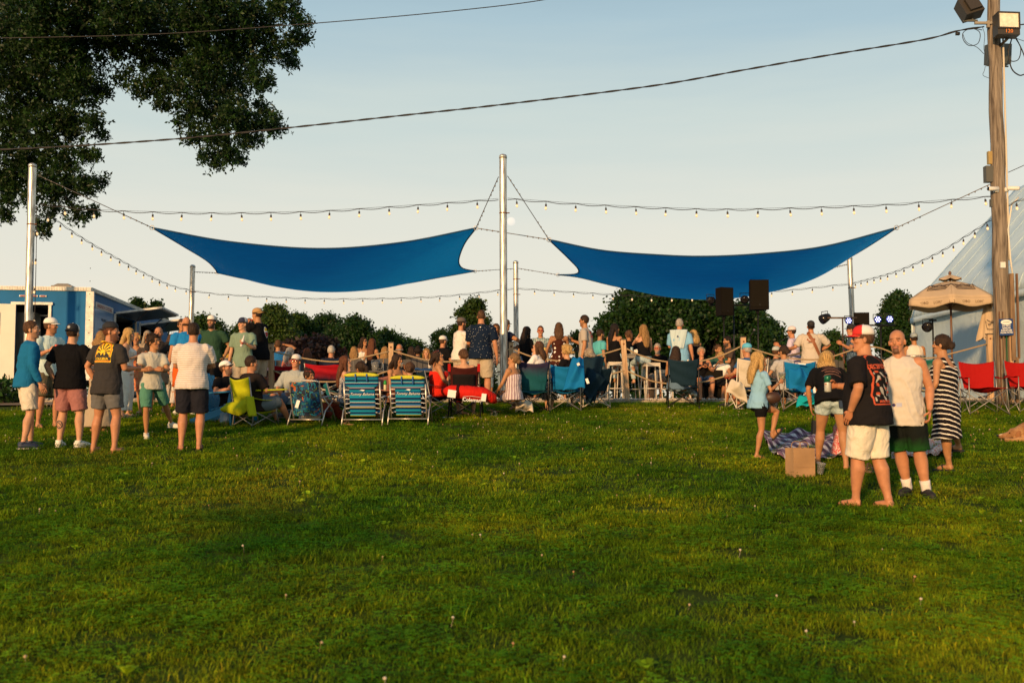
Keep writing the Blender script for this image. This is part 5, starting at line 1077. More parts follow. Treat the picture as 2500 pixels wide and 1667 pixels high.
    # ------------------------------------------------ hats and glasses
    if cap:
        c1 = cap.get('c', (.7, .7, .68)); c2 = cap.get('brim', c1); back = cap.get('back', 0); t = .020; fr = -1 if back else 1; m1 = mat('cap_%.2f_%.2f_%.2f' % c1, c1, .8, bump=.3, bscale=150); m2 = mat('cap_%.2f_%.2f_%.2f' % c2, c2, .8, bump=.3, bscale=150)
        cp = MB(); z0 = .042; cp.rings([hring(z0, .078 + .006, .098 + .006, -.008), hring(z0 + .025, .0845, .104, -.008), hring(z0 + .055, .078, .096, -.008), hring(z0 + .080, .060, .075, -.008), hring(z0 + .094, .036, .046, -.008), hring(z0 + .099, .010, .012, -.008)], 24)
        if cap.get('front'):
            cp.m = []; 
            for f in cp.f: cy = sum((Hr.transposed() @ (V(cp.v[i]) - HC_)).y for i in f) / len(f); cp.m.append(1 if cy * fr > .012 else 0)
        ob = cp.obj('cap', [m1, mat('cap_%.2f_%.2f_%.2f' % cap.get('front', c1), cap.get('front', c1), .8)], root)
        bm = MB(); bm.sheet(lambda u, v: hx((u - .5) * .155 * (1 - .35 * v * v * 4 * (u - .5) ** 2), (-.008 + fr * (.085 * math.sqrt(max(0, 1 - (2 * u - 1) ** 2 * .85)) + .075 * v * (1 - .55 * (2 * u - 1) ** 2))), z0 + .006 - .012 * v - .018 * (2 * u - 1) ** 2), 10, 4, .004); bm.obj('cap_brim', m2, ob)
        bt = MB(); bt.ell(hx(0, -.008, z0 + .100), (.007, .007, .004), n=8, m=5); bt.obj('cap_button', m1, ob)
        if cap.get('badge'):
            bd = MB(); p = hx(0, -.112 if back is 0 else -.112, z0 + .035); n3 = Hr @ V((0, -1 if not back else -1, .25)); q = n3.to_track_quat('Z', 'Y').to_matrix(); bd.lathe([(.022, 0), (.022, .003)], hx(0, -.110 * (1), z0 + .038), 14, rot=q); bd.obj('cap_badge', mat('cap_badge', cap['badge'], .6), ob)
    if glasses:
        gc = (.012, .010, .010) if glasses == 'dark' else (.30, .03, .015); gm = mat('lens_' + glasses, gc, .08, spec=.8); G_ = MB()
        if glasses == 'head': off = (0, -.03, .085)
        else: off = (0, 0, 0)
        for sd_ in (-1, 1): G_.ell(hx(sd_ * .031 + off[0], .092 + off[1], .006 + off[2]), (.024, .007, .018), rot=Hr, n=12, m=8)
        G_.tube([hx(-.02, .097 + off[1], .012 + off[2]), hx(.02, .097 + off[1], .012 + off[2])], .0035, 5)
        for sd_ in (-1, 1): G_.tube([hx(sd_ * .052, .090 + off[1], .012 + off[2]), hx(sd_ * .080, .03 + off[1], .010 + off[2]), hx(sd_ * .082, -.01 + off[1], .004 + off[2])], .003, 5)
        G_.obj('sunglasses', gm, root)
    PEOPLE[key] = dict(root=root, WR=WR, EL=EL, HC=HC_, Hr=Hr, X=X, Y=Y, Z=Z, chest=chest, sho=sho, s=s, pel=pel, hs=hs, knees=knees, ankles=ankles, waist=waist, W=W_)
    return root
def world_of(key, p):
    r = PEOPLE[key]['root']; return Matrix.Translation(r.location) @ Matrix.Rotation(r.rotation_euler.z, 4, 'Z') @ V(p)
def hand_point(key, i, out=.10, side=0.):
    q = PEOPLE[key]; d = (q['WR'][i] - q['EL'][i]).normalized(); inn = q['X'] * (1 if i == 0 else -1); inn = (inn - d * inn.dot(d)).normalized(); return world_of(key, q['WR'][i] + d * out * q['s'] + inn * (.032 + side) * q['s'])
# ================================================================ CAST
def C_(r, g, b): return (r, g, b)
def lum(px, py, Y): return At(px, py, Y).z
def P(key, px, ty, Y, face, label, sit=False, h=None, wfeet=None, capt=.0, **k):
    zg = PZ if Y > 21.85 else ground(0, Y); g = Gy(px, Y); g.z = zg; zt = lum(px, ty, Y) - capt
    if not sit: hh = (zt - zg) / 1.0 if h is None else h; loc = g; k['h'] = hh
    else:
        hh = h or (1.66 if k.get('sex') == 'f' else 1.78); ln = R(k.get('lean', 3)); s = hh / 1.75; up = (.17 * math.cos(ln / 2) + .34 * math.cos(ln) + .065 * math.cos(ln) + .045 + .235) * s; k['sit'] = max(.12, (zt - zg) - up); k['h'] = hh; loc = g
        if 'feet' not in k:
            st = k['sit']; r_ = .80 * s; d = math.sqrt(max(.02, min(.44 * s, r_) ** 2 * 1.9 - max(0, st - .08) ** 2 * .6)); k['feet'] = ((-.14, .42 if st > .38 else .58, 0, -8), (.14, .46 if st > .38 else .62, 0, 8)) if st < .62 else ((-.13, .34, st - .55, 0), (.13, .38, st - .5, 0))
    if wfeet:
        f = []; a = R(face); s = k['h'] / 1.75
        for q in wfeet:
            if len(q) >= 4 and q[0] == 'l': f.append(q[1:]); continue
            w = Gp(q[0], q[1]) - loc; x = w.x * math.cos(a) - w.y * math.sin(a); y = w.x * math.sin(a) + w.y * math.cos(a); f.append((x / s, y / s, max(0, w.z) * 1. , q[2] if len(q) > 2 else 0))
        k['feet'] = tuple(f)
    return person(key, loc, face, label, **k)
BLK = cloth('black_cotton', (.008, .0075, .008)); 
DEN = cloth('pale_denim', (.33, .42, .42), 'floral', (.42, .50, .49), .08); JEA = cloth('blue_denim', (.17, .24, .30), 'floral', (.22, .30, .36), .05)
KHA = cloth('khaki', (.42, .34, .24)); CRE = cloth('cream_cotton', (.70, .62, .48)); 
# ---- left group
P('qz', 62, 781, 14.0, 50, 'man in teal blue quarter zip pullover and cream shorts at the far left', skin='fair', hair=('short', 'brown'), top='long', topmat=cloth('teal_pullover', (.012, .13, .27)), bot='shorts', botmat=cloth('stone_shorts', (.62, .55, .43)), botlen=.55, arms=('down', ((.10, .10, -.50), (.4, -1, 0), .5)), look=(28, 4), shoes=('sneaker', (.02, .03, .06), (.6, .55, .45)), feet=((-.15, .10, 0, -6), (.12, -.06, 0, 12)), vox=.0125, beard='stubble', lod=0)
P('mint', 113, 775, 16.5, 125, 'man in white cap and pale mint shirt holding a can behind the blue pullover', skin='ruddy', hair=('short', 'brown'), beard='stubble', top='polo', topmat=cloth('mint_shirt', (.50, .62, .58)), bot='shorts', botmat=cloth('olive_shorts', (.13, .105, .06)), botlen=.6, arms=('down', 'hold'), cap=dict(c=(.78, .74, .66)), look=(-40, 0), shoes=('sandal', (.10, .05, .03), (.3, .2, .1)))
P('btee', 167, 790, 14.15, 6, 'man in black tee and dusty pink shorts with a backwards black and white cap', w=1.16, skin='fair', hair=('buzz', 'dark'), top='tee', topmat=BLK, sleeve=.58, bot='shorts', botmat=cloth('dusty_pink', (.34, .145, .13)), botlen=.56, arms=('pocket', 'fore'), cap=dict(c=(.70, .67, .6), front=(.012, .012, .014), brim=(.012, .012, .014), back=1, badge=(.4, .4, .38)), shoes=('sneaker', (.75, .72, .62), (.7, .66, .55)), feet=((-.15, .02, 0, -10), (.17, -.02, 0, 22)), vox=.0125, lod=0)
P('badge', 258, 785, 13.6, 24, 'red bearded man in charcoal tee with a yellow mountain badge on the back', w=1.12, skin='ruddy', hair=('short', 'auburn'), beard='beard', top='tee', topmat=cloth('charcoal_cotton', (.040, .036, .034)), sleeve=.55, hemz=-.05, bot='shorts', botmat=cloth('grey_nylon', (.125, .12, .115), rough=.5), botlen=.46, arms=('pocket', 'fore'), look=(58, 2), cap=dict(c=(.012, .012, .014), back=1), shoes=('flip', (.36, .22, .10), (.2, .12, .06)), feet=((-.22, .0, 0, -10), (.17, -.02, 0, 14)), vox=.0125, lod=0)
P('maxi', 240, 807, 15.9, 12, 'blond woman in rust top and long beige skirt behind the yellow badge tee', sex='f', skin='tan', hair=('bob', 'honey', .18), top='strap', topmat=cloth('rust_top', (.35, .13, .05)), hemz=.06, bot='skirt', botmat=cloth('beige_skirt', (.40, .32, .22)), botlen=.10, arms=('fore', 'fore'), shoes=('sandal', (.06, .03, .02), (.08, .04, .02)))
P('wht', 305, 800, 18.2, 82, 'blond woman in white top and white trousers facing right', sex='f', skin='fair', hair=('long', 'blond', .34), top='strap', topmat=cloth('white_cotton', (.74, .70, .62)), hemz=.02, bot='pants', botmat=cloth('white_linen', (.70, .66, .58)), botlen=.86, arms=('hold', 'hold'), shoes=('sandal', (.55, .42, .28), (.6, .5, .4)))
P('ord', 331, 813, 18.7, 196, 'tanned blond woman in orange red patterned dress holding a dark cup', sex='f', skin='tan', hair=('clip', 'blond'), top='dress', topmat=cloth('orange_print', (.48, .07, .03), 'floral', (.60, .36, .18), .025), botlen=.50, arms=('hold', 'lap'), look=(-28, 0), shoes=('sandal', (.6, .5, .35), (.6, .5, .4)), glasses='head')
P('bl8', 356, 808, 21.0, 150, 'blond woman mostly hidden behind the curly haired boy', sex='f', skin='tan', hair=('wavy', 'ash', .3), top='tee', topmat=cloth('sand_top', (.35, .27, .18)), bot='pants', botmat=KHA, botlen=.9)
P('bald9', 384, 798, 19.2, 168, 'bald older man in dark shirt looking at the camera behind the boy', skin='ruddy', hair=('bald', 'none'), beard='stubble', top='tee', topmat=cloth('dark_grey_tee', (.035, .03, .028)), bot='shorts', botmat=cloth('tan_short', (.30, .22, .14)), arms=('cross', 'cross'), shoes=('flip', (.6, .5, .4), (.5, .4, .3)), w=1.08)
P('boy', 368, 817, 15.1, 152, 'curly haired boy in pale polo and green shorts standing with folded arms', skin='tan', hair=('messy', 'dark'), top='polo', topmat=cloth('stone_polo', (.48, .46, .38)), bot='shorts', botmat=cloth('sea_green_shorts', (.085, .24, .17)), botlen=.55, arms=('cross', 'cross'), look=(-42, 2), w=.84, shoes=('sneaker', (.68, .62, .5), (.7, .66, .56)), wfeet=((424, 1060, -30), (357, 1071, 5)), vox=.0125, lod=0)
P('g11', 413, 817, 20.3, 28, 'long haired girl in white striped trousers behind the boy', sex='f', skin='tan', hair=('long', 'brown', .36), top='strap', topmat=cloth('white_cotton', (.74, .70, .62)), bot='pants', botmat=cloth('striped_linen', (.62, .57, .5), 'vstripe', (.30, .28, .27), .16), botlen=.95, arms=('fore', 'fore'), hemz=.02)
P('b12', 452, 771, 18.7, -28, 'bald man in bright blue patterned polo and orange shorts', skin='ruddy', hair=('bald', 'brown'), top='polo', topmat=cloth('bright_blue_print', (.015, .19, .45), 'specks', (.10, .34, .58), .018), bot='shorts', botmat=cloth('orange_cotton', (.62, .115, .02)), botlen=.62, arms=('down', 'face'), shoes=('sneaker', (.72, .68, .6), (.7, .66, .56)), w=1.1)
P('w14', 440, 778, 20.8, 160, 'brown haired woman whose face shows left of the bald head', sex='f', skin='tan', hair=('bun', 'brown'), top='tee', topmat=BLK, bot='pants', botmat=KHA, botlen=.9)
P('str', 466, 785, 13.85, -8, 'man in white tee with fine red stripes and dark shorts seen from behind', w=1.13, skin='ruddy', hair=('buzz', 'dark'), top='tee', topmat=cloth('fine_stripe', (.66, .62, .56), 'hstripe', (.44, .27, .20), .030, wr=.3), sleeve=.6, bot='shorts', botmat=cloth('dark_navy_shorts', (.018, .018, .024)), botlen=.58, arms=('cross', 'cross'), shoes=('flip', (.05, .03, .02), (.08, .05, .03)), feet=((-.13, .0, 0, -14), (.10, .02, 0, 6)), vox=.0125, lod=0)
P('grn', 514, 769, 21.0, 172, 'smiling man in forest green tee, black shorts and white cap with maroon brim', w=1.14, skin='olive', hair=('short', 'black'), beard='beard', top='tee', topmat=cloth('forest_green_tee', (.030, .072, .040)), bot='shorts', botmat=cloth('black_shorts', (.012, .011, .012)), botlen=.55, arms=('pocket', 'loose'), look=(12, 2), cap=dict(c=(.74, .70, .62), brim=(.22, .02, .02)), shoes=('sneaker', (.75, .72, .65), (.7, .66, .56)))
P('sage', 592, 775, 20.8, 184, 'young man in sage green tee and navy cap holding a bottle', skin='fair', hair=('short', 'brown'), top='tee', topmat=cloth('sage_tee', (.19, .27, .19)), sleeve=.65, hemz=-.06, bot='shorts', botmat=KHA, botlen=.6, arms=('hold', 'down'), look=(28, 0), cap=dict(c=(.45, .45, .45), front=(.015, .02, .05), brim=(.02, .022, .04)))
P('ochre', 630, 749, 21.6, -66, 'tall man in black tee and backwards ochre cap drinking beside the rope post', w=1.08, skin='tan', hair=('short', 'dark'), top='tee', topmat=BLK, sleeve=.6, hemz=-.04, bot='shorts', botmat=KHA, botlen=.6, arms=('drink', 'drink'), look=(-8, -4), cap=dict(c=(.42, .24, .09), back=1))
# ---- seated left and centre, lawn
P('adir', 566, 879, 17.2, 128, 'bearded man in white cap and sunglasses lounging in the blue wooden chair', sit=True, w=1.15, lean=-22, skin='ruddy', hair=('short', 'brown'), beard='beard', top='tee', topmat=BLK, bot='shorts', botmat=cloth('faded_blue_short', (.20, .25, .28)), botlen=.5, arms=('rest', 'rest'), look=(-25, 14), cap=dict(c=(.8, .77, .7)), glasses='dark', wfeet=((575, 1022, -20), (538, 1034, 20)), shoes=('flip', (.15, .07, .03), (.2, .1, .05)))
P('dark20', 617, 867, 16.7, 42, 'dark haired man in black tee sitting in the yellow folding chair', sit=True, w=1.14, lean=-8, skin='ruddy', hair=('short', 'dark'), top='tee', topmat=cloth('faded_black', (.022, .016, .014)), sleeve=.7, bot='shorts', botmat=cloth('slate_shorts', (.12, .15, .17)), botlen=.6, arms=('rest', 'rest'), look=(25, 0), shoes=('sneaker', (.02, .015, .015), (.3, .1, .06)))
P('old21', 652, 868, 22.6, 88, 'older blond woman in sunglasses and pink patterned shirt', sit=True, sex='f', skin='tan', hair=('updo', 'ash'), top='tee', topmat=cloth('pink_print', (.60, .25, .27), 'floral', (.66, .5, .46), .02), bot='pants', botmat=CRE, glasses='dark')
P('yc', 548, 863, 23.0, 70, 'man in yellow cap seated behind the green tee', sit=True, skin='ruddy', hair=('short', 'grey'), top='tee', topmat=cloth('dark_grey_tee', (.035, .03, .028)), bot='shorts', botmat=KHA, cap=dict(c=(.60, .34, .04)), arms=('rest', 'face'))
P('p22', 677, 828, 24.2, -10, 'man in blue shirt resting a hand on his head beside the rope post', sit=True, skin='tan', hair=('short', 'brown'), top='tee', topmat=cloth('royal_tee', (.02, .14, .35)), bot='shorts', botmat=KHA, arms=('rest', 'head'))
P('g23', 703, 847, 23.4, 40, 'woman with long silver hair and red floral top', sit=True, sex='f', skin='tan', hair=('bob', 'grey', .24), top='tee', topmat=cloth('red_floral', (.55, .06, .03), 'floral', (.6, .4, .3), .03), bot='pants', botmat=KHA)
P('rsun', 716, 864, 18.2, 194, 'man in white cap, red sunglasses and grey tee facing the camera from his chair', sit=True, w=1.06, lean=-10, skin='ruddy', hair=('short', 'brown'), top='tee', topmat=cloth('heather_grey', (.36, .38, .34)), sleeve=.95, bot='shorts', botmat=cloth('blue_swim', (.12, .17, .24)), botlen=.55, arms=('lap', 'lap'), look=(0, 6), cap=dict(c=(.70, .62, .54)), glasses='red', wfeet=((735, 1012, -20), (693, 1026, 15)), shoes=('sneaker', (.03, .02, .02), (.4, .3, .2)), vox=.014, lod=0)
P('b25', 749, 848, 23.6, -18, 'woman with wavy auburn hair seen from behind left of the navy jacket', sit=True, sex='f', skin='tan', hair=('wavy', 'auburn', .24), top='tee', topmat=cloth('olive_top', (.10, .09, .05)), bot='pants', botmat=KHA)
P('w27', 806, 842, 23.0, 12, 'white haired man in navy jacket seen from behind', sit=True, w=1.25, skin='ruddy', hair=('short', 'white'), top='long', topmat=cloth('navy_jacket', (.012, .018, .035)), bot='pants', botmat=KHA, arms=('lap', 'lap'))
P('leaf', 757, 899, 17.3, 42, 'curly haired woman glaring over her shoulder from the leaf print chair', sit=True, sex='f', w=1.12, lean=-6, skin='brown', hair=('bun', 'dark'), top='tee', topmat=cloth('off_white_top', (.66, .6, .5)), bot='pants', botmat=cloth('rust_pants', (.25, .045, .02)), botlen=.9, arms=('lap', ((.12, .36, -.30), (.6, -.5, -.5), .5)), look=(82, -4), vox=.014, lod=0, glasses='head')
P('flo', 842, 867, 18.4, 92, 'girl with very long brown hair in blue and white floral dress looking down', sit=True, sex='f', skin='fair', hair=('long', 'auburn', .46), top='dress', topmat=cloth('navy_floral', (.03, .05, .12), 'floral', (.62, .58, .5), .018), botlen=.7, arms=('lap', 'lap'), look=(-6, 22), shoes=('sandal', (.3, .15, .06), (.4, .25, .12)), vox=.014, lod=0)
P('pony', 884, 881, 17.3, 4, 'woman with dark ponytail in the left striped beach chair', sit=True, sex='f', lean=-8, skin='tan', hair=('ponytail', 'dark', .24), top='tee', topmat=cloth('plum_top', (.10, .03, .04)), bot='shorts', botmat=BLK, look=(-55, 4), arms=('lap', 'lap'))
P('sun31', 886, 823, 26.2, 158, 'woman in sunglasses and white tank top standing far behind', sex='f', skin='tan', hair=('long', 'dark', .3), top='strap', topmat=cloth('white_cotton', (.74, .70, .62)), bot='jeans', botmat=JEA, glasses='dark', look=(-30, 4))
P('aub', 906, 826, 25.6, 20, 'woman with long curly auburn hair and black sleeveless top', sex='f', skin='tan', hair=('wavy', 'auburn', .46), top='strap', topmat=BLK, bot='jeans', botmat=DEN, arms=('down', 'fore'))
P('b33', 863, 845, 23.4, -5, 'woman with short blond hair sitting beneath the woman in sunglasses', sit=True, sex='f', skin='fair', hair=('bob', 'honey', .2), top='tee', topmat=cloth('grey_top', (.2, .18, .16)), bot='pants', botmat=KHA)
P('b34', 938, 845, 23.2, 14, 'woman with very long straight blond hair left of the second rope post', sit=True, sex='f', skin='fair', hair=('long', 'honey', .58), top='tee', topmat=cloth('plaid_navy', (.03, .06, .12), 'check', (.3, .35, .4), .05), bot='jeans', botmat=JEA)
P('g35', 974, 838, 24.0, 0, 'balding grey haired man right of the second rope post', sit=True, w=1.1, skin='ruddy', hair=('bald', 'grey'), top='tee', topmat=cloth('dark_olive', (.04, .035, .02)), bot='pants', botmat=KHA)
P('drk', 965, 863, 18.8, 132, 'dark haired woman in brown halter dress drinking from a cup', sit=True, sex='f', w=1.05, skin='tan', hair=('wavy', 'dark', .22), top='dress', topmat=cloth('brown_dress', (.16, .06, .03)), botlen=.5, arms=('drink', 'lap'), look=(-20, 0), vox=.014, lod=0)
P('clip', 1001, 883, 17.3, 2, 'woman with brown updo and hair clip in the right striped beach chair', sit=True, sex='f', lean=-8, skin='fair', hair=('clip', 'brown'), top='strap', topmat=cloth('plum_top', (.10, .03, .04)), bot='shorts', botmat=BLK, arms=('lap', 'rest'))
P('puff', 1019, 845, 23.0, 4, 'person with black bun and black puffer jacket behind the updo', sit=True, sex='f', w=1.15, skin='tan', hair=('bun', 'black'), top='long', topmat=cloth('puffer_black', (.015, .02, .03)), bot='pants', botmat=BLK)
P('bk38', 1004, 845, 24.2, -10, 'dark haired woman beside the puffer jacket', sit=True, sex='f', skin='tan', hair=('long', 'dark', .3), top='tee', topmat=BLK, bot='pants', botmat=BLK)
P('b39', 1042, 849, 24.4, 188, 'blond woman facing the camera under the man with the clear cup', sit=True, sex='f', skin='fair', hair=('wavy', 'honey', .24), top='tee', topmat=cloth('white_cotton', (.74, .70, .62)), bot='pants', botmat=KHA)
P('red', 1068, 853, 18.6, 84, 'dark haired woman in bright red dress looking down at her lap', sit=True, sex='f', w=1.28, skin='tan', hair=('bob', 'dark', .15), top='dress', topmat=cloth('bright_red', (.62, .025, .012)), botlen=.55, arms=('lap', 'lap'), look=(8, 24), vox=.014, lod=0, glasses='head', belly=.3)
P('b41', 1078, 819, 24.0, 48, 'man in white cap and black tee holding up a clear cup', sit=True, w=1.15, skin='ruddy', hair=('buzz', 'brown'), top='tee', topmat=BLK, bot='shorts', botmat=KHA, arms=('down', 'hold'), cap=dict(c=(.72, .68, .6)), beard='beard')
P('w42', 1122, 774, 22.7, 58, 'man in white tee and grey cap standing with folded arms', skin='ruddy', hair=('short', 'dark'), beard='beard', top='tee', topmat=cloth('worn_white', (.68, .63, .55)), sleeve=.6, bot='shorts', botmat=KHA, arms=('cross', 'cross'), cap=dict(c=(.12, .09, .07)))
P('rb43', 1133, 851, 18.1, 2, 'woman with low brown bun and black strap top in the black mesh chair', sit=True, sex='f', w=1.12, lean=-5, skin='fair', hair=('updo', 'brown'), top='strap', topmat=BLK, bot='shorts', botmat=BLK, look=(-30, 0), arms=('rest', 'lap'), vox=.014)
P('navy', 1174, 753, 21.2, 6, 'tall man in navy dotted polo and khaki shorts with his back to the camera', w=1.18, skin='ruddy', hair=('buzz', 'brown'), top='polo', topmat=cloth('navy_dots', (.008, .016, .034), 'specks', (.34, .33, .30), .04), sleeve=.68, bot='shorts', botmat=cloth('khaki_flat', (.44, .36, .25)), botlen=.60, arms=('fore', 'down'), shoes=('sneaker', (.3, .25, .2), (.6, .55, .45)), vox=.014)
P('w46', 1212, 789, 23.2, 195, 'brown haired woman peeking out left of the tall pole', sex='f', skin='tan', hair=('bob', 'brown', .14), top='tee', topmat=cloth('dark_print', (.04, .03, .04), 'floral', (.3, .25, .22), .04), bot='jeans', botmat=JEA)
P('m47', 1230, 778, 24.0, 70, 'man in navy tee and cap half hidden by the tall pole', w=1.15, skin='tan', hair=('short', 'dark'), top='tee', topmat=cloth('navy_tee', (.012, .016, .035)), bot='shorts', botmat=KHA, arms=('fore', ((.02, .26, -.12), (1, .0, -.2), 1.)), cap=dict(c=(.10, .07, .05)))
P('b48', 1283, 796, 23.2, 52, 'woman with long dark hair and black tee right of the small middle pole', sex='f', skin='tan', hair=('wavy', 'dark', .36), top='tee', topmat=BLK, bot='jeans', botmat=JEA, arms=('down', 'fore'))
P('plaid', 1320, 794, 24.6, 182, 'mustached man in sunglasses and pale plaid shirt facing the camera', w=1.12, skin='ruddy', hair=('buzz', 'auburn'), beard='mustache', top='tee', topmat=cloth('pale_plaid', (.42, .46, .42), 'check', (.12, .22, .22), .055), bot='shorts', botmat=KHA, glasses='red', arms=('fore', 'fore'))
P('dots', 1365, 786, 22.5, 2, 'woman in brown polka dot halter dress seen from behind', sex='f', w=1.08, skin='brown', hair=('long', 'brown', .28), top='halter', topmat=cloth('brown_polka', (.055, .016, .010), 'dots', (.74, .68, .58), .095), hemz=-.15, bot='skirt', botmat=cloth('brown_polka', (0, 0, 0)), botlen=.56, arms=('loose', 'fore'))
P('m51', 1432, 767, 22.4, -72, 'man in sunglasses and grey tee with red print facing left', w=1.05, skin='tan', hair=('short', 'dark'), beard='stubble', top='tee', topmat=cloth('warm_grey_tee', (.40, .35, .29)), sleeve=.62, hemz=-.05, bot='shorts', botmat=KHA, arms=('down', 'hold'), glasses='dark')
P('teal', 1463, 803, 25.0, 62, 'man with dark beard in turquoise tee behind the grey tee', skin='olive', hair=('short', 'dark'), beard='beard', top='tee', topmat=cloth('turquoise_tee', (.10, .42, .44)), bot='shorts', botmat=KHA, glasses='dark')
P('phone', 1313, 831, 19.5, -72, 'woman in white blouse looking down at the phone in her hands', sit=True, sex='f', w=1.22, skin='fair', hair=('wavy', 'brown', .24), top='tee', topmat=cloth('white_blouse', (.74, .70, .66)), sleeve=.8, bot='skirt', botmat=cloth('black_white_print', (.02, .018, .018), 'floral', (.5, .45, .4), .02), botlen=.6, arms=('phone', 'phone'), look=(0, 26), vox=.014, lod=0, glasses='head')
P('mauve', 1254, 860, 18.4, -58, 'woman with clipped up hair in mauve and white striped dress', sit=True, sex='f', w=1.15, skin='tan', hair=('clip', 'lightbrown'), top='dress', topmat=cloth('mauve_stripe', (.34, .24, .27), 'vstripe', (.66, .58, .56), .30), botlen=.5, arms=('lap', 'lap'), look=(-18, 20), wfeet=((1200, 992, 0), (1262, 1004, 0)), vox=.014)
P('curl', 1388, 841, 19.3, -62, 'older woman with blond curls and black top in the bright blue chair', sit=True, sex='f', w=1.25, skin='fair', hair=('curly', 'blond', .06), top='tee', topmat=BLK, sleeve=.95, bot='skirt', botmat=cloth('black_white_print', (0, 0, 0)), botlen=.6, arms=('lap', 'lap'), vox=.014)
P('grey56', 1442, 848, 20.0, -40, 'older woman with short ash blond hair above the navy blanket', sit=True, sex='f', skin='fair', hair=('bob', 'ash', .08), top='tee', topmat=cloth('cream_top', (.6, .52, .42)), bot='pants', botmat=KHA, glasses='head')
# ---- bar and patio right
P('back57', 1500, 789, 22.9, 30, 'woman with long dark hair, bare back and jeans on the left bar stool', sit=True, sex='f', skin='tan', hair=('long', 'black', .40), top='strap', topmat=BLK, hemz=-.02, bot='jeans', botmat=DEN, botlen=.95, look=(48, 0), arms=('fore', 'fore'))
P('p58', 1538, 805, 24.4, -20, 'woman with brown ponytail and black top beyond the bar table', sit=True, sex='f', skin='tan', hair=('ponytail', 'brown', .2), top='tee', topmat=BLK, bot='pants', botmat=BLK)
P('long59', 1573, 791, 22.9, -14, 'woman with long honey blond hair, black top and pale jeans on the right bar stool', sit=True, sex='f', w=1.06, skin='fair', hair=('long', 'honey', .42), top='strap', topmat=BLK, hemz=.07, bot='jeans', botmat=DEN, botlen=.95, arms=('face', 'lap'), look=(-12, 6))
P('old60', 1607, 837, 24.6, 200, 'older bearded man in red sunglasses right of the honey blond hair', sit=True, skin='ruddy', hair=('short', 'grey'), beard='beard', top='tee', topmat=BLK, bot='shorts', botmat=KHA, glasses='red')
P('ltb', 1660, 776, 23.0, 22, 'grey haired man in light blue shirt with a pale sweater over his shoulders', sit=True, h=1.82, w=1.14, skin='ruddy', hair=('short', 'grey'), top='tee', topmat=cloth('sky_blue_shirt', (.20, .42, .60)), sleeve=.7, hemz=-.05, bot='shorts', botmat=cloth('tan_short', (.30, .22, .14)), botlen=.6, arms=('fore', 'down'))
P('b62', 1697, 804, 24.0, -24, 'blond woman in black dress beside the light blue shirt', sex='f', skin='tan', hair=('wavy', 'blond', .24), top='dress', topmat=BLK, botlen=.5, arms=('down', 'fore'))
P('navych', 1650, 844, 20.0, 26, 'woman with dark wavy hair sitting in the dark navy camp chair', sit=True, sex='f', skin='tan', hair=('wavy', 'dark', .34), top='strap', topmat=cloth('blue_grey_top', (.1, .16, .22)), bot='jeans', botmat=JEA, botlen=.8, arms=('lap', 'rest'), wfeet=((1700, 985, 0), (1728, 990, 0)), vox=.014)
P('r64', 1713, 846, 22.5, 176, 'older person taking a picture with a phone behind the lower rope', sit=True, sex='f', w=1.1, skin='ruddy', hair=('updo', 'ash'), top='strap', topmat=BLK, bot='shorts', botmat=cloth('navy_swim', (.03, .06, .12)), arms=('phone', 'phone'), look=(0, 14))
P('gr64', 1753, 840, 23.8, 162, 'bearded man in dark green tee left of the loudspeaker stand', sit=True, skin='tan', hair=('short', 'brown'), beard='beard', top='tee', topmat=cloth('dark_green_tee', (.03, .09, .07)), bot='shorts', botmat=KHA, arms=('fore', 'lap'))
P('wb64', 1763, 858, 22.6, 205, 'blond woman in white bikini top near the loudspeaker stand', sit=True, sex='f', skin='brown', hair=('updo', 'blond'), top='fit', sleeve=.0, topmat=cloth('white_cotton', (0, 0, 0)), hemz=.28, bot='skirt', botmat=BLK, botlen=.4, arms=('lap', 'drink'))
P('br64', 1783, 819, 24.0, -92, 'dark bearded man in brown tee behind the loudspeaker stand', sit=True, skin='tan', hair=('short', 'black'), beard='beard', top='tee', topmat=cloth('brown_tee', (.07, .05, .04)), bot='shorts', botmat=KHA, arms=('fore', 'rest'))
P('bcap', 1829, 837, 19.9, -34, 'man in light blue cap sitting in the cream and red chair', sit=True, w=1.1, skin='ruddy', hair=('short', 'grey'), top='tee', topmat=cloth('mid_blue_tee', (.03, .10, .22)), bot='shorts', botmat=cloth('dark_navy_shorts', (0, 0, 0)), arms=('rest', 'rest'), cap=dict(c=(.10, .42, .56)), wfeet=((1774, 994, 0), (1808, 1000, 0)), shoes=('sneaker', (.02, .018, .018), (.6, .55, .5)))
P('sing', 1940, 796, 24.6, -64, 'singer in white cap and lilac white tee at the microphone', w=1.08, skin='ruddy', hair=('short', 'dark'), top='tee', topmat=cloth('lilac_white', (.60, .52, .66)), sleeve=.6, bot='shorts', botmat=KHA, arms=('fret', 'guitar'), cap=dict(c=(.72, .62, .62), brim=(.03, .02, .02)))
P('guit', 1983, 782, 23.6, 8, 'guitarist in beige tee with brown strap and black cap seen from behind', w=1.22, skin='ruddy', hair=('buzz', 'dark'), top='tee', topmat=cloth('beige_tee', (.52, .45, .36)), sleeve=.7, hemz=-.05, bot='shorts', botmat=cloth('slate_teal_short', (.05, .12, .12)), botlen=.6, arms=(((.26, .20, -.26), (.6, -.3, -1), .9), ((.02, .20, -.30), (1, -.2, -.1), .9)), look=(0, 14), cap=dict(c=(.02, .016, .014), back=1))
P('bass', 2086, 791, 23.4, -72, 'bass player in navy flowered shirt and black cap beside the light stand', w=1.12, skin='ruddy', hair=('short', 'dark'), top='tee', topmat=cloth('navy_flower', (.010, .022, .05), 'floral', (.14, .22, .30), .028), bot='shorts', botmat=BLK, arms=('fret', 'guitar'), cap=dict(c=(.014, .012, .014)), glasses='dark')
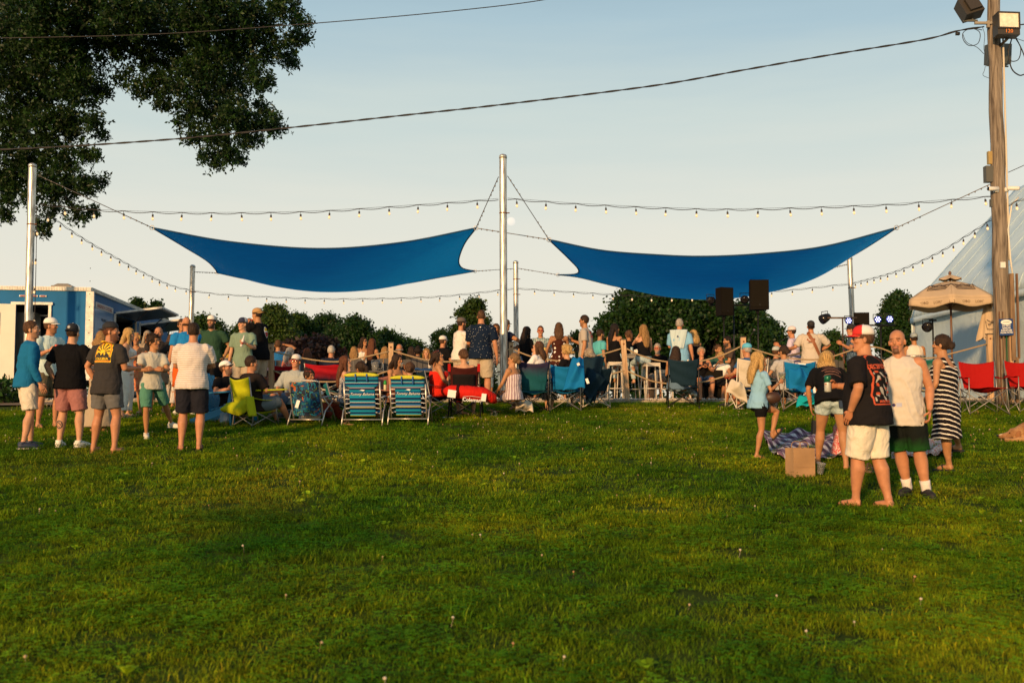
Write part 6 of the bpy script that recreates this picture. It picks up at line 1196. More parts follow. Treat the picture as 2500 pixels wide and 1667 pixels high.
P('bun70', 1918, 842, 19.4, -6, 'woman with dark bun and grey patterned blouse in the blue chair', sit=True, sex='f', skin='tan', hair=('updo', 'dark'), top='tee', topmat=cloth('grey_pattern', (.34, .32, .30), 'floral', (.48, .46, .43), .012), bot='pants', botmat=BLK, look=(-25, 0), arms=('rest', 'lap'), vox=.014)
P('c71', 1894, 845, 23.4, 60, 'bearded man in grey green cap seated below the stage', sit=True, skin='ruddy', hair=('short', 'brown'), beard='beard', top='tee', topmat=cloth('dark_green_tee', (0, 0, 0)), bot='shorts', botmat=KHA, cap=dict(c=(.42, .46, .42)))
P('g72', 2027, 855, 23.8, 96, 'girl with bun and light blue top right of the guitarist', sit=True, sex='f', h=1.55, skin='tan', hair=('bun', 'dark'), top='strap', topmat=cloth('ice_blue_top', (.25, .50, .60)), bot='shorts', botmat=KHA)
P('r73', 1876, 872, 23.6, 20, 'person in crimson shirt low behind the cream chair', sit=True, h=1.5, sex='f', skin='tan', hair=('bob', 'brown', .1), top='tee', topmat=cloth('crimson_tee', (.4, .02, .04)), bot='shorts', botmat=KHA)
P('drum', 2236, 812, 23.8, 8, 'musician in white tank top and grey blue cap behind the drum', sit=True, w=1.1, skin='tan', hair=('short', 'dark'), top='tank', topmat=cloth('worn_white', (0, 0, 0)), bot='shorts', botmat=BLK, arms=('fore', 'fore'), cap=dict(c=(.30, .36, .38), back=1))
# ---- right foreground group
P('girl', 1853, 860, 13.0, 78, 'girl with long blond hair in light blue tee standing on one leg with a drink', sex='f', w=.88, skin='tan', hair=('long', 'blond', .30), top='tee', topmat=cloth('baby_blue_tee', (.24, .44, .58)), sleeve=.55, bot='shorts', botmat=BLK, botlen=.30, lean=6, arms=(((.02, .30, -.42), (.6, -.6, -.4), .8), ((-.02, .30, -.10), (.4, -.6, -1), 1.0)), look=(6, 22), feet=((-.06, .26, .26, 0, -48), (.04, -.06, 0, 0)), shoes=('sandal', (.012, .01, .01), (.012, .01, .01)), vox=.0115, lod=0)
P('bend', 2034, 866, 12.15, 8, 'blond woman in black tee and pale denim shorts bending forward', h=1.64, sex='f', w=1.12, skin='tan', lean=56, headpull=1, look=(0, 30), hair=('bob', 'blond', .22), top='tee', topmat=BLK, sleeve=.7, bot='denim_shorts', botmat=DEN, botlen=.26, arms=(((.06, .34, -.30), (.6, -.3, -1), .6), ((.06, .34, -.30), (.6, -.3, -1), .6)), wfeet=((1997, 1138, -6), (2066, 1148, 20)), vox=.012, lod=0)
P('rcap', 2126, 794, 9.75, -46, 'barefoot man in black printed tee, white shorts and red and white cap', w=1.28, belly=.7, skin='ruddy', hair=('short', 'brown'), top='tee', topmat=cloth('washed_black', (.014, .012, .012)), sleeve=.72, hemz=-.03, bot='shorts', botmat=CRE, botlen=.62, arms=(((.05, .07, -.46), (.8, -.8, 0), .3), ((-.14, .34, -.20), (.7, .0, -1), 1.2)), look=(-34, 0), cap=dict(c=(.70, .66, .60), front=(.60, .02, .015), brim=(.62, .02, .015)), glasses='dark', wfeet=((2090, 1237, -10), (2170, 1240, 10)), vox=.0105, lod=0)
P('goat', 2206, 803, 10.35, 202, 'bald muscular man with goatee in white sleeveless shirt and green board shorts', w=1.24, belly=.35, roll=3, cola=1, skin='ruddy', hair=('bald', 'none'), beard='goatee', top='tank', topmat=cloth('white_jersey', (.58, .52, .43)), hemz=-.08, bot='shorts', botmat=cloth('green_board', (.012, .10, .012), 'fade', (.010, .012, .010), .46), botlen=.70, arms=(((.06, .08, -.50), (.6, -1, 0), .9), 'down'), look=(14, 0), wfeet=((2262, 1216, -20), (2216, 1209, 20)), shoes=('sneaker', (.014, .013, .015), (.02, .02, .02), 1), vox=.0105, lod=0)
P('stripe', 2314, 816, 11.85, -42, 'woman in black and white striped sleeveless dress walking away left', sex='f', w=1.16, belly=.25, wide=.022, skin='tan', hair=('updo', 'dark'), top='dress', topmat=cloth('bold_stripe', (.012, .010, .012), 'dstripe', (.72, .66, .56), .058, wr=.35), botlen=.44, arms=(((.08, .16, -.46), (.5, -1, 0), .7), 'down'), look=(-12, 4), wfeet=((2318, 1152, 6), (2347, 1134, 0)), shoes=('sandal', (.012, .01, .01), (.012, .01, .01)), vox=.0115, lod=0)
P('kid', 2052, 1010, 13.0, 96, 'child in red patterned dress sitting on the plaid blanket behind bare legs', sit=True, sex='f', h=1.25, skin='tan', hair=('bob', 'dark', .1), top='dress', topmat=cloth('red_white_print', (.5, .03, .03), 'floral', (.6, .5, .42), .02), botlen=.3, arms=('lap', 'lap'), feet=((-.1, .55, 0, 0), (.12, .50, .0, 0)))
run_jobs()
# ================================================================ CHAIRS
TUBE_G = mat('chair_steel_grey', (.30, .28, .25), .45, .6); TUBE_K = mat('chair_tube_black', (.015, .014, .013), .4, .3); TUBE_W = mat('chair_tube_ivory', (.62, .56, .44), .45)
def fabric(name, c, pat=None, c2=None, s=.05, c3=None): return cloth('chair_' + name, c, pat, c2, s, c3, .75, .35)
TAGM = mat('paper_tag', (.78, .75, .68), .8)
def camp_chair(px, py, face, label, fab, fab2=None, tube=TUBE_G, w=.56, sh=.42, bh=.92, dep=.50, arm=True, loc=None, bw=None, arm_fab=None, group='folding camp chairs on the lawn'):
    g = loc or Gp(px, py); o = empty('camp_chair', label, 'chair', g, R(-face), group); fab2 = fab2 or fab; hw = w / 2; bw = (bw or w) / 2
    # seat with sag
    mb = MB(); mb.sheet(lambda u, v: ((u - .5) * w, -dep / 2 + dep * v, sh + .03 * v - .07 * math.sin(math.pi * u) * math.sin(math.pi * min(1, v + .1)) + .012 * math.sin(9 * u + 4 * v)), 14, 12, .006); mb.obj('seat', fab, o)
    # back
    bt = bh; 
    def bk(u, v):
        x = (u - .5) * 2 * (bw * (.80 + .20 * v)); sag = .05 * math.sin(math.pi * u); z = sh + .02 + (bt - sh - .02) * v - (.05 * math.sin(math.pi * u) if v > .99 else .05 * math.sin(math.pi * u) * v)
        return (x, -dep / 2 - .02 - .13 * v - sag + .008 * math.sin(14 * v + 6 * u), z)
    mb = MB(); mb.sheet(bk, 16, 16, -.006); b = mb.obj('backrest', fab2, o)
    for sx in (-1, 1):
        top = V(bk(0 if sx < 0 else 1, 1)); bot = V((sx * hw * 1.02, -dep / 2 - .06, 0))
        mb = MB(); mb.tube([bot, V((sx * hw * .98, -dep / 2 - .03, sh)), top], .011, 8); mb.obj('back_post', tube, o)
        fl = V((sx * hw * 1.05, dep / 2 + .06, 0)); fr = V((sx * hw, dep / 2, sh + (.22 if arm else 0)))
        mb = MB(); mb.tube([fl, V((sx * hw, dep / 2, sh)), fr], .010, 8); mb.obj('leg', tube, o)
        mb = MB(); mb.tube([V((sx * hw * 1.02, -dep / 2 - .06, .03)), V((sx * hw, dep / 2, sh + .01))], .009, 7); mb.obj('side_brace', tube, o)
        mb = MB(); mb.tube([V((sx * hw * 1.05, dep / 2 + .06, .03)), V((sx * hw, -dep / 2, sh + .01))], .009, 7); mb.obj('side_brace', tube, o)
        for q in ((bot), (fl)): mb = MB(); mb.tube([V((q.x, q.y, -.012)), V((q.x, q.y, .03))], .018, 8); mb.obj('foot_cap', TUBE_K, o)
        if arm:
            a0 = V((sx * hw * .99, -dep / 2 - .07, sh + .24)); a1 = V((sx * hw * 1.04, dep / 2 + .02, sh + .22)); mb = MB(); mb.sheet(lambda u, v: a0.lerp(a1, v) + V(((u - .5) * .07, 0, -.03 * math.sin(math.pi * v) + .006)), 3, 8, .01); mb.obj('armrest', arm_fab or fab, o)
    for y, s_ in ((-dep / 2 - .05, 1), (dep / 2 + .05, 1)):
        for sx in (-1, 1): mb = MB(); mb.tube([V((-sx * hw * 1.02, y + .012 * sx, .03)), V((sx * hw, y * .92 + .012 * sx, sh))], .009, 7); mb.obj('cross_brace', tube, o)
    return o
def in_chair(o, x, y, z):
    return Matrix.Translation(o.location) @ Matrix.Rotation(o.rotation_euler.z, 4, 'Z') @ V((x, y, z))
def seat_at(key, dy=-.02, dz=-.09, dx=0):
    q = PEOPLE[key]; r = q['root']; p = world_of(key, V((dx, dy, 0))); zg = PZ if p.y > 21.85 else ground(0, p.y); return V((p.x, p.y, zg)), q['pel'].z + r.location.z - zg + dz
def chair_for(key, face, label, fab, dy=.06, **k):
    l, sh = seat_at(key, dy); return camp_chair(0, 0, face, label, fab, loc=l, sh=max(.2, sh), bh=k.pop('bh', max(.2, sh) + .5), **k)
YEL = fabric('acid_yellow', (.42, .44, .012)); TEALB = fabric('teal', (.02, .16, .18)); DNAVY = fabric('dark_navy', (.010, .026, .040)); REDF = fabric('red', (.34, .010, .008)); BLUF = fabric('bright_blue', (.008, .15, .36)); CRM = fabric('cream', (.58, .50, .38)); GRNF = fabric('dark_green', (.01, .10, .08)); NAVF = fabric('navy_panel', (.008, .012, .025)); SAL = fabric('salmon', (.42, .17, .12)); MAR = fabric('maroon_mesh', (.05, .010, .008)); BMESH = fabric('black_mesh', (.012, .010, .010))
# yellow chair with loose cover
yc = chair_for('dark20', 30, 'acid yellow folding chair with a loose cover hanging from its back', YEL, bh=.82, w=.44, tube=TUBE_G)
mb = MB(); mb.sheet(lambda u, v: (-.34 + .56 * u + .03 * math.sin(7 * v), -.34 - .10 * math.sin(2.6 * v) - .02 * math.sin(11 * u), .38 + .10 * u - (.20 - .06 * math.cos(5 * u)) * v), 20, 12, .008); mb.sheet(lambda u, v: (.16 + .13 * u + .08 * v, -.36 - .11 * math.sin(math.pi * u), .50 - .32 * v), 6, 10, .008); mb.obj('loose_cover', YEL, yc)
mb = MB(); mb.sheet(lambda u, v: (.20 + .42 * v, -.22 + .30 * v, .60 + .02 * v + .02 * (u - .5)), 2, 8, .006); mb.obj('side_flap', YEL, yc)
# blue adirondack chair
def adirondack():
    l, sh = seat_at('adir'); o = empty('adirondack_chair', 'bright blue slatted wooden garden chair under the man in white cap', 'chair', l, R(-112)); m = mat('blue_poly_board', (.006, .17, .32), .5, bump=.1, bscale=20)
    for i in range(7):
        a = (i - 3) / 3; mb = MB(); h = .78 - .10 * a * a; mb.box((0, 0, h / 2), (.072, .02, h)); s = mb.obj('back_slat', m, o, False); s.location = (a * .24, -.24, .18); s.rotation_euler = (R(27), R(a * 5), 0)
    for i in range(6): mb = MB(); mb.box((0, 0, 0), (.52, .075, .02)); s = mb.obj('seat_slat', m, o, False); s.location = (0, -.20 + i * .088, .24 + i * .022); s.rotation_euler = (R(14), 0, 0)
    for sx in (-1, 1):
        mb = MB(); mb.box((0, 0, 0), (.13, .72, .025)); s = mb.obj('armrest', m, o, False); s.location = (sx * .34, -.02, .53); s.rotation_euler = (R(3), 0, 0)
        mb = MB(); mb.box((0, 0, .26), (.11, .03, .54)); s = mb.obj('front_leg', m, o, False); s.location = (sx * .31, .26, -.01)
        mb = MB(); mb.box((0, 0, 0), (.03, 1.0, .12)); s = mb.obj('rear_leg', m, o, False); s.location = (sx * .27, -.16, .16); s.rotation_euler = (R(17), 0, 0)
        mb = MB(); mb.box((0, 0, 0), (.03, .10, .22), taper=.3); s = mb.obj('arm_bracket', m, o, False); s.location = (sx * .38, .26, .41)
adirondack()
# beach chairs
def stripe_mat():
    m, n, b = newmat('beach_stripe_fabric'); L = n.links.new; t = n.nodes.new('ShaderNodeTexCoord'); sx = n.nodes.new('ShaderNodeSeparateXYZ'); L(t.outputs['Object'], sx.inputs[0])
    r = n.nodes.new('ShaderNodeValToRGB'); r.color_ramp.interpolation = 'CONSTANT'; mr = n.nodes.new('ShaderNodeMapRange'); mr.inputs[1].default_value = .12; mr.inputs[2].default_value = .86; L(sx.outputs['Z'], mr.inputs[0]); L(mr.outputs[0], r.inputs[0])
    T, N_, A, Gy_, Y_, Gn, Wh = (.010, .22, .34), (.006, .018, .07), (.006, .10, .24), (.20, .20, .26), (.50, .48, .03), (.03, .25, .10), (.6, .65, .62)
    st = [(0, Gn), (.03, Y_), (.065, T), (.10, N_), (.14, T), (.19, N_), (.235, Y_), (.25, Gy_), (.285, A), (.32, N_), (.355, Wh), (.365, T), (.41, N_), (.45, T), (.50, T), (.53, N_), (.565, A), (.60, T), (.64, N_), (.67, Gy_), (.70, T), (.735, A), (.76, N_), (.79, Wh), (.80, T), (.83, N_), (.87, T), (.90, A), (.93, N_), (.965, Y_)]
    e = r.color_ramp.elements
    while len(e) < len(st): e.new(.5)
    for q, (p, c) in zip(e, st): q.position = p; q.color = (*c, 1)
    L(r.outputs[0], b.inputs['Base Color']); b.inputs['Roughness'].default_value = .85; b.inputs['Specular IOR Level'].default_value = .1; return m
LEAFP = None
def leaf_print():
    m, n, b = newmat('leaf_print_fabric'); L = n.links.new; t = n.nodes.new('ShaderNodeTexCoord')
    def ns(sc, dist, lo, c, prev):
        z = n.nodes.new('ShaderNodeTexNoise'); z.inputs['Scale'].default_value = sc; z.inputs['Distortion'].default_value = dist; z.inputs['Detail'].default_value = 1; mp = n.nodes.new('ShaderNodeMapping'); mp.inputs['Location'].default_value = (sc, lo * 9, 3); L(t.outputs['Object'], mp.inputs[0]); L(mp.outputs[0], z.inputs['Vector'])
        g = n.nodes.new('ShaderNodeMath'); g.operation = 'GREATER_THAN'; g.inputs[1].default_value = lo; L(z.outputs['Fac'], g.inputs[0]); x = n.nodes.new('ShaderNodeMix'); x.data_type = 'RGBA'; L(g.outputs[0], x.inputs[0])
        if isinstance(prev, tuple): x.inputs[6].default_value = (*prev, 1)
        else: L(prev, x.inputs[6])
        x.inputs[7].default_value = (*c, 1); return x.outputs[2]
    q = ns(5, 2.0, .5, (.005, .06, .16), (.005, .012, .035)); q = ns(7, 3.5, .60, (.01, .20, .26), q); q = ns(8, 4, .66, (.16, .26, .015), q); q = ns(6, 2.5, .70, (.38, .09, .02), q); L(q, b.inputs['Base Color']); b.inputs['Roughness'].default_value = .85; return m
STRIPE = stripe_mat(); LEAFP = leaf_print(); ALU = mat('chair_aluminium', (.55, .50, .42), .35, .7)
def beach_chair(loc, face, label, fab, pillow=None, writing=True, w=.56, bh=.86, tagc=False):
    o = empty('beach_chair', label, 'chair', loc, R(-face), 'reclining beach chairs on the lawn'); hw = w / 2
    rk = lambda z: -.18 - .28 * (z - .2)      # reclined back plane
    mb = MB(); mb.sheet(lambda u, v: ((u - .5) * w * .94 * (.76 + .24 * min(1, max(0, (v - .70) / .04)) if fab is STRIPE else 1), rk(.16 + (bh - .16) * v) - .035 * math.sin(math.pi * u) * (1 - v * .5) + .004 * math.sin(25 * v), .16 + (bh - .16) * v), 16, 40, -.008); b = mb.obj('backrest', fab, o)
    mb = MB(); mb.sheet(lambda u, v: ((u - .5) * w * .92, -.20 + .50 * v, .22 + .04 * v - .03 * math.sin(math.pi * u)), 10, 10, .008); mb.obj('seat', fab, o)
    if pillow: mb = MB(); mb.tube([V(((u - .5) * w * .98, rk(bh) - .005, bh - .015 + .012 * math.sin(math.pi * u))) for u in np.linspace(0, 1, 9)], [.012, .03, .034, .034, .034, .034, .034, .03, .012], 10); mb.obj('head_pillow', pillow, o)
    mb = MB(); P_ = [V((-hw, rk(.05), .10)), V((-hw, rk(.5), .5)), V((-hw, rk(bh - .06), bh - .06)), V((-hw * .8, rk(bh), bh + .02)), V((hw * .8, rk(bh), bh + .02)), V((hw, rk(bh - .06), bh - .06)), V((hw, rk(.5), .5)), V((hw, rk(.05), .10))]
    if fab is not STRIPE: mb.tube(spline(P_, 5), .014, 8)
    else:
        for sx in (-1, 1): mb.tube([V((sx * hw, rk(.1), .12)), V((sx * hw, rk(bh - .12), bh - .12))], .014, 8)
    mb.obj('back_frame', ALU, o)
    for sx in (-1, 1):
        mb = MB(); mb.tube([V((sx * (hw + .04), rk(.2) - .12, 0)), V((sx * (hw + .04), -.16, .24)), V((sx * (hw + .03), .24, .46))], .012, 8); mb.obj('leg', ALU, o)
        mb = MB(); mb.tube([V((sx * (hw + .03), .34, 0)), V((sx * (hw + .03), .16, .26)), V((sx * (hw + .03), -.20, .46))], .012, 8); mb.obj('leg', ALU, o)
        mb = MB(); mb.tube([V((sx * (hw + .03), -.26, .47)), V((sx * (hw + .03), 0, .49)), V((sx * (hw + .03), .26, .47))], [.022, .03, .024], 10, flat=.5, up=(0, 0, 1)); mb.obj('armrest', mat('arm_grey_blue', (.25, .27, .30), .5), o)
    mb = MB(); mb.tube([V((-hw - .03, rk(.2) - .06, .10)), V((hw + .03, rk(.2) - .06, .10))], .011, 8); mb.obj('stretcher', ALU, o)
    if fab is STRIPE:
        for sx in (-1, 1):
            for k in range(6): mb = MB(); mb.tube([V((sx * hw * .72, rk(.2 + k * .08) - .01, .22 + k * .075)), V((sx * hw, rk(.2 + k * .08), .20 + k * .08))], .006, 5); mb.obj('elastic_cord', TAGM, o)
            mb = MB(); x = sx * .095; mb.sheet(lambda u, v: (x + (u - .5) * .022, rk(bh - .01 - .12 * v) - .055, bh + .01 - .13 * v), 1, 6, .006); mb.obj('shoulder_strap', mat('strap_blue', (.02, .10, .30), .8), o)
        Wt = mat('white_print', (.8, .78, .72), .7); n3 = V((0, -math.cos(R(15.6)), -math.sin(R(15.6)))); up = V((0, -math.sin(R(15.6)), math.cos(R(15.6)))); zc = .505
        lettering('Tommy Bahama', .062, Wt, b, frame((0, rk(zc) - .052, zc), (1, 0, 0), up, n3), shear=.45, bold=0)
        mb = MB(); mb.sheet(lambda u, v: ((u - .5) * .11, 0, .018 * math.sin(math.pi * u) * (1 - v) + .012 * math.sin(6 * u) * v), 8, 2); ob = mb.obj('fish_emblem', Wt, b); ob.location = (0, rk(zc + .09) - .056, zc + .075); ob.rotation_euler = (R(-15), R(-12), 0)
    if tagc: mb = MB(); mb.box((0, 0, 0), (.06, .004, .13)); s = mb.obj('care_tag', TAGM, o, False); s.location = (-.13, rk(.36) - .07, .36); s.rotation_euler = (R(-12), R(12), 0)
    return o
PIL = fabric('pillow_yellow', (.52, .50, .04))
def gy(px, py): return Gp(px, py)
beach_chair(gy(891, 1038), 2, 'left of the two striped beach chairs, under the ponytail', STRIPE, PIL, bh=.85, w=.60)
beach_chair(gy(1002, 1036), 3, 'right of the two striped beach chairs, under the brown updo', STRIPE, PIL, bh=.80, w=.60)
beach_chair(gy(762, 1038), 14, 'beach chair in dark tropical leaf print with white tag', LEAFP, None, bh=.72, w=.54, tagc=True)
# other camp chairs
c = camp_chair(1137, 1021, 2, 'black mesh folding chair with red corners under the low brown bun', BMESH, MAR, TUBE_K, w=.56, sh=.37, bh=.94, bw=.54)
for sx in (-1, 1): mb = MB(); mb.box((sx * .262, -.40, .90), (.05, .03, .14)); mb.obj('corner_patch', REDF, c, False)
mb = MB(); mb.sheet(lambda u, v: ((u - .5) * .40, -.325 - .10 * v - .055 * math.sin(math.pi * u), .50 + .28 * v), 8, 6, .004); mb.obj('mesh_panel', BMESH, c)
camp_chair(1300, 1008, -4, 'teal and purple folding chair left of the blue one', fabric('teal_panel', (.012, .085, .10), 'fade', (.035, .028, .060), .72), None, TUBE_K, w=.56, sh=.40, bh=.97)
bc = chair_for('curl', 4, 'bright blue folding chair with its bag draped over the back', BLUF, w=.58, tube=TUBE_G)
chair_for('grey56', -28, 'folding chair with ivory frame draped with a navy cloth', DNAVY, w=.62, tube=TUBE_W)
camp_chair(1667, 996, 6, 'dark navy folding chair under the woman with wavy dark hair', DNAVY, None, TUBE_K, w=.60, sh=.42, bh=.98)
camp_chair(1822, 1000, -8, 'cream folding chair with red edges under the light blue cap', CRM, None, TUBE_W, w=.62, sh=.42, bh=1.0, arm_fab=REDF)
camp_chair(1944, 1003, 4, 'mid blue folding chair with folded flap under the patterned blouse', BLUF, None, TUBE_G, w=.60, sh=.42, bh=.95)
rc = camp_chair(2403, 1013, 188, 'empty red folding chair beside the utility pole', REDF, None, TUBE_G, w=.66, sh=.48, bh=1.02)
camp_chair(2516, 1008, 184, 'red folding chair cut off by the right edge of the picture', REDF, None, TUBE_G, w=.62, sh=.48, bh=1.02)
camp_chair(2262, 1010, 20, 'dark green and cream folding chair behind the striped dress', fabric('green_cream', (.50, .46, .36), 'fade', (.01, .10, .08), .78), None, TUBE_G, w=.56, sh=.48, bh=1.05)
chair_for('rsun', 192, 'teal folding chair under the man in red sunglasses', TEALB, w=.60)
chair_for('drk', 120, 'salmon folding chair under the woman who is drinking', SAL, w=.56, tube=TUBE_K)
chair_for('red', 70, 'folding chair with steel frame under the woman in bright red', DNAVY, w=.58)
chair_for('flo', 80, 'grey folding chair under the girl in floral dress', TEALB, w=.56, bh=.62)
def on_patio(px, Y, w, label, bh=1.0, sh=.45):
    g = Gy(px, Y); g.z = PZ; return camp_chair(0, 0, 0, label, NAVF, fabric('navy_red', (.008, .012, .025), 'fade', (.36, .010, .018), bh - .30), TUBE_W, w=w, sh=sh, bh=bh, loc=g, group='wide folding chairs on the patio')
on_patio(704, 22.7, .66, 'left red and navy folding chair under the silver hair', .78, .4); on_patio(797, 22.5, .85, 'wide red and navy folding chair under the navy jacket', .80, .4)
# drapes on chairs: bags and blankets rest there, so they are things
def drape(name, cat, label, m, pts_fn, nu=18, nv=14, th=.01):
    mb = MB(); mb.sheet(pts_fn, nu, nv, th); o = mb.obj(name, m); tag(o, label, cat); return o
def span(a, b, c, d, bulge=.12, wob=.02, k=9):
    a, b, c, d = V(a), V(b), V(c), V(d)
    return lambda u, v: a.lerp(b, u).lerp(c.lerp(d, u), v) + V((0, -bulge * math.sin(math.pi * u) * math.sin(math.pi * min(1, v + .2)) + wob * math.sin(k * u + 3 * v), wob * .6 * math.sin(k * 1.3 * u + 5 * v)))
rb = empty('chair_bag', 'bright red chair carry bag with white lettering hung across the black mesh chair', 'bag', At(1140, 958, 17.25)); RB = -V(rb.location)
A2 = lambda px, py, Y: At(px, py, Y) + RB
mb = MB(); mb.tube([A2(1082, 955, 17.4), A2(1100, 955, 17.3), A2(1140, 958, 17.2), A2(1180, 962, 17.2), A2(1202, 972, 17.3), A2(1209, 982, 17.35)], [.06, .12, .135, .135, .11, .04], 16, flat=.9); mb.obj('body', cloth('bag_red', (.55, .018, .010), rough=.6, wr=.8), rb)
lettering('Coleman', .088, mat('white_print', (0, 0, 0)), rb, frame(A2(1152, 980, 17.055), (1, 0, -.06), (0, .25, 1), (0, -1, .25)), bold=.001)
mb = MB(); mb.tube([A2(1128, 984, 17.07), A2(1131, 968, 17.065), A2(1150, 967, 17.055), A2(1174, 970, 17.055), A2(1173, 986, 17.06)], .003, 4); mb.obj('print_outline', mat('white_print', (0, 0, 0)), rb)
for x, y in ((1103, 961), (1181, 970)): mb = MB(); mb.box(A2(x, y, 17.06), (.14 if x < 1150 else .08, .006, .13), rot=Matrix.Rotation(R(8), 3, 'Y')); mb.obj('label_tag', TAGM, rb, False)
mb = MB(); mb.tube([A2(1119, 938, 17.2), A2(1115, 960, 17.055), A2(1110, 972, 17.09)], .03, 6, flat=.2); mb.obj('webbing', MAR, rb)
drape('blanket', 'blanket', 'dark navy cloth hanging over the ivory framed chair', DNAVY, span(At(1424, 874, 19.45), At(1476, 869, 19.75), At(1432, 985, 19.35), At(1452, 980, 19.45), .15, .03))
drape('blanket', 'blanket', 'navy cloth corner spread to the right of the ivory frame', DNAVY, span(At(1440, 900, 19.30), At(1478, 925, 19.45), At(1424, 958, 19.25), At(1440, 980, 19.25), .1, .02))
bb = drape('chair_bag', 'bag', 'bright blue chair bag hanging from the back of the blue chair', BLUF, span(At(1398, 874, 18.75), At(1424, 874, 18.75), At(1374, 952, 18.50), At(1428, 946, 18.50), .16, .025)); 
for x, y in ((1412, 889), (1434, 930)): mb = MB(); mb.box(At(x, y, 18.45), (.05, .006, .10 if x > 1420 else .05), rot=Matrix.Rotation(R(-20), 3, 'Y')); mb.obj('care_tag', TAGM, bb, False)
drape('blanket', 'blanket', 'cream cloth hanging low over the arm of the cream chair', CRM, span(At(1786, 926, 19.25), At(1816, 938, 19.15), At(1772, 955, 19.25), At(1826, 985, 19.25), .10, .02))
b2 = drape('chair_bag', 'bag', 'mid blue chair bag hanging from the chair of the patterned blouse', BLUF, span(At(1925, 902, 18.85), At(1962, 898, 18.85), At(1926, 948, 18.75), At(1990, 962, 18.75), .14, .03))
mb = MB(); mb.box(At(1988, 951, 18.60), (.045, .006, .12), rot=Matrix.Rotation(R(-8), 3, 'Y')); mb.obj('care_tag', TAGM, b2, False)
mb = MB(); mb.box(At(1958, 888, 18.87), (.14, .006, .025), rot=Matrix.Rotation(R(6), 3, 'Y')); mb.obj('print', TAGM, b2, False)
drape('tote_bag', 'bag', 'bright turquoise bag on the grass under the mid blue chair', fabric('turquoise', (.01, .38, .42)), span(At(1950, 968, 19.20), At(1990, 962, 19.20), At(1944, 992, 19.10), At(1996, 988, 19.10), .2, .03))
drape('tote_bag', 'bag', 'cream canvas tote on the grass under the teal and purple chair', CRM, span(At(1262, 982, 18.80), At(1298, 978, 18.80), At(1258, 1003, 18.70), At(1302, 1005, 18.70), .2, .03))
# ================================================================ BAR STOOLS AND TABLES
STW = mat('stool_ivory_metal', (.62, .55, .43), .4, .1, var=.12, vscale=10)
def stool(px, Y, label, sh=.76):
    g = Gy(px, Y); g.z = PZ; o = empty('bar_stool', label, 'stool', g, R(random.uniform(-12, 12)), 'ivory metal bar stools'); s0, s1 = .15, .20
    mb = MB(); mb.box((0, 0, sh - .012), (.33, .33, .024)); mb.box((0, 0, sh - .05), (.32, .32, .06)); mb.obj('seat', STW, o, False)
    for sx in (-1, 1):
        for sy in (-1, 1): mb = MB(); mb.tube([V((sx * s0, sy * s0, sh - .03)), V((sx * s1, sy * s1, 0))], [.034, .018], 6, flat=.6); mb.obj('leg', STW, o, False)
    for a, b in (((-1, -1), (1, -1)), ((1, -1), (1, 1)), ((1, 1), (-1, 1)), ((-1, 1), (-1, -1))):
        k = .185; mb = MB(); mb.tube([V((a[0] * k, a[1] * k, .25)), V((b[0] * k, b[1] * k, .25))], .011, 6); mb.obj('foot_rail', STW, o); 
    return o
def put_stool(key, px, label):
    l, sh = seat_at(key, 0, -.085); o = stool(px, l.y, label, max(.6, sh)); return o
put_stool('back57', 1502, 'ivory bar stool under the woman with bare back'); put_stool('long59', 1590, 'ivory bar stool under the pale jeans right of the post'); put_stool('p58', 1538, 'ivory bar stool beyond the bar table'); put_stool('ltb', 1664, 'stool under the man in light blue shirt')
stool(1351, 22.9, 'ivory bar stool left of the polka dot dress'); stool(1462, 23.6, 'empty ivory bar stool beyond the navy draped chair'); stool(1620, 23.6, 'empty ivory bar stool beside the bearded older man', .7)
def bar_table(px, Y, label, wd=.75, h=1.05):
    g = Gy(px, Y); g.z = PZ; o = empty('bar_table', label, 'table', g); m = mat('table_grey_top', (.22, .20, .17), .5, .2)
    mb = MB(); mb.box((0, 0, h), (wd, .62, .03)); mb.box((0, 0, h - .05), (wd - .06, .56, .07)); mb.obj('tabletop', m, o, False)
    for sx in (-1, 1):
        for sy in (-1, 1): mb = MB(); mb.tube([V((sx * (wd / 2 - .05), sy * .24, h - .03)), V((sx * (wd / 2 - .01), sy * .28, 0))], [.035, .022], 6, flat=.6); mb.obj('leg', STW, o, False)
    return o
bar_table(1541, 23.5, 'high grey bar table between the two women on stools'); bar_table(1300, 23.6, 'high bar table in front of the mustached man', .8); bar_table(1130, 24.4, 'high bar table behind the white tee', .8)
for i, (px, Y, lb) in enumerate([(1038, 22.4, 'low dark patio table behind the woman who is drinking'), (905, 22.4, 'low dark patio table under the auburn hair'), (650, 22.3, 'low dark patio table left of the silver hair')]):
    g = Gy(px, Y); g.z = PZ; o = empty('patio_table', lb, 'table', g, group='low dark patio tables'); mb = MB(); mb.box((0, 0, .62), (1.0, .7, .03)); mb.obj('tabletop', mat('dark_table', (.04, .035, .03), .4), o, False)
    for sx in (-1, 1):
        for sy in (-1, 1): mb = MB(); mb.tube([V((sx * .45, sy * .3, .62)), V((sx * .45, sy * .3, 0))], .018, 6); mb.obj('leg', mat('dark_table', (0, 0, 0)), o)
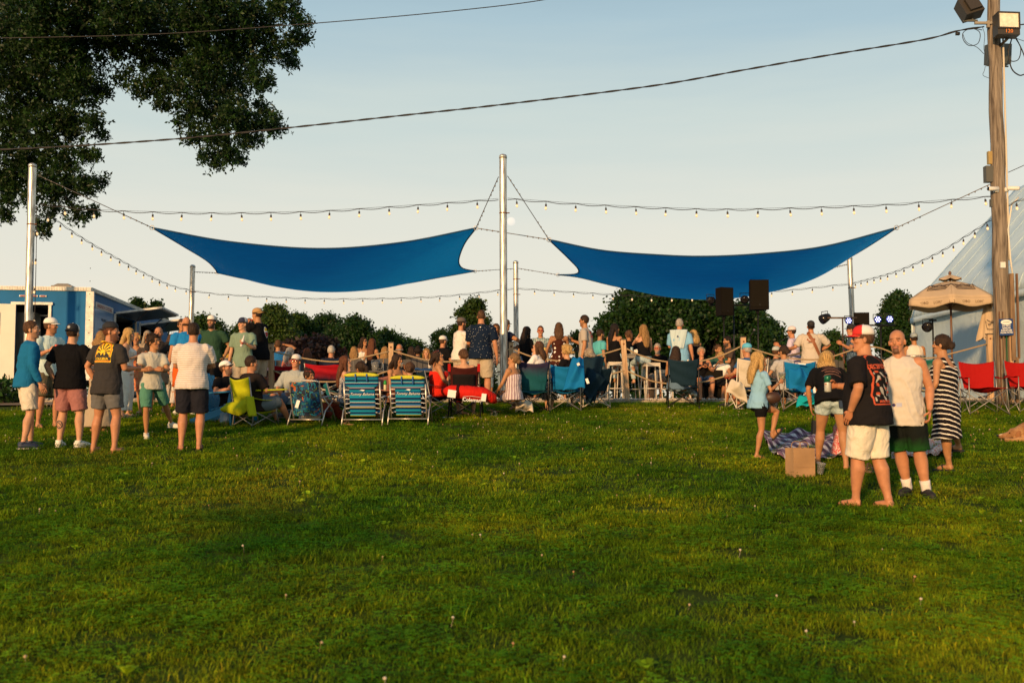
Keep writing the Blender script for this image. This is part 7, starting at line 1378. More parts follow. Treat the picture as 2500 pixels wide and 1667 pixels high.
# bench backs behind the seated crowd
def wood_chair(px, Y, label, m=None):
    g = Gy(px, Y); g.z = PZ; o = empty('slatted_chair', label, 'chair', g, group='dark slatted patio chairs'); m = m or mat('grey_slat', (.06, .055, .05), .7)
    for i in range(4): mb = MB(); mb.box(((i - 1.5) * .13, -.22, .70), (.115, .02, .48 - .05 * abs(i - 1.5))); mb.obj('back_slat', m, o, False)
    mb = MB(); mb.box((0, 0, .43), (.54, .46, .03)); mb.obj('seat', m, o, False)
    for sx in (-1, 1):
        for sy in (-1, 1): mb = MB(); mb.box((sx * .25, sy * .21, .22), (.04, .04, .44)); mb.obj('leg', m, o, False)
for px, Y, lb in ((865, 22.9, 'dark slatted chair under the short blond hair'), (985, 23.5, 'dark slatted chair under the balding man'), (1020, 22.6, 'dark slatted chair under the black puffer jacket'), (938, 22.8, 'dark slatted chair under the very long blond hair'), (748, 23.2, 'dark slatted chair under the wavy auburn hair'), (548, 22.7, 'dark slatted chair under the yellow cap'), (677, 23.8, 'dark slatted chair under the blue shirt'), (1894, 23.1, 'dark slatted chair under the grey green cap'), (2027, 23.5, 'dark slatted chair under the light blue top')): wood_chair(px, Y, lb)

# ================================================================ STAGE GEAR
SPK = mat('speaker_black', (.009, .007, .005), .8, spec=.1, bump=.3, bscale=200); SPG = mat('speaker_grille', (.010, .008, .005), .8, spec=.1, bump=.5, bscale=300); LB_ = mat('black_metal', (.012, .011, .010), .5, .3)
def speaker(px, py0, py1, wpx, Y, rot, label):
    c = At(px, py1, Y); t = At(px, py0, Y); h = t.z - c.z; w = wpx / F * Y; o = empty('loudspeaker', label, 'loudspeaker', c, R(rot), 'loudspeakers on poles')
    mb = MB(); d = w * .85; vs = [(-w / 2, -d / 2), (w / 2, -d / 2), (w / 2 * .72, d / 2), (-w / 2 * .72, d / 2)]; mb.add([(x, y, z) for z in (0, h) for x, y in vs], [(3, 2, 1, 0), (4, 5, 6, 7), (0, 1, 5, 4), (1, 2, 6, 5), (2, 3, 7, 6), (3, 0, 4, 7)]); mb.obj('cabinet', SPK, o, False)
    mb = MB(); mb.box((0, -d / 2 - .008, h * .52), (w * .92, .016, h * .88)); mb.obj('grille', SPG, o, False); mb = MB(); mb.box((0, -d / 2 - .019, h * .16), (.03, .006, .03)); mb.obj('badge', LB_, o, False)
    mb = MB(); mb.lathe([(.03, -.10), (.045, -.02), (.05, 0)], n=12); mb.obj('pole_socket', LB_, o)
    g = V((c.x, c.y, PZ)); s = empty('speaker_stand', 'stand carrying the ' + label, 'stand', g); hh = c.z - g.z - .02; mb = MB(); mb.tube([(0, 0, .35), (0, 0, hh)], .018, 10); mb.obj('pole', LB_, s)
    for k in range(3): a = k * 2.094 + .5; mb = MB(); mb.tube([(0, 0, .75), (.5 * math.cos(a), .5 * math.sin(a), .02)], .012, 6); mb.obj('leg', LB_, s); mb = MB(); mb.tube([(0, 0, .4), (.27 * math.cos(a), .27 * math.sin(a), .36)], .008, 6); mb.obj('brace', LB_, s)
    mb = MB(); mb.lathe([(.03, -.04), (.03, .04)], (0, 0, .75), 10); mb.obj('collar', LB_, s)
speaker(1767, 703, 771, 36, 24.2, 24, 'smaller angled black loudspeaker left of the stage'); speaker(1850, 685, 757, 46, 24.6, 0, 'larger black loudspeaker hanging above the maple')
def can(c, r, l, d, label, lit=False, cols=None):
    o = empty('stage_light', label, 'stage light', c, group='small stage lights'); q = V(d).normalized().to_track_quat('Z', 'Y').to_matrix(); mb = MB(); mb.lathe([(r * .55, -l), (r * .8, -l * .7), (r, -l * .2), (r, 0)], n=16, rot=q); mb.obj('housing', LB_, o)
    if lit:
        mb = MB(); mb.lathe([(r * .9, .002), (r * .9, .006)], n=16, rot=q); mb.obj('lens_plate', mat('led_plate', (.01, .012, .05), .3, emit=(.02, .05, .5), estr=.6), o)
        for k in range(7): a = k * 1.047; rr_ = r * .58 if k < 6 else 0; mb = MB(); mb.ell(q @ V((rr_ * math.cos(a), rr_ * math.sin(a), .012)), (r * .17,) * 3, n=8, m=6); mb.obj('led', mat('led_white', (.6, .6, .9), .3, emit=(.55, .6, 1), estr=3.5), o)
    else: mb = MB(); mb.lathe([(r * .9, .0), (r * .5, .01)], n=16, rot=q); mb.obj('lens_plate', mat('lens_dark', (.02, .02, .02), .1), o)
    for sx in (-1, 1): mb = MB(); mb.tube([q @ V((sx * r * 1.05, 0, -l * .4)), q @ V((sx * r * 1.05, 0, -l * .4)) + V((0, 0, r * 1.4))], .008, 5); mb.obj('yoke', LB_, o)
    mb = MB(); mb.tube([q @ V((-r * 1.05, 0, -l * .4)) + V((0, 0, r * 1.4)), q @ V((r * 1.05, 0, -l * .4)) + V((0, 0, r * 1.4))], .009, 5); mb.obj('yoke', LB_, o)
can(At(1738, 734, 25.4), .10, .22, (.3, -1, -.3), 'dark stage light left of the smaller loudspeaker'); can(At(1818, 732, 25.4), .11, .22, (-.2, -1, -.3), 'dark stage light between the two loudspeakers'); can(At(2006, 781, 24.3), .12, .24, (-1, -.3, -.5), 'dark stage light at the left end of the crossbar')
can(At(2072, 783, 24.0), .085, .12, (-.1, -1, 0), 'blue lit stage light on the crossbar above the bass player', True); can(At(2143, 780, 23.8), .09, .12, (-.1, -1, 0), 'blue lit stage light left of its twin beside the dark tree', True); can(At(2172, 779, 23.8), .095, .12, (.05, -1, 0), 'rightmost blue lit stage light below the round tree', True); can(At(2262, 800, 23.2), .12, .2, (-.7, -.6, -.5), 'dark stage light in front of the white tent')
def tbar(px, py, x0, x1, Y, label, m=LB_, foot=True):
    t = At(px, py, Y); g = V((t.x, Y, PZ)); o = empty('light_stand', label, 'stand', g); h = t.z - g.z; a, b = At(x0, py, Y) - g, At(x1, py, Y) - g
    mb = MB(); mb.tube([a, b], .022, 8); mb.obj('crossbar', m, o); mb = MB(); mb.tube([(0, 0, .3), (0, 0, h * .5), (0, 0, h)], [.022, .022, .018], 8); mb.obj('pole', m, o)
    for k in range(3): an = k * 2.094; mb = MB(); mb.tube([(0, 0, .8), (.5 * math.cos(an), .5 * math.sin(an), .02)], .012, 6); mb.obj('leg', m, o)
    return o
tbar(1791, 745, 1730, 1840, 25.6, 'crossbar light stand behind the two loudspeakers'); tbar(2057, 776, 2020, 2092, 24.2, 'brownish crossbar light stand right of the guitarist', mat('warm_metal', (.11, .07, .045), .5, .4)); tbar(2150, 794, 2110, 2185, 24.0, 'light stand carrying the two blue lights'); tbar(2277, 782, 2268, 2286, 23.2, 'thin stand in front of the white tent')
speaker(2101, 764, 802, 36, 24.8, -8, 'small black loudspeaker above the bass player')
def guitar(key, label, m, flip=1, dz=.03, tilt=14):
    q = PEOPLE[key]; c = world_of(key, q['waist'] + q['Y'] * .20 * q['s'] + q['Z'] * dz); o = empty('guitar', label, 'guitar', c); o.rotation_euler = (0, R(-tilt * flip), q['root'].rotation_euler.z + (0 if flip > 0 else math.pi)); 
    mb = MB(); mb.ell((.14, 0, 0), (.17, .025, .14), n=18); mb.ell((-.02, 0, 0), (.11, .025, .10), n=16); mb.obj('body', m, o); mb = MB(); mb.box((-.36, 0, .0), (.56, .022, .05)); mb.obj('neck', mat('fretboard', (.06, .035, .02), .5), o, False); mb = MB(); mb.box((-.69, 0, 0), (.16, .018, .075)); mb.obj('headstock', m, o, False)
    for k in range(4): mb = MB(); mb.tube([(-.68, .014, -.018 + .012 * k), (.2, .03, -.018 + .012 * k)], .0015, 3); mb.obj('string', STEELW, o)
guitar('guit', 'dark guitar held by the guitarist in the beige tee', mat('guitar_dark', (.02, .012, .01), .2)); guitar('sing', 'red guitar held by the singer', mat('guitar_red', (.35, .02, .015), .2)); guitar('bass', 'bass guitar held by the player in flowered shirt', mat('guitar_brown', (.16, .05, .02), .25), 1, .05, 20)
def mic(px, py, Y, px2, py2, label):
    t = At(px, py, Y); g = V((At(px2, py2, Y).x, Y, PZ)); o = empty('microphone_stand', label, 'microphone stand', g); p = t - g; q = At(px2, py2, Y) - g; mb = MB(); mb.tube([(0, 0, .02), q], .012, 7); mb.tube([q, p], .011, 7); mb.obj('stand', LB_, o); d = (p - q).normalized()
    mb = MB(); mb.ell(p + d * .03, (.032,) * 3, n=10, m=7); mb.obj('mic_head', mat('mic_mesh', (.12, .12, .14), .4, .5), o); mb = MB(); mb.lathe([(.13, 0), (.13, .02), (.02, .03)], n=14); mb.obj('base', LB_, o)
mic(1922, 824, 24.4, 1903, 835, 'black microphone stand at the mouth of the singer'); mic(1840, 808, 24.6, 1832, 822, 'microphone stand with red stick beside the rope post'); mic(2062, 822, 24.0, 2050, 826, 'microphone stand with red head right of the guitarist')
def drum():
    g = Gy(2232, 23.2); g.z = PZ; o = empty('drum', 'dark green drum in front of the musician in white tank top', 'drum', g); mb = MB(); mb.lathe([(.26, 0), (.27, .02), (.27, .36), (.26, .38)], (0, 0, .62), 22); mb.obj('shell', mat('drum_green', (.012, .10, .07), .3), o)
    mb = MB(); mb.lathe([(.275, .36), (.28, .38), (.255, .40)], (0, 0, .62), 22); mb.obj('hoop', GALV, o)
    for k in range(3): a = k * 2.094; mb = MB(); mb.tube([(.1 * math.cos(a), .1 * math.sin(a), .62), (.32 * math.cos(a), .32 * math.sin(a), 0)], .012, 6); mb.obj('leg', GALV, o)
drum()
mb = MB(); c = Gy(1738, 22.6); c.z = PZ; so = empty('floor_monitor', 'black floor loudspeaker standing on the patio behind the rope', 'loudspeaker', c); mb.box((0, 0, .33), (.42, .4, .66)); mb.obj('cabinet', SPK, so, False); mb = MB(); mb.box((0, -.205, .33), (.37, .012, .6)); mb.obj('grille', SPG, so, False)
# ================================================================ PARASOLS
CANV = mat('parasol_canvas', (.50, .37, .23), .85, bump=.2, bscale=60, var=.06, vscale=4); PWOOD = mat('parasol_wood', (.13, .06, .03), .5); PPRINT = mat('parasol_print', (.09, .055, .035), .8)
def parasol():
    t = At(2319.5, 684, 22.6); rz = At(2210, 733, 22.6).z - t.z; rad = 108 / F * 22.6; g = V((t.x, 22.6, PZ)); o = empty('parasol', 'open tan parasol with printed crowns in front of the white tent', 'parasol', g); H_ = t.z - g.z
    cn = []; 
    for k in range(6): a = R(k * 60 + 8); cn.append(V((math.cos(a) * rad, math.sin(a) * rad, H_ + rz)))
    for k in range(6):
        a, b = cn[k], cn[(k + 1) % 6]; ap = V((0, 0, H_ - .02)); mb = MB()
        def fn(u, v, a=a, b=b): e = a.lerp(b, u); p = ap.lerp(e, v); s = math.sin(math.pi * u) * v; return p * 1 + V((-p.x * .05 * s, -p.y * .05 * s, -.02 * s + .10 * math.sin(math.pi * v) * .9))
        mb.sheet(fn, 10, 10, .004); pn = mb.obj('canopy_panel', CANV, o)
        mb = MB(); 
        def vf(u, v, a=a, b=b): e = V(fn(u, 1)); return e + V((e.x * .012 * v, e.y * .012 * v, -(.17 - .03 * math.cos(math.pi * 2 * u)) * v))
        mb.sheet(vf, 12, 3, .004); va = mb.obj('valance', CANV, pn)
        mid = (a + b) / 2; nrm = V((mid.x, mid.y, 0)).normalized(); tx = V((-nrm.y, nrm.x, 0)); 
        if nrm.y < .45:
            lettering('LORD HOBO     LORD HOBO', .085, PPRINT, pn, frame(V(fn(.5, 1)) + nrm * .022 + V((0, 0, -.115)), tx, (0, 0, 1), nrm), ext=.001)
            c = V(fn(.5, .62)); e1 = V(fn(.5, .66)); up = (c - e1).normalized(); nn = tx.cross(up); mb = MB(); F3 = frame(c + nn * .025, tx, up, nn)
            for q in ([(-.22, -.1), (.22, -.1), (.22, -.04), (-.22, -.04), (-.22, -.1)], [(-.22, -.04), (-.25, .12), (-.12, .03), (0, .14), (.12, .03), (.25, .12), (.22, -.04)], [(-.2, .0), (.2, .10)], [(.2, .0), (-.2, .10)]): mb.tube([F3 @ V((x, y, 0)) for x, y in q], .007, 4)
            mb.obj('crown_print', PPRINT, pn)
        mb = MB(); mb.tube([V((0, 0, H_ - .06)), V((a.x * .98, a.y * .98, a.z - .03))], .010, 5); mb.obj('rib', PWOOD, o); mb = MB(); mb.tube([V((0, 0, H_ + rz - .18)), V((a.x * .5, a.y * .5, H_ + rz * .5 - .03))], .009, 5); mb.obj('strut', PWOOD, o)
    for k in range(6):
        a, b = cn[k] * .27, cn[(k + 1) % 6] * .27; a = V((a.x, a.y, H_ + .03)); b = V((b.x, b.y, H_ + .03)); mb = MB(); mb.sheet(lambda u, v: V((0, 0, H_ + .13)).lerp(a.lerp(b, u), v) + V((0, 0, -.04 * v * abs(math.sin(math.pi * u)))), 6, 5, .004); mb.obj('top_vent', CANV, o)
    mb = MB(); mb.tube([(0, 0, 0), (0, 0, H_ + .1)], .024, 10); mb.obj('pole', PWOOD, o); mb = MB(); mb.ell((0, 0, H_ + .16), (.035, .035, .05), n=10); mb.obj('finial', PWOOD, o); mb = MB(); mb.lathe([(.28, 0), (.28, .06), (.05, .1), (.035, .3)], n=18); mb.obj('base', LB_, o)
parasol()
def folded():
    t = At(2412, 738, 22.4); g = V((t.x, 22.4, PZ)); o = empty('folded_parasol', 'folded tan parasol beside the right rope post', 'parasol', g); H_ = t.z - g.z; zb = At(2412, 828, 22.4).z - g.z; n = 24; vs = []; fs = []; m = 12
    for i in range(m + 1):
        v = i / m; z = H_ - (H_ - zb) * v; r_ = .05 + .19 * v ** .8
        for k in range(n): a = 2 * math.pi * k / n; q = r_ * (1 + .22 * math.cos(6 * a + .6) * (.3 + v)); vs.append((q * math.cos(a), q * .8 * math.sin(a), z - (.05 * math.cos(6 * a) if i == m else 0)))
    for i in range(m):
        for k in range(n): fs.append((i * n + k, i * n + (k + 1) % n, (i + 1) * n + (k + 1) % n, (i + 1) * n + k))
    mb = MB(); mb.add(vs, fs); mb.obj('canopy', CANV, o); mb = MB(); mb.tube([(0, 0, 0), (0, 0, H_ + .05)], .022, 8); mb.obj('pole', PWOOD, o); mb = MB(); mb.lathe([(.26, 0), (.26, .06), (.04, .1)], n=16); mb.obj('base', LB_, o)
    mb = MB(); F3 = frame((0, -.19, (H_ + zb) / 2 - .12), (1, 0, 0), (0, .18, 1), (0, -1, 0))
    for q in ([(-.13, -.08), (.13, -.08)], [(-.13, -.08), (-.15, .1), (-.06, .0), (0, .12), (.06, .0), (.15, .1), (.13, -.08)], [(-.1, .02), (.12, .13)], [(.1, .02), (-.12, .13)]): mb.tube([F3 @ V((x, y, 0)) for x, y in q], .006, 4)
    mb.obj('crown_print', PPRINT, o)
folded()
# ================================================================ SMALL THINGS
def plaid():
    m, n, b = newmat('purple_plaid'); L = n.links.new; t = n.nodes.new('ShaderNodeTexCoord'); s = n.nodes.new('ShaderNodeSeparateXYZ'); L(t.outputs['Object'], s.inputs[0]); fs_ = []
    for ax in ('X', 'Y'):
        d = n.nodes.new('ShaderNodeMath'); d.operation = 'DIVIDE'; L(s.outputs[ax], d.inputs[0]); d.inputs[1].default_value = .17 if ax == 'X' else .30; f = n.nodes.new('ShaderNodeMath'); f.operation = 'FRACT'; L(d.outputs[0], f.inputs[0]); g = n.nodes.new('ShaderNodeMath'); g.operation = 'GREATER_THAN'; g.inputs[1].default_value = .5; L(f.outputs[0], g.inputs[0]); fs_.append(g)
    a = n.nodes.new('ShaderNodeMath'); a.operation = 'ADD'; L(fs_[0].outputs[0], a.inputs[0]); L(fs_[1].outputs[0], a.inputs[1]); h = n.nodes.new('ShaderNodeMath'); h.operation = 'MULTIPLY'; h.inputs[1].default_value = .5; L(a.outputs[0], h.inputs[0])
    r = n.nodes.new('ShaderNodeValToRGB'); r.color_ramp.interpolation = 'CONSTANT'; e = r.color_ramp.elements; e[0].color = (.035, .012, .035, 1); e[1].position = .8; e[1].color = (.62, .55, .52, 1); k = e.new(.3); k.color = (.20, .11, .17, 1); L(h.outputs[0], r.inputs[0]); L(r.outputs[0], b.inputs['Base Color']); b.inputs['Roughness'].default_value = .95; return m
def blanket(pts, m, label, seed):
    r = np.random.default_rng(seed); a, b, c, d = [Gp(*p) for p in pts]; ph = r.uniform(0, 6, 6)
    def fn(u, v):
        p = a.lerp(b, u).lerp(c.lerp(d, u), v); e = .018 * sum(math.sin(q * 9 * u + (7 - q) * 3 * v + ph[i]) for i, q in enumerate((1, 2, 3, 1.5))); z = max(.03, .055 + e * 1.3); return V((p.x + .02 * math.sin(9 * v + ph[1]), p.y + .02 * math.sin(8 * u), ground(0, p.y) + z))
    mb = MB(); mb.sheet(fn, 60, 40, .006); o = mb.obj('blanket', m); tag(o, label, 'blanket')
blanket([(1855, 1062), (2050, 1064), (1895, 1128), (2110, 1126)], plaid(), 'purple and white checked blanket on the grass behind the paper bag', 1)
blanket([(2160, 1080), (2310, 1082), (2180, 1125), (2330, 1120)], cloth('floral_blanket', (.62, .55, .48), 'floral', (.5, .12, .08), .05), 'cream blanket with red flowers beside the striped dress', 2)
def paper_bag():
    g = Gp(1954, 1163); o = empty('paper_bag', 'brown paper carrier bag standing on the grass', 'bag', g, R(16)); m = mat('kraft_paper', (.38, .22, .10), .85, bump=.6, bscale=9, var=.10, vscale=5); w, d, h = .28, .18, .33
    t = .003; vs = []
    mb = MB()
    mb.sheet(lambda u, v: ((u - .5) * w, -d / 2 + .008 * math.sin(3 * u) * math.sin(6 * v), h * v), 8, 8, t); mb.obj('front_panel', m, o, False)
    mb = MB(); mb.sheet(lambda u, v: ((.5 - u) * w, d / 2, h * v), 4, 4, t); mb.obj('back_panel', m, o, False)
    for sx in (-1, 1): mb = MB(); mb.sheet(lambda u, v: (sx * (w / 2 - .012 * v * math.sin(math.pi * u)), sx * (u - .5) * d, h * v), 6, 6, t); mb.obj('side_panel', m, o, False)
    mb = MB(); mb.box((0, 0, .006), (w - .01, d - .01, .006)); mb.obj('base_panel', m, o, False)
    for z in (.115, .215): mb = MB(); mb.box((0, -d / 2 - .002, z), (w * .99, .003, .004)); mb.obj('crease', m, o, False)
    for y in (-d / 2 + .01, d / 2 - .01): mb = MB(); mb.tube(spline([(-.06, y, h - .05), (-.055, y, h + .05), (0, y, h + .075), (.055, y, h + .05), (.06, y, h - .05)], 4), .004, 5); mb.obj('handle', m, o)
paper_bag()
GLS = mat('clear_plastic', (.75, .75, .70), .12, trans=.85); 
def cup(p, label, r=.04, h=.11, fill=None, tilt=None):
    o = empty('plastic_cup', label, 'cup', p); mb = MB(); mb.lathe([(r * .72, 0), (r * .74, .003), (r, h), (r * 1.06, h + .002), (r * .96, h - .002), (r * .68, .006)], n=14); mb.obj('cup_wall', GLS, o)
    if fill: mb = MB(); mb.lathe([(r * .68, .006), (r * .86, h * .7)], n=12); mb.obj('drink', mat('drink_%.2f' % fill[0], fill, .2), o)
    if tilt: o.rotation_euler = tilt
    return o
def canof(p, label, c, c2, r=.032, h=.125, tilt=None):
    o = empty('drink_can', label, 'can', p); mb = MB(); mb.lathe([(r * .8, 0), (r, .01), (r, h * .9), (r * .82, h)], n=16); mb.obj('can_body', mat('can_%.2f_%.2f' % c[:2], c, .35, .3), o); mb = MB(); mb.lathe([(r * 1.01, h * .58), (r * 1.01, h * .9), (r * .83, h * 1.01)], n=16); mb.obj('can_band', mat('can_%.2f_%.2f' % c2[:2], c2, .35, .3), o)
    if tilt: o.rotation_euler = tilt
    return o
def hp(k, i, dz=0, **a): p = hand_point(k, i, **a); return V((p.x, p.y, p.z + dz))
canof(hp('mint', 1, -.06), 'white and red can held by the man in mint shirt', (.6, .58, .55), (.5, .08, .05)); canof(hp('rcap', 1, -.07, out=.10), 'white can with dark green top held in front of the black printed tee', (.62, .62, .56), (.01, .13, .07), .034, .165)
cup(hp('ord', 0, -.05), 'dark drink held by the woman in orange red dress', .04, .11, (.03, .02, .015)); cup(hp('girl', 1, -.04), 'clear cup of pale yellow drink in the girls raised hand', .048, .13, (.50, .50, .20)); cup(hp('girl', 0, -.05), 'small clear cup in the girls lowered hand', .036, .10)
def bottle(p, label, tilt):
    o = empty('beer_bottle', label, 'bottle', p); mb = MB(); mb.lathe([(.028, 0), (.031, .01), (.031, .13), (.014, .19), (.013, .24)], n=14); mb.obj('bottle_glass', mat('bottle_white', (.62, .58, .52), .3), o); mb = MB(); mb.lathe([(.0315, .05), (.0315, .10)], n=14); mb.obj('bottle_label', mat('bottle_lab', (.3, .05, .03), .6), o); o.rotation_euler = tilt
bottle(hp('sage', 0, -.10), 'white beer bottle in the hand of the sage green tee', (0, R(14), 0)); bottle(hp('ochre', 0, -.06), 'bottle raised to the mouth of the man in ochre cap', (0, R(35), 0))
cup(hp('drk', 0, -.03), 'small cup raised by the drinking woman', .034, .07, (.4, .3, .2)); cup(hp('b41', 1, -.02), 'clear cup held up beside the white cap', .045, .12); cup(hp('m51', 1, -.04), 'clear drink held by the man in grey printed tee', .042, .14, (.6, .55, .45))
def phone(p, label, rz=0): o = empty('phone', label, 'phone', p, rz); mb = MB(); mb.box((0, 0, 0), (.075, .010, .15)); mb.obj('phone_body', mat('phone_black', (.015, .015, .018), .3), o, False); mb = MB(); mb.box((0, -.007, 0), (.068, .004, .14)); mb.obj('phone_screen', mat('phone_screen', (.03, .04, .06), .1), o, False); o.rotation_euler = (R(-15), 0, rz)
phone(hp('phone', 0, .05), 'phone held by the woman in white blouse', R(70)); phone(hp('r64', 0, .06), 'phone held up by the older photographer', R(180))
q = PEOPLE['bend']; bp_ = world_of('bend', q['pel'] + V((.09, -.135, -.02))); phone(V(bp_), 'black phone in the back pocket of the denim shorts', 0)
for px, py, lb in ((1200, 1017, 'clear plastic cup lying on the grass under the black mesh chair'), (2002, 1162, 'clear plastic cup in the grass right of the paper bag')):
    g = Gp(px, py); cup(g + V((0, 0, .03)), lb, .05, .12, None, (R(80) if px < 1500 else R(12), 0, R(30)))
def flat_shoe(px, py, label, c, n=2, dirx=20):
    for k in range(n):
        g = Gp(px + k * 14, py + (k % 2) * 3); o = empty('sandal', ('left of two ' if k == 0 else 'right of two ') + label if n > 1 else label, 'sandal', g + V((0, 0, .035)), R(dirx + k * 25), group='sandals left in the grass'); mb = MB(); mb.tube([(0, -.12, 0), (0, -.04, 0), (0, .06, 0), (0, .13, 0)], [.03, .036, .044, .025], 12, flat=.3, up=(0, 0, 1)); mb.obj('sole', mat('sandal_%.2f' % c[0], c, .7), o); mb = MB(); mb.tube(spline([(-.04, .03, 0), (-.02, .05, .045), (.02, .05, .045), (.04, .03, 0)], 3), .010, 6); mb.obj('strap', mat('sandal_strap', (.10, .05, .03), .7), o)
flat_shoe(2128, 1158, 'tan sandals lying in the grass between the mens feet', (.33, .19, .08)); flat_shoe(838, 1038, 'tan sandals under the leaf print chair side', (.40, .22, .09)); flat_shoe(1196, 1006, 'orange sandals beside the bare foot', (.50, .20, .05)); flat_shoe(1096, 1024, 'white slipper in the grass near the striped chair', (.72, .66, .56), 1, 60); flat_shoe(2128, 1150, 'straw sandals beside the blanket', (.42, .30, .15), 1)
g = Gp(1992, 1074); o = empty('black_handbag', 'small black bag on the blanket behind the denim shorts', 'bag', g + V((0, 0, .05))); mb = MB(); mb.box((0, 0, .12), (.12, .1, .24), taper=.85); mb.obj('body', LB_, o, False); mb = MB(); mb.tube(spline([(-.04, 0, .24), (-.03, 0, .32), (.03, 0, .32), (.04, 0, .24)], 3), .008, 5); mb.obj('handle', LB_, o)
g = world_of('girl', V((.10, .16, .80))); o = empty('brown_shoulder_bag', 'dark brown bag held at the girls side', 'bag', g); mb = MB(); mb.ell((0, 0, 0), (.11, .045, .075), n=14); mb.obj('pouch', mat('brown_leather', (.05, .022, .012), .5), o); mb = MB(); mb.tube(spline([(-.1, 0, .06), (-.05, 0, .25), (.05, 0, .25), (.1, 0, .06)], 4), .008, 5); mb.obj('shoulder_strap', mat('brown_leather', (0, 0, 0)), o)
def spray(px, py, Y, label, c, c2, h=.2): o = empty('spray_bottle', label, 'bottle', At(px, py, Y)); mb = MB(); mb.lathe([(.028, 0), (.030, .01), (.030, h * .72), (.02, h * .78), (.02, h)], n=12); mb.obj('bottle_body', mat('spray_a%.2f' % c[0], c, .5), o); mb = MB(); mb.lathe([(.031, h * .55), (.031, h * .74), (.021, h * .8), (.021, h * 1.01)], n=12); mb.obj('bottle_cap', mat('spray_b%.2f' % c2[1], c2, .5), o)
so = empty('side_table', 'small black folding table between the two striped beach chairs', 'table', Gp(948, 1010)); mb = MB(); mb.box((0, 0, .42), (.34, .3, .02)); mb.obj('tabletop', LB_, so, False)
for sx in (-1, 1): mb = MB(); mb.tube([(sx * .14, -.1, .42), (-sx * .12, .1, 0)], .008, 5); mb.obj('leg', LB_, so); mb = MB(); mb.tube([(sx * .14, .1, .42), (-sx * .12, -.1, 0)], .008, 5); mb.obj('leg', LB_, so)
st = so.location; o = empty('spray_bottle', 'insect spray with green cap on the small black table', 'bottle', st + V((-.06, -.02, .43))); mb = MB(); mb.lathe([(.028, 0), (.030, .01), (.030, .14), (.02, .155), (.02, .16)], n=12); mb.obj('bottle_body', mat('spray_cream', (.55, .5, .3), .5), o); mb = MB(); mb.lathe([(.031, .12), (.031, .15), (.021, .20)], n=12); mb.obj('bottle_cap', mat('spray_green', (.02, .30, .05), .5), o)
o = empty('tumbler', 'dark round tumbler on the small black table', 'cup', st + V((.07, .0, .43))); mb = MB(); mb.lathe([(.035, 0), (.05, .03), (.05, .09), (.04, .11)], n=14); mb.obj('cup_wall', mat('tumbler_grey', (.06, .05, .045), .4), o)
for px, py, Y, lb, c in ((1542, 849, 23.35, 'tall blue grey can on the bar table', (.30, .40, .42)), (1330, 852, 23.5, 'glass of yellow beer before the plaid shirt', (.55, .38, .08))):
    g = At(px, py, Y); o = empty('drink_can', lb, 'drink', V((g.x, Y, PZ + 1.066))); mb = MB(); mb.lathe([(.03, 0), (.034, .01), (.034, .15), (.028, .16)], n=14); mb.obj('can_body', mat('bar_can_%.2f' % c[0], c, .4), o); mb = MB(); mb.lathe([(.035, .02), (.035, .06)], n=14); mb.obj('can_band', mat('bar_can_band', (.5, .45, .3), .5), o)
o = empty('napkin_box', 'white napkin box on the bar table', 'box', V((At(1552, 850, 23.4).x + .05, 23.45, PZ + 1.066))); mb = MB(); mb.box((0, 0, .05), (.18, .14, .10)); mb.obj('carton', TAGM, o, False); mb = MB(); mb.box((0, 0, .104), (.10, .06, .02), taper=.6); mb.obj('napkin', TAGM, o, False)
g = V((At(918, 905, 22.4).x, 22.3, PZ + .637)); o = empty('drink_pitcher', 'clear plastic pitcher on the low table behind the striped chairs', 'pitcher', g); mb = MB(); mb.lathe([(.07, 0), (.08, .02), (.10, .24), (.095, .24), (.07, .02)], n=16); mb.obj('pitcher_wall', GLS, o); mb = MB(); mb.tube(spline([(.09, 0, .2), (.15, 0, .18), (.14, 0, .06), (.08, 0, .05)], 3), .009, 6); mb.obj('handle', GLS, o)
g = V((At(1032, 908, 22.4).x, 22.3, PZ + .637)); o = empty('folded_towel', 'folded blue cloth on the low table behind the drinking woman', 'cloth', g); mb = MB(); mb.sheet(lambda u, v: ((u - .5) * .4, (v - .5) * .3, .05 + .02 * math.sin(7 * u) * math.cos(5 * v)), 12, 10, .05); mb.obj('cloth', cloth('towel_blue', (.02, .06, .16)), o)
# sweater over the shoulders of the light blue shirt, guitar strap, prints on shirts
from mathutils.bvhtree import BVHTree
def shirt_of(key): return sorted([c for c in PEOPLE[key]['root'].children if c.name.split('.')[0] in ('tee_shirt', 'pullover', 'polo_shirt', 'tank_top', 'dress')], key=lambda c: c.name)
def decal(key, me, m, name='print', cx=0, cz=.0, side=-1, part=0, off=.004, up0=None, tilt=0):
    """lay a flat mesh (x right, y up as the viewer sees it) onto the garment"""
    q = PEOPLE[key]; sh = shirt_of(key)[part]; sm_ = sh.data; bv = BVHTree.FromPolygons([v.co.copy() for v in sm_.vertices], [tuple(p.vertices) for p in sm_.polygons])
    X, Y, Z = q['X'], q['Y'], q['Z']; base = (q['chest'] if up0 is None else up0) + X * cx * -side + Z * cz; right = X * (1 if side < 0 else -1); ct, st_ = math.cos(R(tilt)), math.sin(R(tilt))
    for v in me.vertices:
        x, y = v.co.x * ct - v.co.y * st_, v.co.x * st_ + v.co.y * ct; o_ = base + right * x + Z * y + Y * side * .6; h = bv.ray_cast(o_, -Y * side); p = h[0] if h[0] is not None else base + right * x + Z * y + Y * side * .13; v.co = p + Y * side * (off + v.co.z)
    me.update(); me.materials.clear(); me.materials.append(m); return link(name, me, sh)
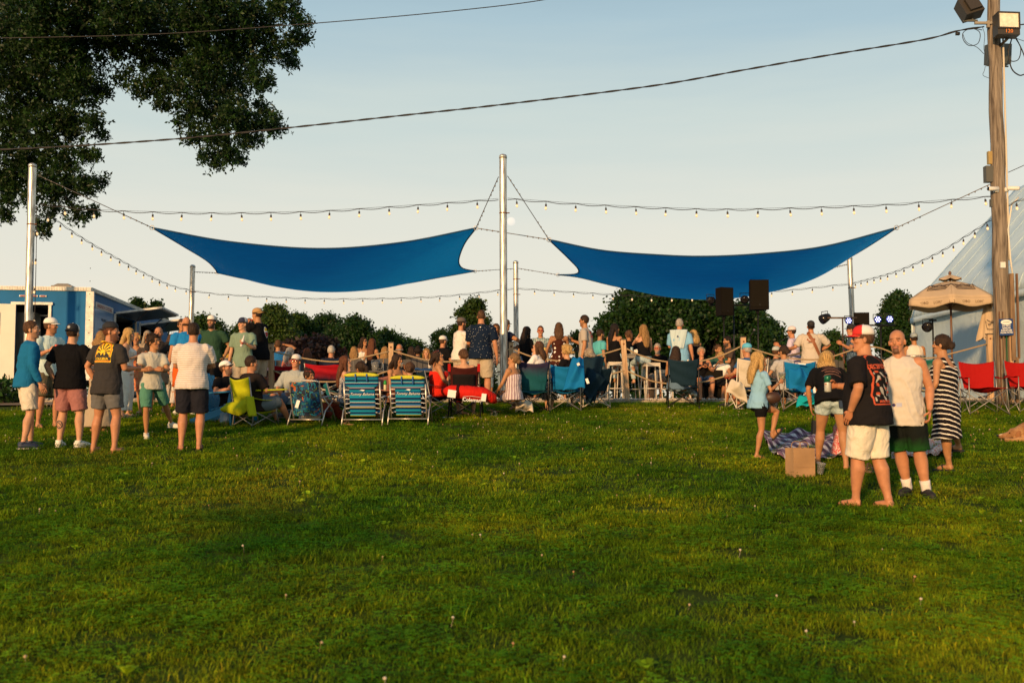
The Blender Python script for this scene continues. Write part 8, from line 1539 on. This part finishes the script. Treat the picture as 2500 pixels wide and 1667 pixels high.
def grid_shape(inside, w, h, n=40, nh=None):
    nh = nh or int(n * h / w); mb = MB(); idx = {}
    for i in range(n):
        for j in range(nh):
            x, y = ((i + .5) / n - .5) * w, ((j + .5) / nh - .5) * h
            if inside(x, y):
                f = []
                for a, b in ((i, j), (i + 1, j), (i + 1, j + 1), (i, j + 1)):
                    if (a, b) not in idx: idx[(a, b)] = len(mb.v); mb.v.append(((a / n - .5) * w, (b / nh - .5) * h, 0))
                    f.append(idx[(a, b)])
                mb.f.append(tuple(f)); mb.m.append(0)
    return mb.mesh('print', False)
YLW = mat('print_yellow', (.78, .50, .015), .8); ORG = mat('print_orange', (.62, .16, .02), .8); BLKP = mat('print_black', (.02, .018, .015), .8)
arch = lambda k: (lambda x, y: (abs(x) < .125 * k and -.14 * k < y < .04 * k) or (x * x + (y - .03 * k) ** 2 < (.125 * k) ** 2 and y >= .03 * k))
BX = .025
decal('badge', grid_shape(arch(1.0), .30, .34, 40), YLW, 'print', BX, .09, up0=None); 
decal('badge', grid_shape(lambda x, y: arch(.93)(x, y) and not arch(.85)(x, y), .30, .34, 64), ORG, 'print', BX, .09, off=.006)
def mtn(x, y):
    if not arch(.80)(x, y) or y < -.075: return False
    a = math.atan2(y + .0, x); ray_ = y > .0 and math.hypot(x, y) > .035 and math.sin(a * 12) > .35
    hill = y < .035 - 1.1 * abs(x + .0) + .0 or y < .0 - 1.0 * abs(x - .06) or y < .0 - .9 * abs(x + .065); snow = y > -.025 + .02 * math.sin(120 * x) and y < .035 - 1.1 * abs(x); return (ray_ or hill) and not snow
decal('badge', grid_shape(mtn, .26, .28, 64), BLKP, 'print', BX, .09, off=.007)
decal('badge', grid_shape(lambda x, y: True, .25, .045, 30), BLKP, 'print', BX, .0, off=.008); decal('badge', text_mesh('COLUBIA', .046, .0005, bold=.0012, space=1.05), YLW, 'lettering', BX, -.016, off=.010)
ORP = mat('print_red_orange', (.50, .07, .02), .8); GRP = mat('print_grey_white', (.42, .38, .32), .8)
rq = np.random.default_rng(4); ph = rq.uniform(0, 6, 8)
def blotch(x, y): return math.sin(55 * x + ph[0] + 3 * math.sin(20 * y)) + math.sin(48 * y + ph[1] + 4 * math.sin(30 * x)) + .8 * math.sin(90 * x + 70 * y + ph[2])
BXX = -.035
decal('rcap', grid_shape(lambda x, y: abs(x) < .135 and abs(y) < .20 and blotch(x, y) > .7 and abs(x) < .11 and y < .08, .28, .42, 60), GRP, 'print', BXX, -.03, off=.005)
decal('rcap', grid_shape(lambda x, y: abs(x) < .10 and -.14 < y < .09 and blotch(y, x) > 1.3, .28, .42, 60), ORP, 'print', BXX, -.03, off=.007)
decal('rcap', grid_shape(lambda x, y: (arch(1.1)(x, y - .09) and not arch(1.04)(x, y - .09) and y > .0) or (abs(abs(x) - .125) < .006 and -.23 < y < .1) or (abs(x) < .13 and abs(y + .23) < .006), .32, .50, 80), ORP, 'print', BXX, -.03, off=.005)
decal('rcap', text_mesh('DECEPTION', .062, .0005, bold=.002, space=.85), ORP, 'lettering', BXX, .085, off=.008, tilt=2); decal('rcap', text_mesh('MORTALIS', .034, .0005, bold=.001), ORP, 'lettering', BXX, -.245, off=.006)
decal('goat', grid_shape(lambda x, y: math.hypot(x, y) < .016, .04, .04, 12), mat('badge_navy', (.03, .02, .12), .7), 'emblem', -.08, -.27, 1, off=.004); decal('goat', grid_shape(lambda x, y: True, .055, .04, 8), mat('badge_pale', (.42, .45, .6), .7), 'emblem', -.03, -.27, 1, off=.004)
decal('ochre', grid_shape(lambda x, y: (x / .075) ** 2 + (y / .12) ** 2 < 1, .16, .26, 24), mat('white_print', (0, 0, 0)), 'print', .06, .05, off=.004); decal('ochre', grid_shape(lambda x, y: (x / .062) ** 2 + (y / .105) ** 2 < 1 and y < .0, .16, .26, 24), mat('print_red', (.42, .03, .02), .8), 'print', .06, .05, off=.006); decal('ochre', grid_shape(lambda x, y: (x / .062) ** 2 + (y / .105) ** 2 < 1 and y > .02, .16, .26, 24), YLW, 'print', .06, .05, off=.006)
decal('m51', text_mesh('VAN\nLIFE', .085, .0005, bold=.004, space=.9), mat('print_faded_red', (.50, .08, .05), .8), 'lettering', -.02, .10, off=.004)
decal('guit', grid_shape(lambda x, y: (x / .10) ** 2 + (y / .075) ** 2 < 1 and blotch(x * .8, y) > -.2 and y > -.05, .22, .2, 30), mat('print_rust', (.28, .08, .03), .8), 'print', -.02, .06, off=.004); decal('guit', grid_shape(lambda x, y: abs(y) < .008 and abs(x) < .08, .2, .05, 24), BLKP, 'print', -.02, .0, off=.005)
decal('sing', text_mesh('ESSENCE OF', .035, .0005), mat('print_grey', (.25, .22, .3), .8), 'lettering', .0, .12, off=.004); decal('w42', text_mesh('S\nT\nA\nY', .05, .0005, bold=.002), mat('print_grey', (0, 0, 0)), 'lettering', -.02, .06, off=.004)
decal('ltb', grid_shape(lambda x, y: abs(x) < .015 - .3 * y and abs(y) < .02, .04, .04, 12), mat('print_navy', (.02, .03, .1), .7), 'emblem', 0, .09, off=.05)
decal('bend', grid_shape(lambda x, y: math.sin(160 * y) > .2 and abs(x) < .10 - .02 * math.sin(60 * y), .24, .26, 40), mat('print_brown', (.12, .05, .03), .8), 'print', .02, .02, off=.004)
q = PEOPLE['navy']; decal('navy', grid_shape(lambda x, y: True, .022, .022, 4), TAGM, 'emblem', 0, .185, off=.006)
# calf tattoo
def tattoo(key, leg, t, inside, w, h, m):
    q = PEOPLE[key]; r = q['root']; me = r.data; bv = BVHTree.FromPolygons([v.co.copy() for v in me.vertices], [tuple(p.vertices) for p in me.polygons]); c = q['knees'][leg].lerp(q['ankles'][leg], t); g = grid_shape(inside, w, h, 36)
    for v in g.vertices:
        o_ = c + V((v.co.x, -.5, v.co.y)); hh = bv.ray_cast(o_, V((0, 1, 0))); v.co = (hh[0] if hh[0] is not None else c) + V((0, -.0015, 0))
    g.materials.append(m); link('tattoo', g, r)
tattoo('btee', 0, .40, lambda x, y: ((abs(math.hypot(x, y * .75) - .040) < .007) or (math.hypot(x, y * .75) < .036 and blotch(x * 2.2, y * 2) > .4)), .11, .14, mat('tattoo_ink', (.09, .06, .055), .6))
# pale sweater
q = PEOPLE['ltb']; X, Y, Z = q['X'], q['Y'], q['Z']; c = q['chest']; mb = MB(); mb.sheet(lambda u, v: c + X * (u - .5) * (.40 - .14 * v) + Z * (.25 - .44 * v - .05 * math.sin(math.pi * u) * 0) - Y * (.135 + .03 * math.sin(math.pi * u) - .05 * (1 - v) * 1. + .012 * math.sin(16 * u + 3 * v)), 22, 16, .02); o = mb.obj('draped_sweater', cloth('pale_mint_knit', (.46, .56, .56))); o.matrix_world = q['root'].matrix_basis; o.location = q['root'].location; o.rotation_euler = q['root'].rotation_euler; tag(o, 'pale mint sweater draped over the light blue shirt', 'sweater')
q = PEOPLE['guit']; g_ = text_mesh('I', .1); g_ = MB(); g_.sheet(lambda u, v: ((u - .5) * .075, (v - .5) * .66, 0), 4, 40); dm = g_.mesh('strap'); decal('guit', dm, mat('guitar_strap_leather', (.26, .09, .03), .6), 'guitar_strap', .05, -.04, off=.016, tilt=25)
# stage back: dog
def dog():
    g = Gp(2464, 1078); o = None; FUR = [.45, .235, .09]; m, n, b = newmat('dog_fur'); L = n.links.new; t = n.nodes.new('ShaderNodeTexCoord'); z = n.nodes.new('ShaderNodeTexNoise'); z.inputs['Scale'].default_value = 6; z.inputs['Detail'].default_value = 8; L(t.outputs['Object'], z.inputs['Vector'])
    r = n.nodes.new('ShaderNodeValToRGB'); L(z.outputs['Fac'], r.inputs[0]); e = r.color_ramp.elements; e[0].position = .35; e[0].color = (.22, .09, .028, 1); e[1].position = .65; e[1].color = (.50, .27, .11, 1); L(r.outputs[0], b.inputs['Base Color']); b.inputs['Roughness'].default_value = .9
    w = n.nodes.new('ShaderNodeTexNoise'); w.inputs['Scale'].default_value = 70; L(t.outputs['Object'], w.inputs['Vector']); bp = n.nodes.new('ShaderNodeBump'); bp.inputs['Distance'].default_value = .02; L(w.outputs['Fac'], bp.inputs['Height']); L(bp.outputs[0], b.inputs['Normal'])
    D = MB()   # lying, head to the left, chin on the paws; +X is towards the tail
    D.tube(spline([(.28, .05, .17), (.45, .08, .20), (.75, .12, .20), (1.0, .10, .17), (1.15, .08, .13)], 4), [.13, .14, .15, .16, .165, .165, .165, .165, .165, .165, .16, .16, .155, .14, .12, .10, .08][:17], 16)
    D.tube([(.34, .05, .20), (.22, .02, .17), (.10, 0, .125)], [.125, .105, .085], 14); D.ell((.07, 0, .125), (.095, .078, .080)); D.tube([(.04, 0, .11), (-.06, 0, .088), (-.125, 0, .078), (-.15, 0, .074)], [.060, .046, .038, .026], 12)
    for s in (-1, 1): D.tube([(.36, s * .11, .12), (.20, s * .12, .05), (.02, s * .09, .035), (-.10, s * .07, .03)], [.06, .045, .034, .036], 10); D.ell((.95, .08 + s * .13, .10), (.17, .07, .10)); D.tube([(1.0, .08 + s * .17, .06), (.80, .08 + s * .20, .035), (.70, .08 + s * .2, .03)], [.05, .035, .036], 8)
    D.tube(spline([(1.12, .08, .12), (1.35, .05, .06), (1.5, -.05, .05)], 4), [.05] * 8 + [.03], 8)
    o = remesh_obj('dog', D, m, None, .012); 
    def fp(ob): me = ob.data; Pq = get_v(me); N_ = normals(me); me.vertices.foreach_set('co', (Pq + N_ * (smoothnoise(Pq, 50, 3) * .005)[:, None]).astype(np.float32).ravel())
    JOBS[-1] = (o, fp); o.location = g; o.rotation_euler = (R(4), 0, R(-6)); tag(o, 'golden brown dog lying on the grass at the right edge', 'dog')
    for s in (-1, 1):
        E = MB(); E.ell((.10, s * .078, .10), (.040, .015, .075), rot=Matrix.Rotation(R(12), 3, 'Y')); E.obj('ear', mat('dog_ear', (.27, .11, .035), .9, bump=.4, bscale=60), o)
        E = MB(); E.ell((-.012, s * .047, .135), (.011, .008, .010), n=8, m=6); E.obj('eye', mat('dog_eye', (.01, .006, .004), .1), o)
    E = MB(); E.ell((-.165, 0, .088), (.018, .020, .016), n=10, m=7); E.obj('nose', mat('dog_nose', (.012, .01, .01), .3), o)
    E = MB(); E.ell((-.10, 0, .095), (.05, .030, .022), n=10, m=7); E.obj('muzzle_blaze', mat('dog_pale', (.55, .40, .25), .9), o)
dog(); run_jobs()
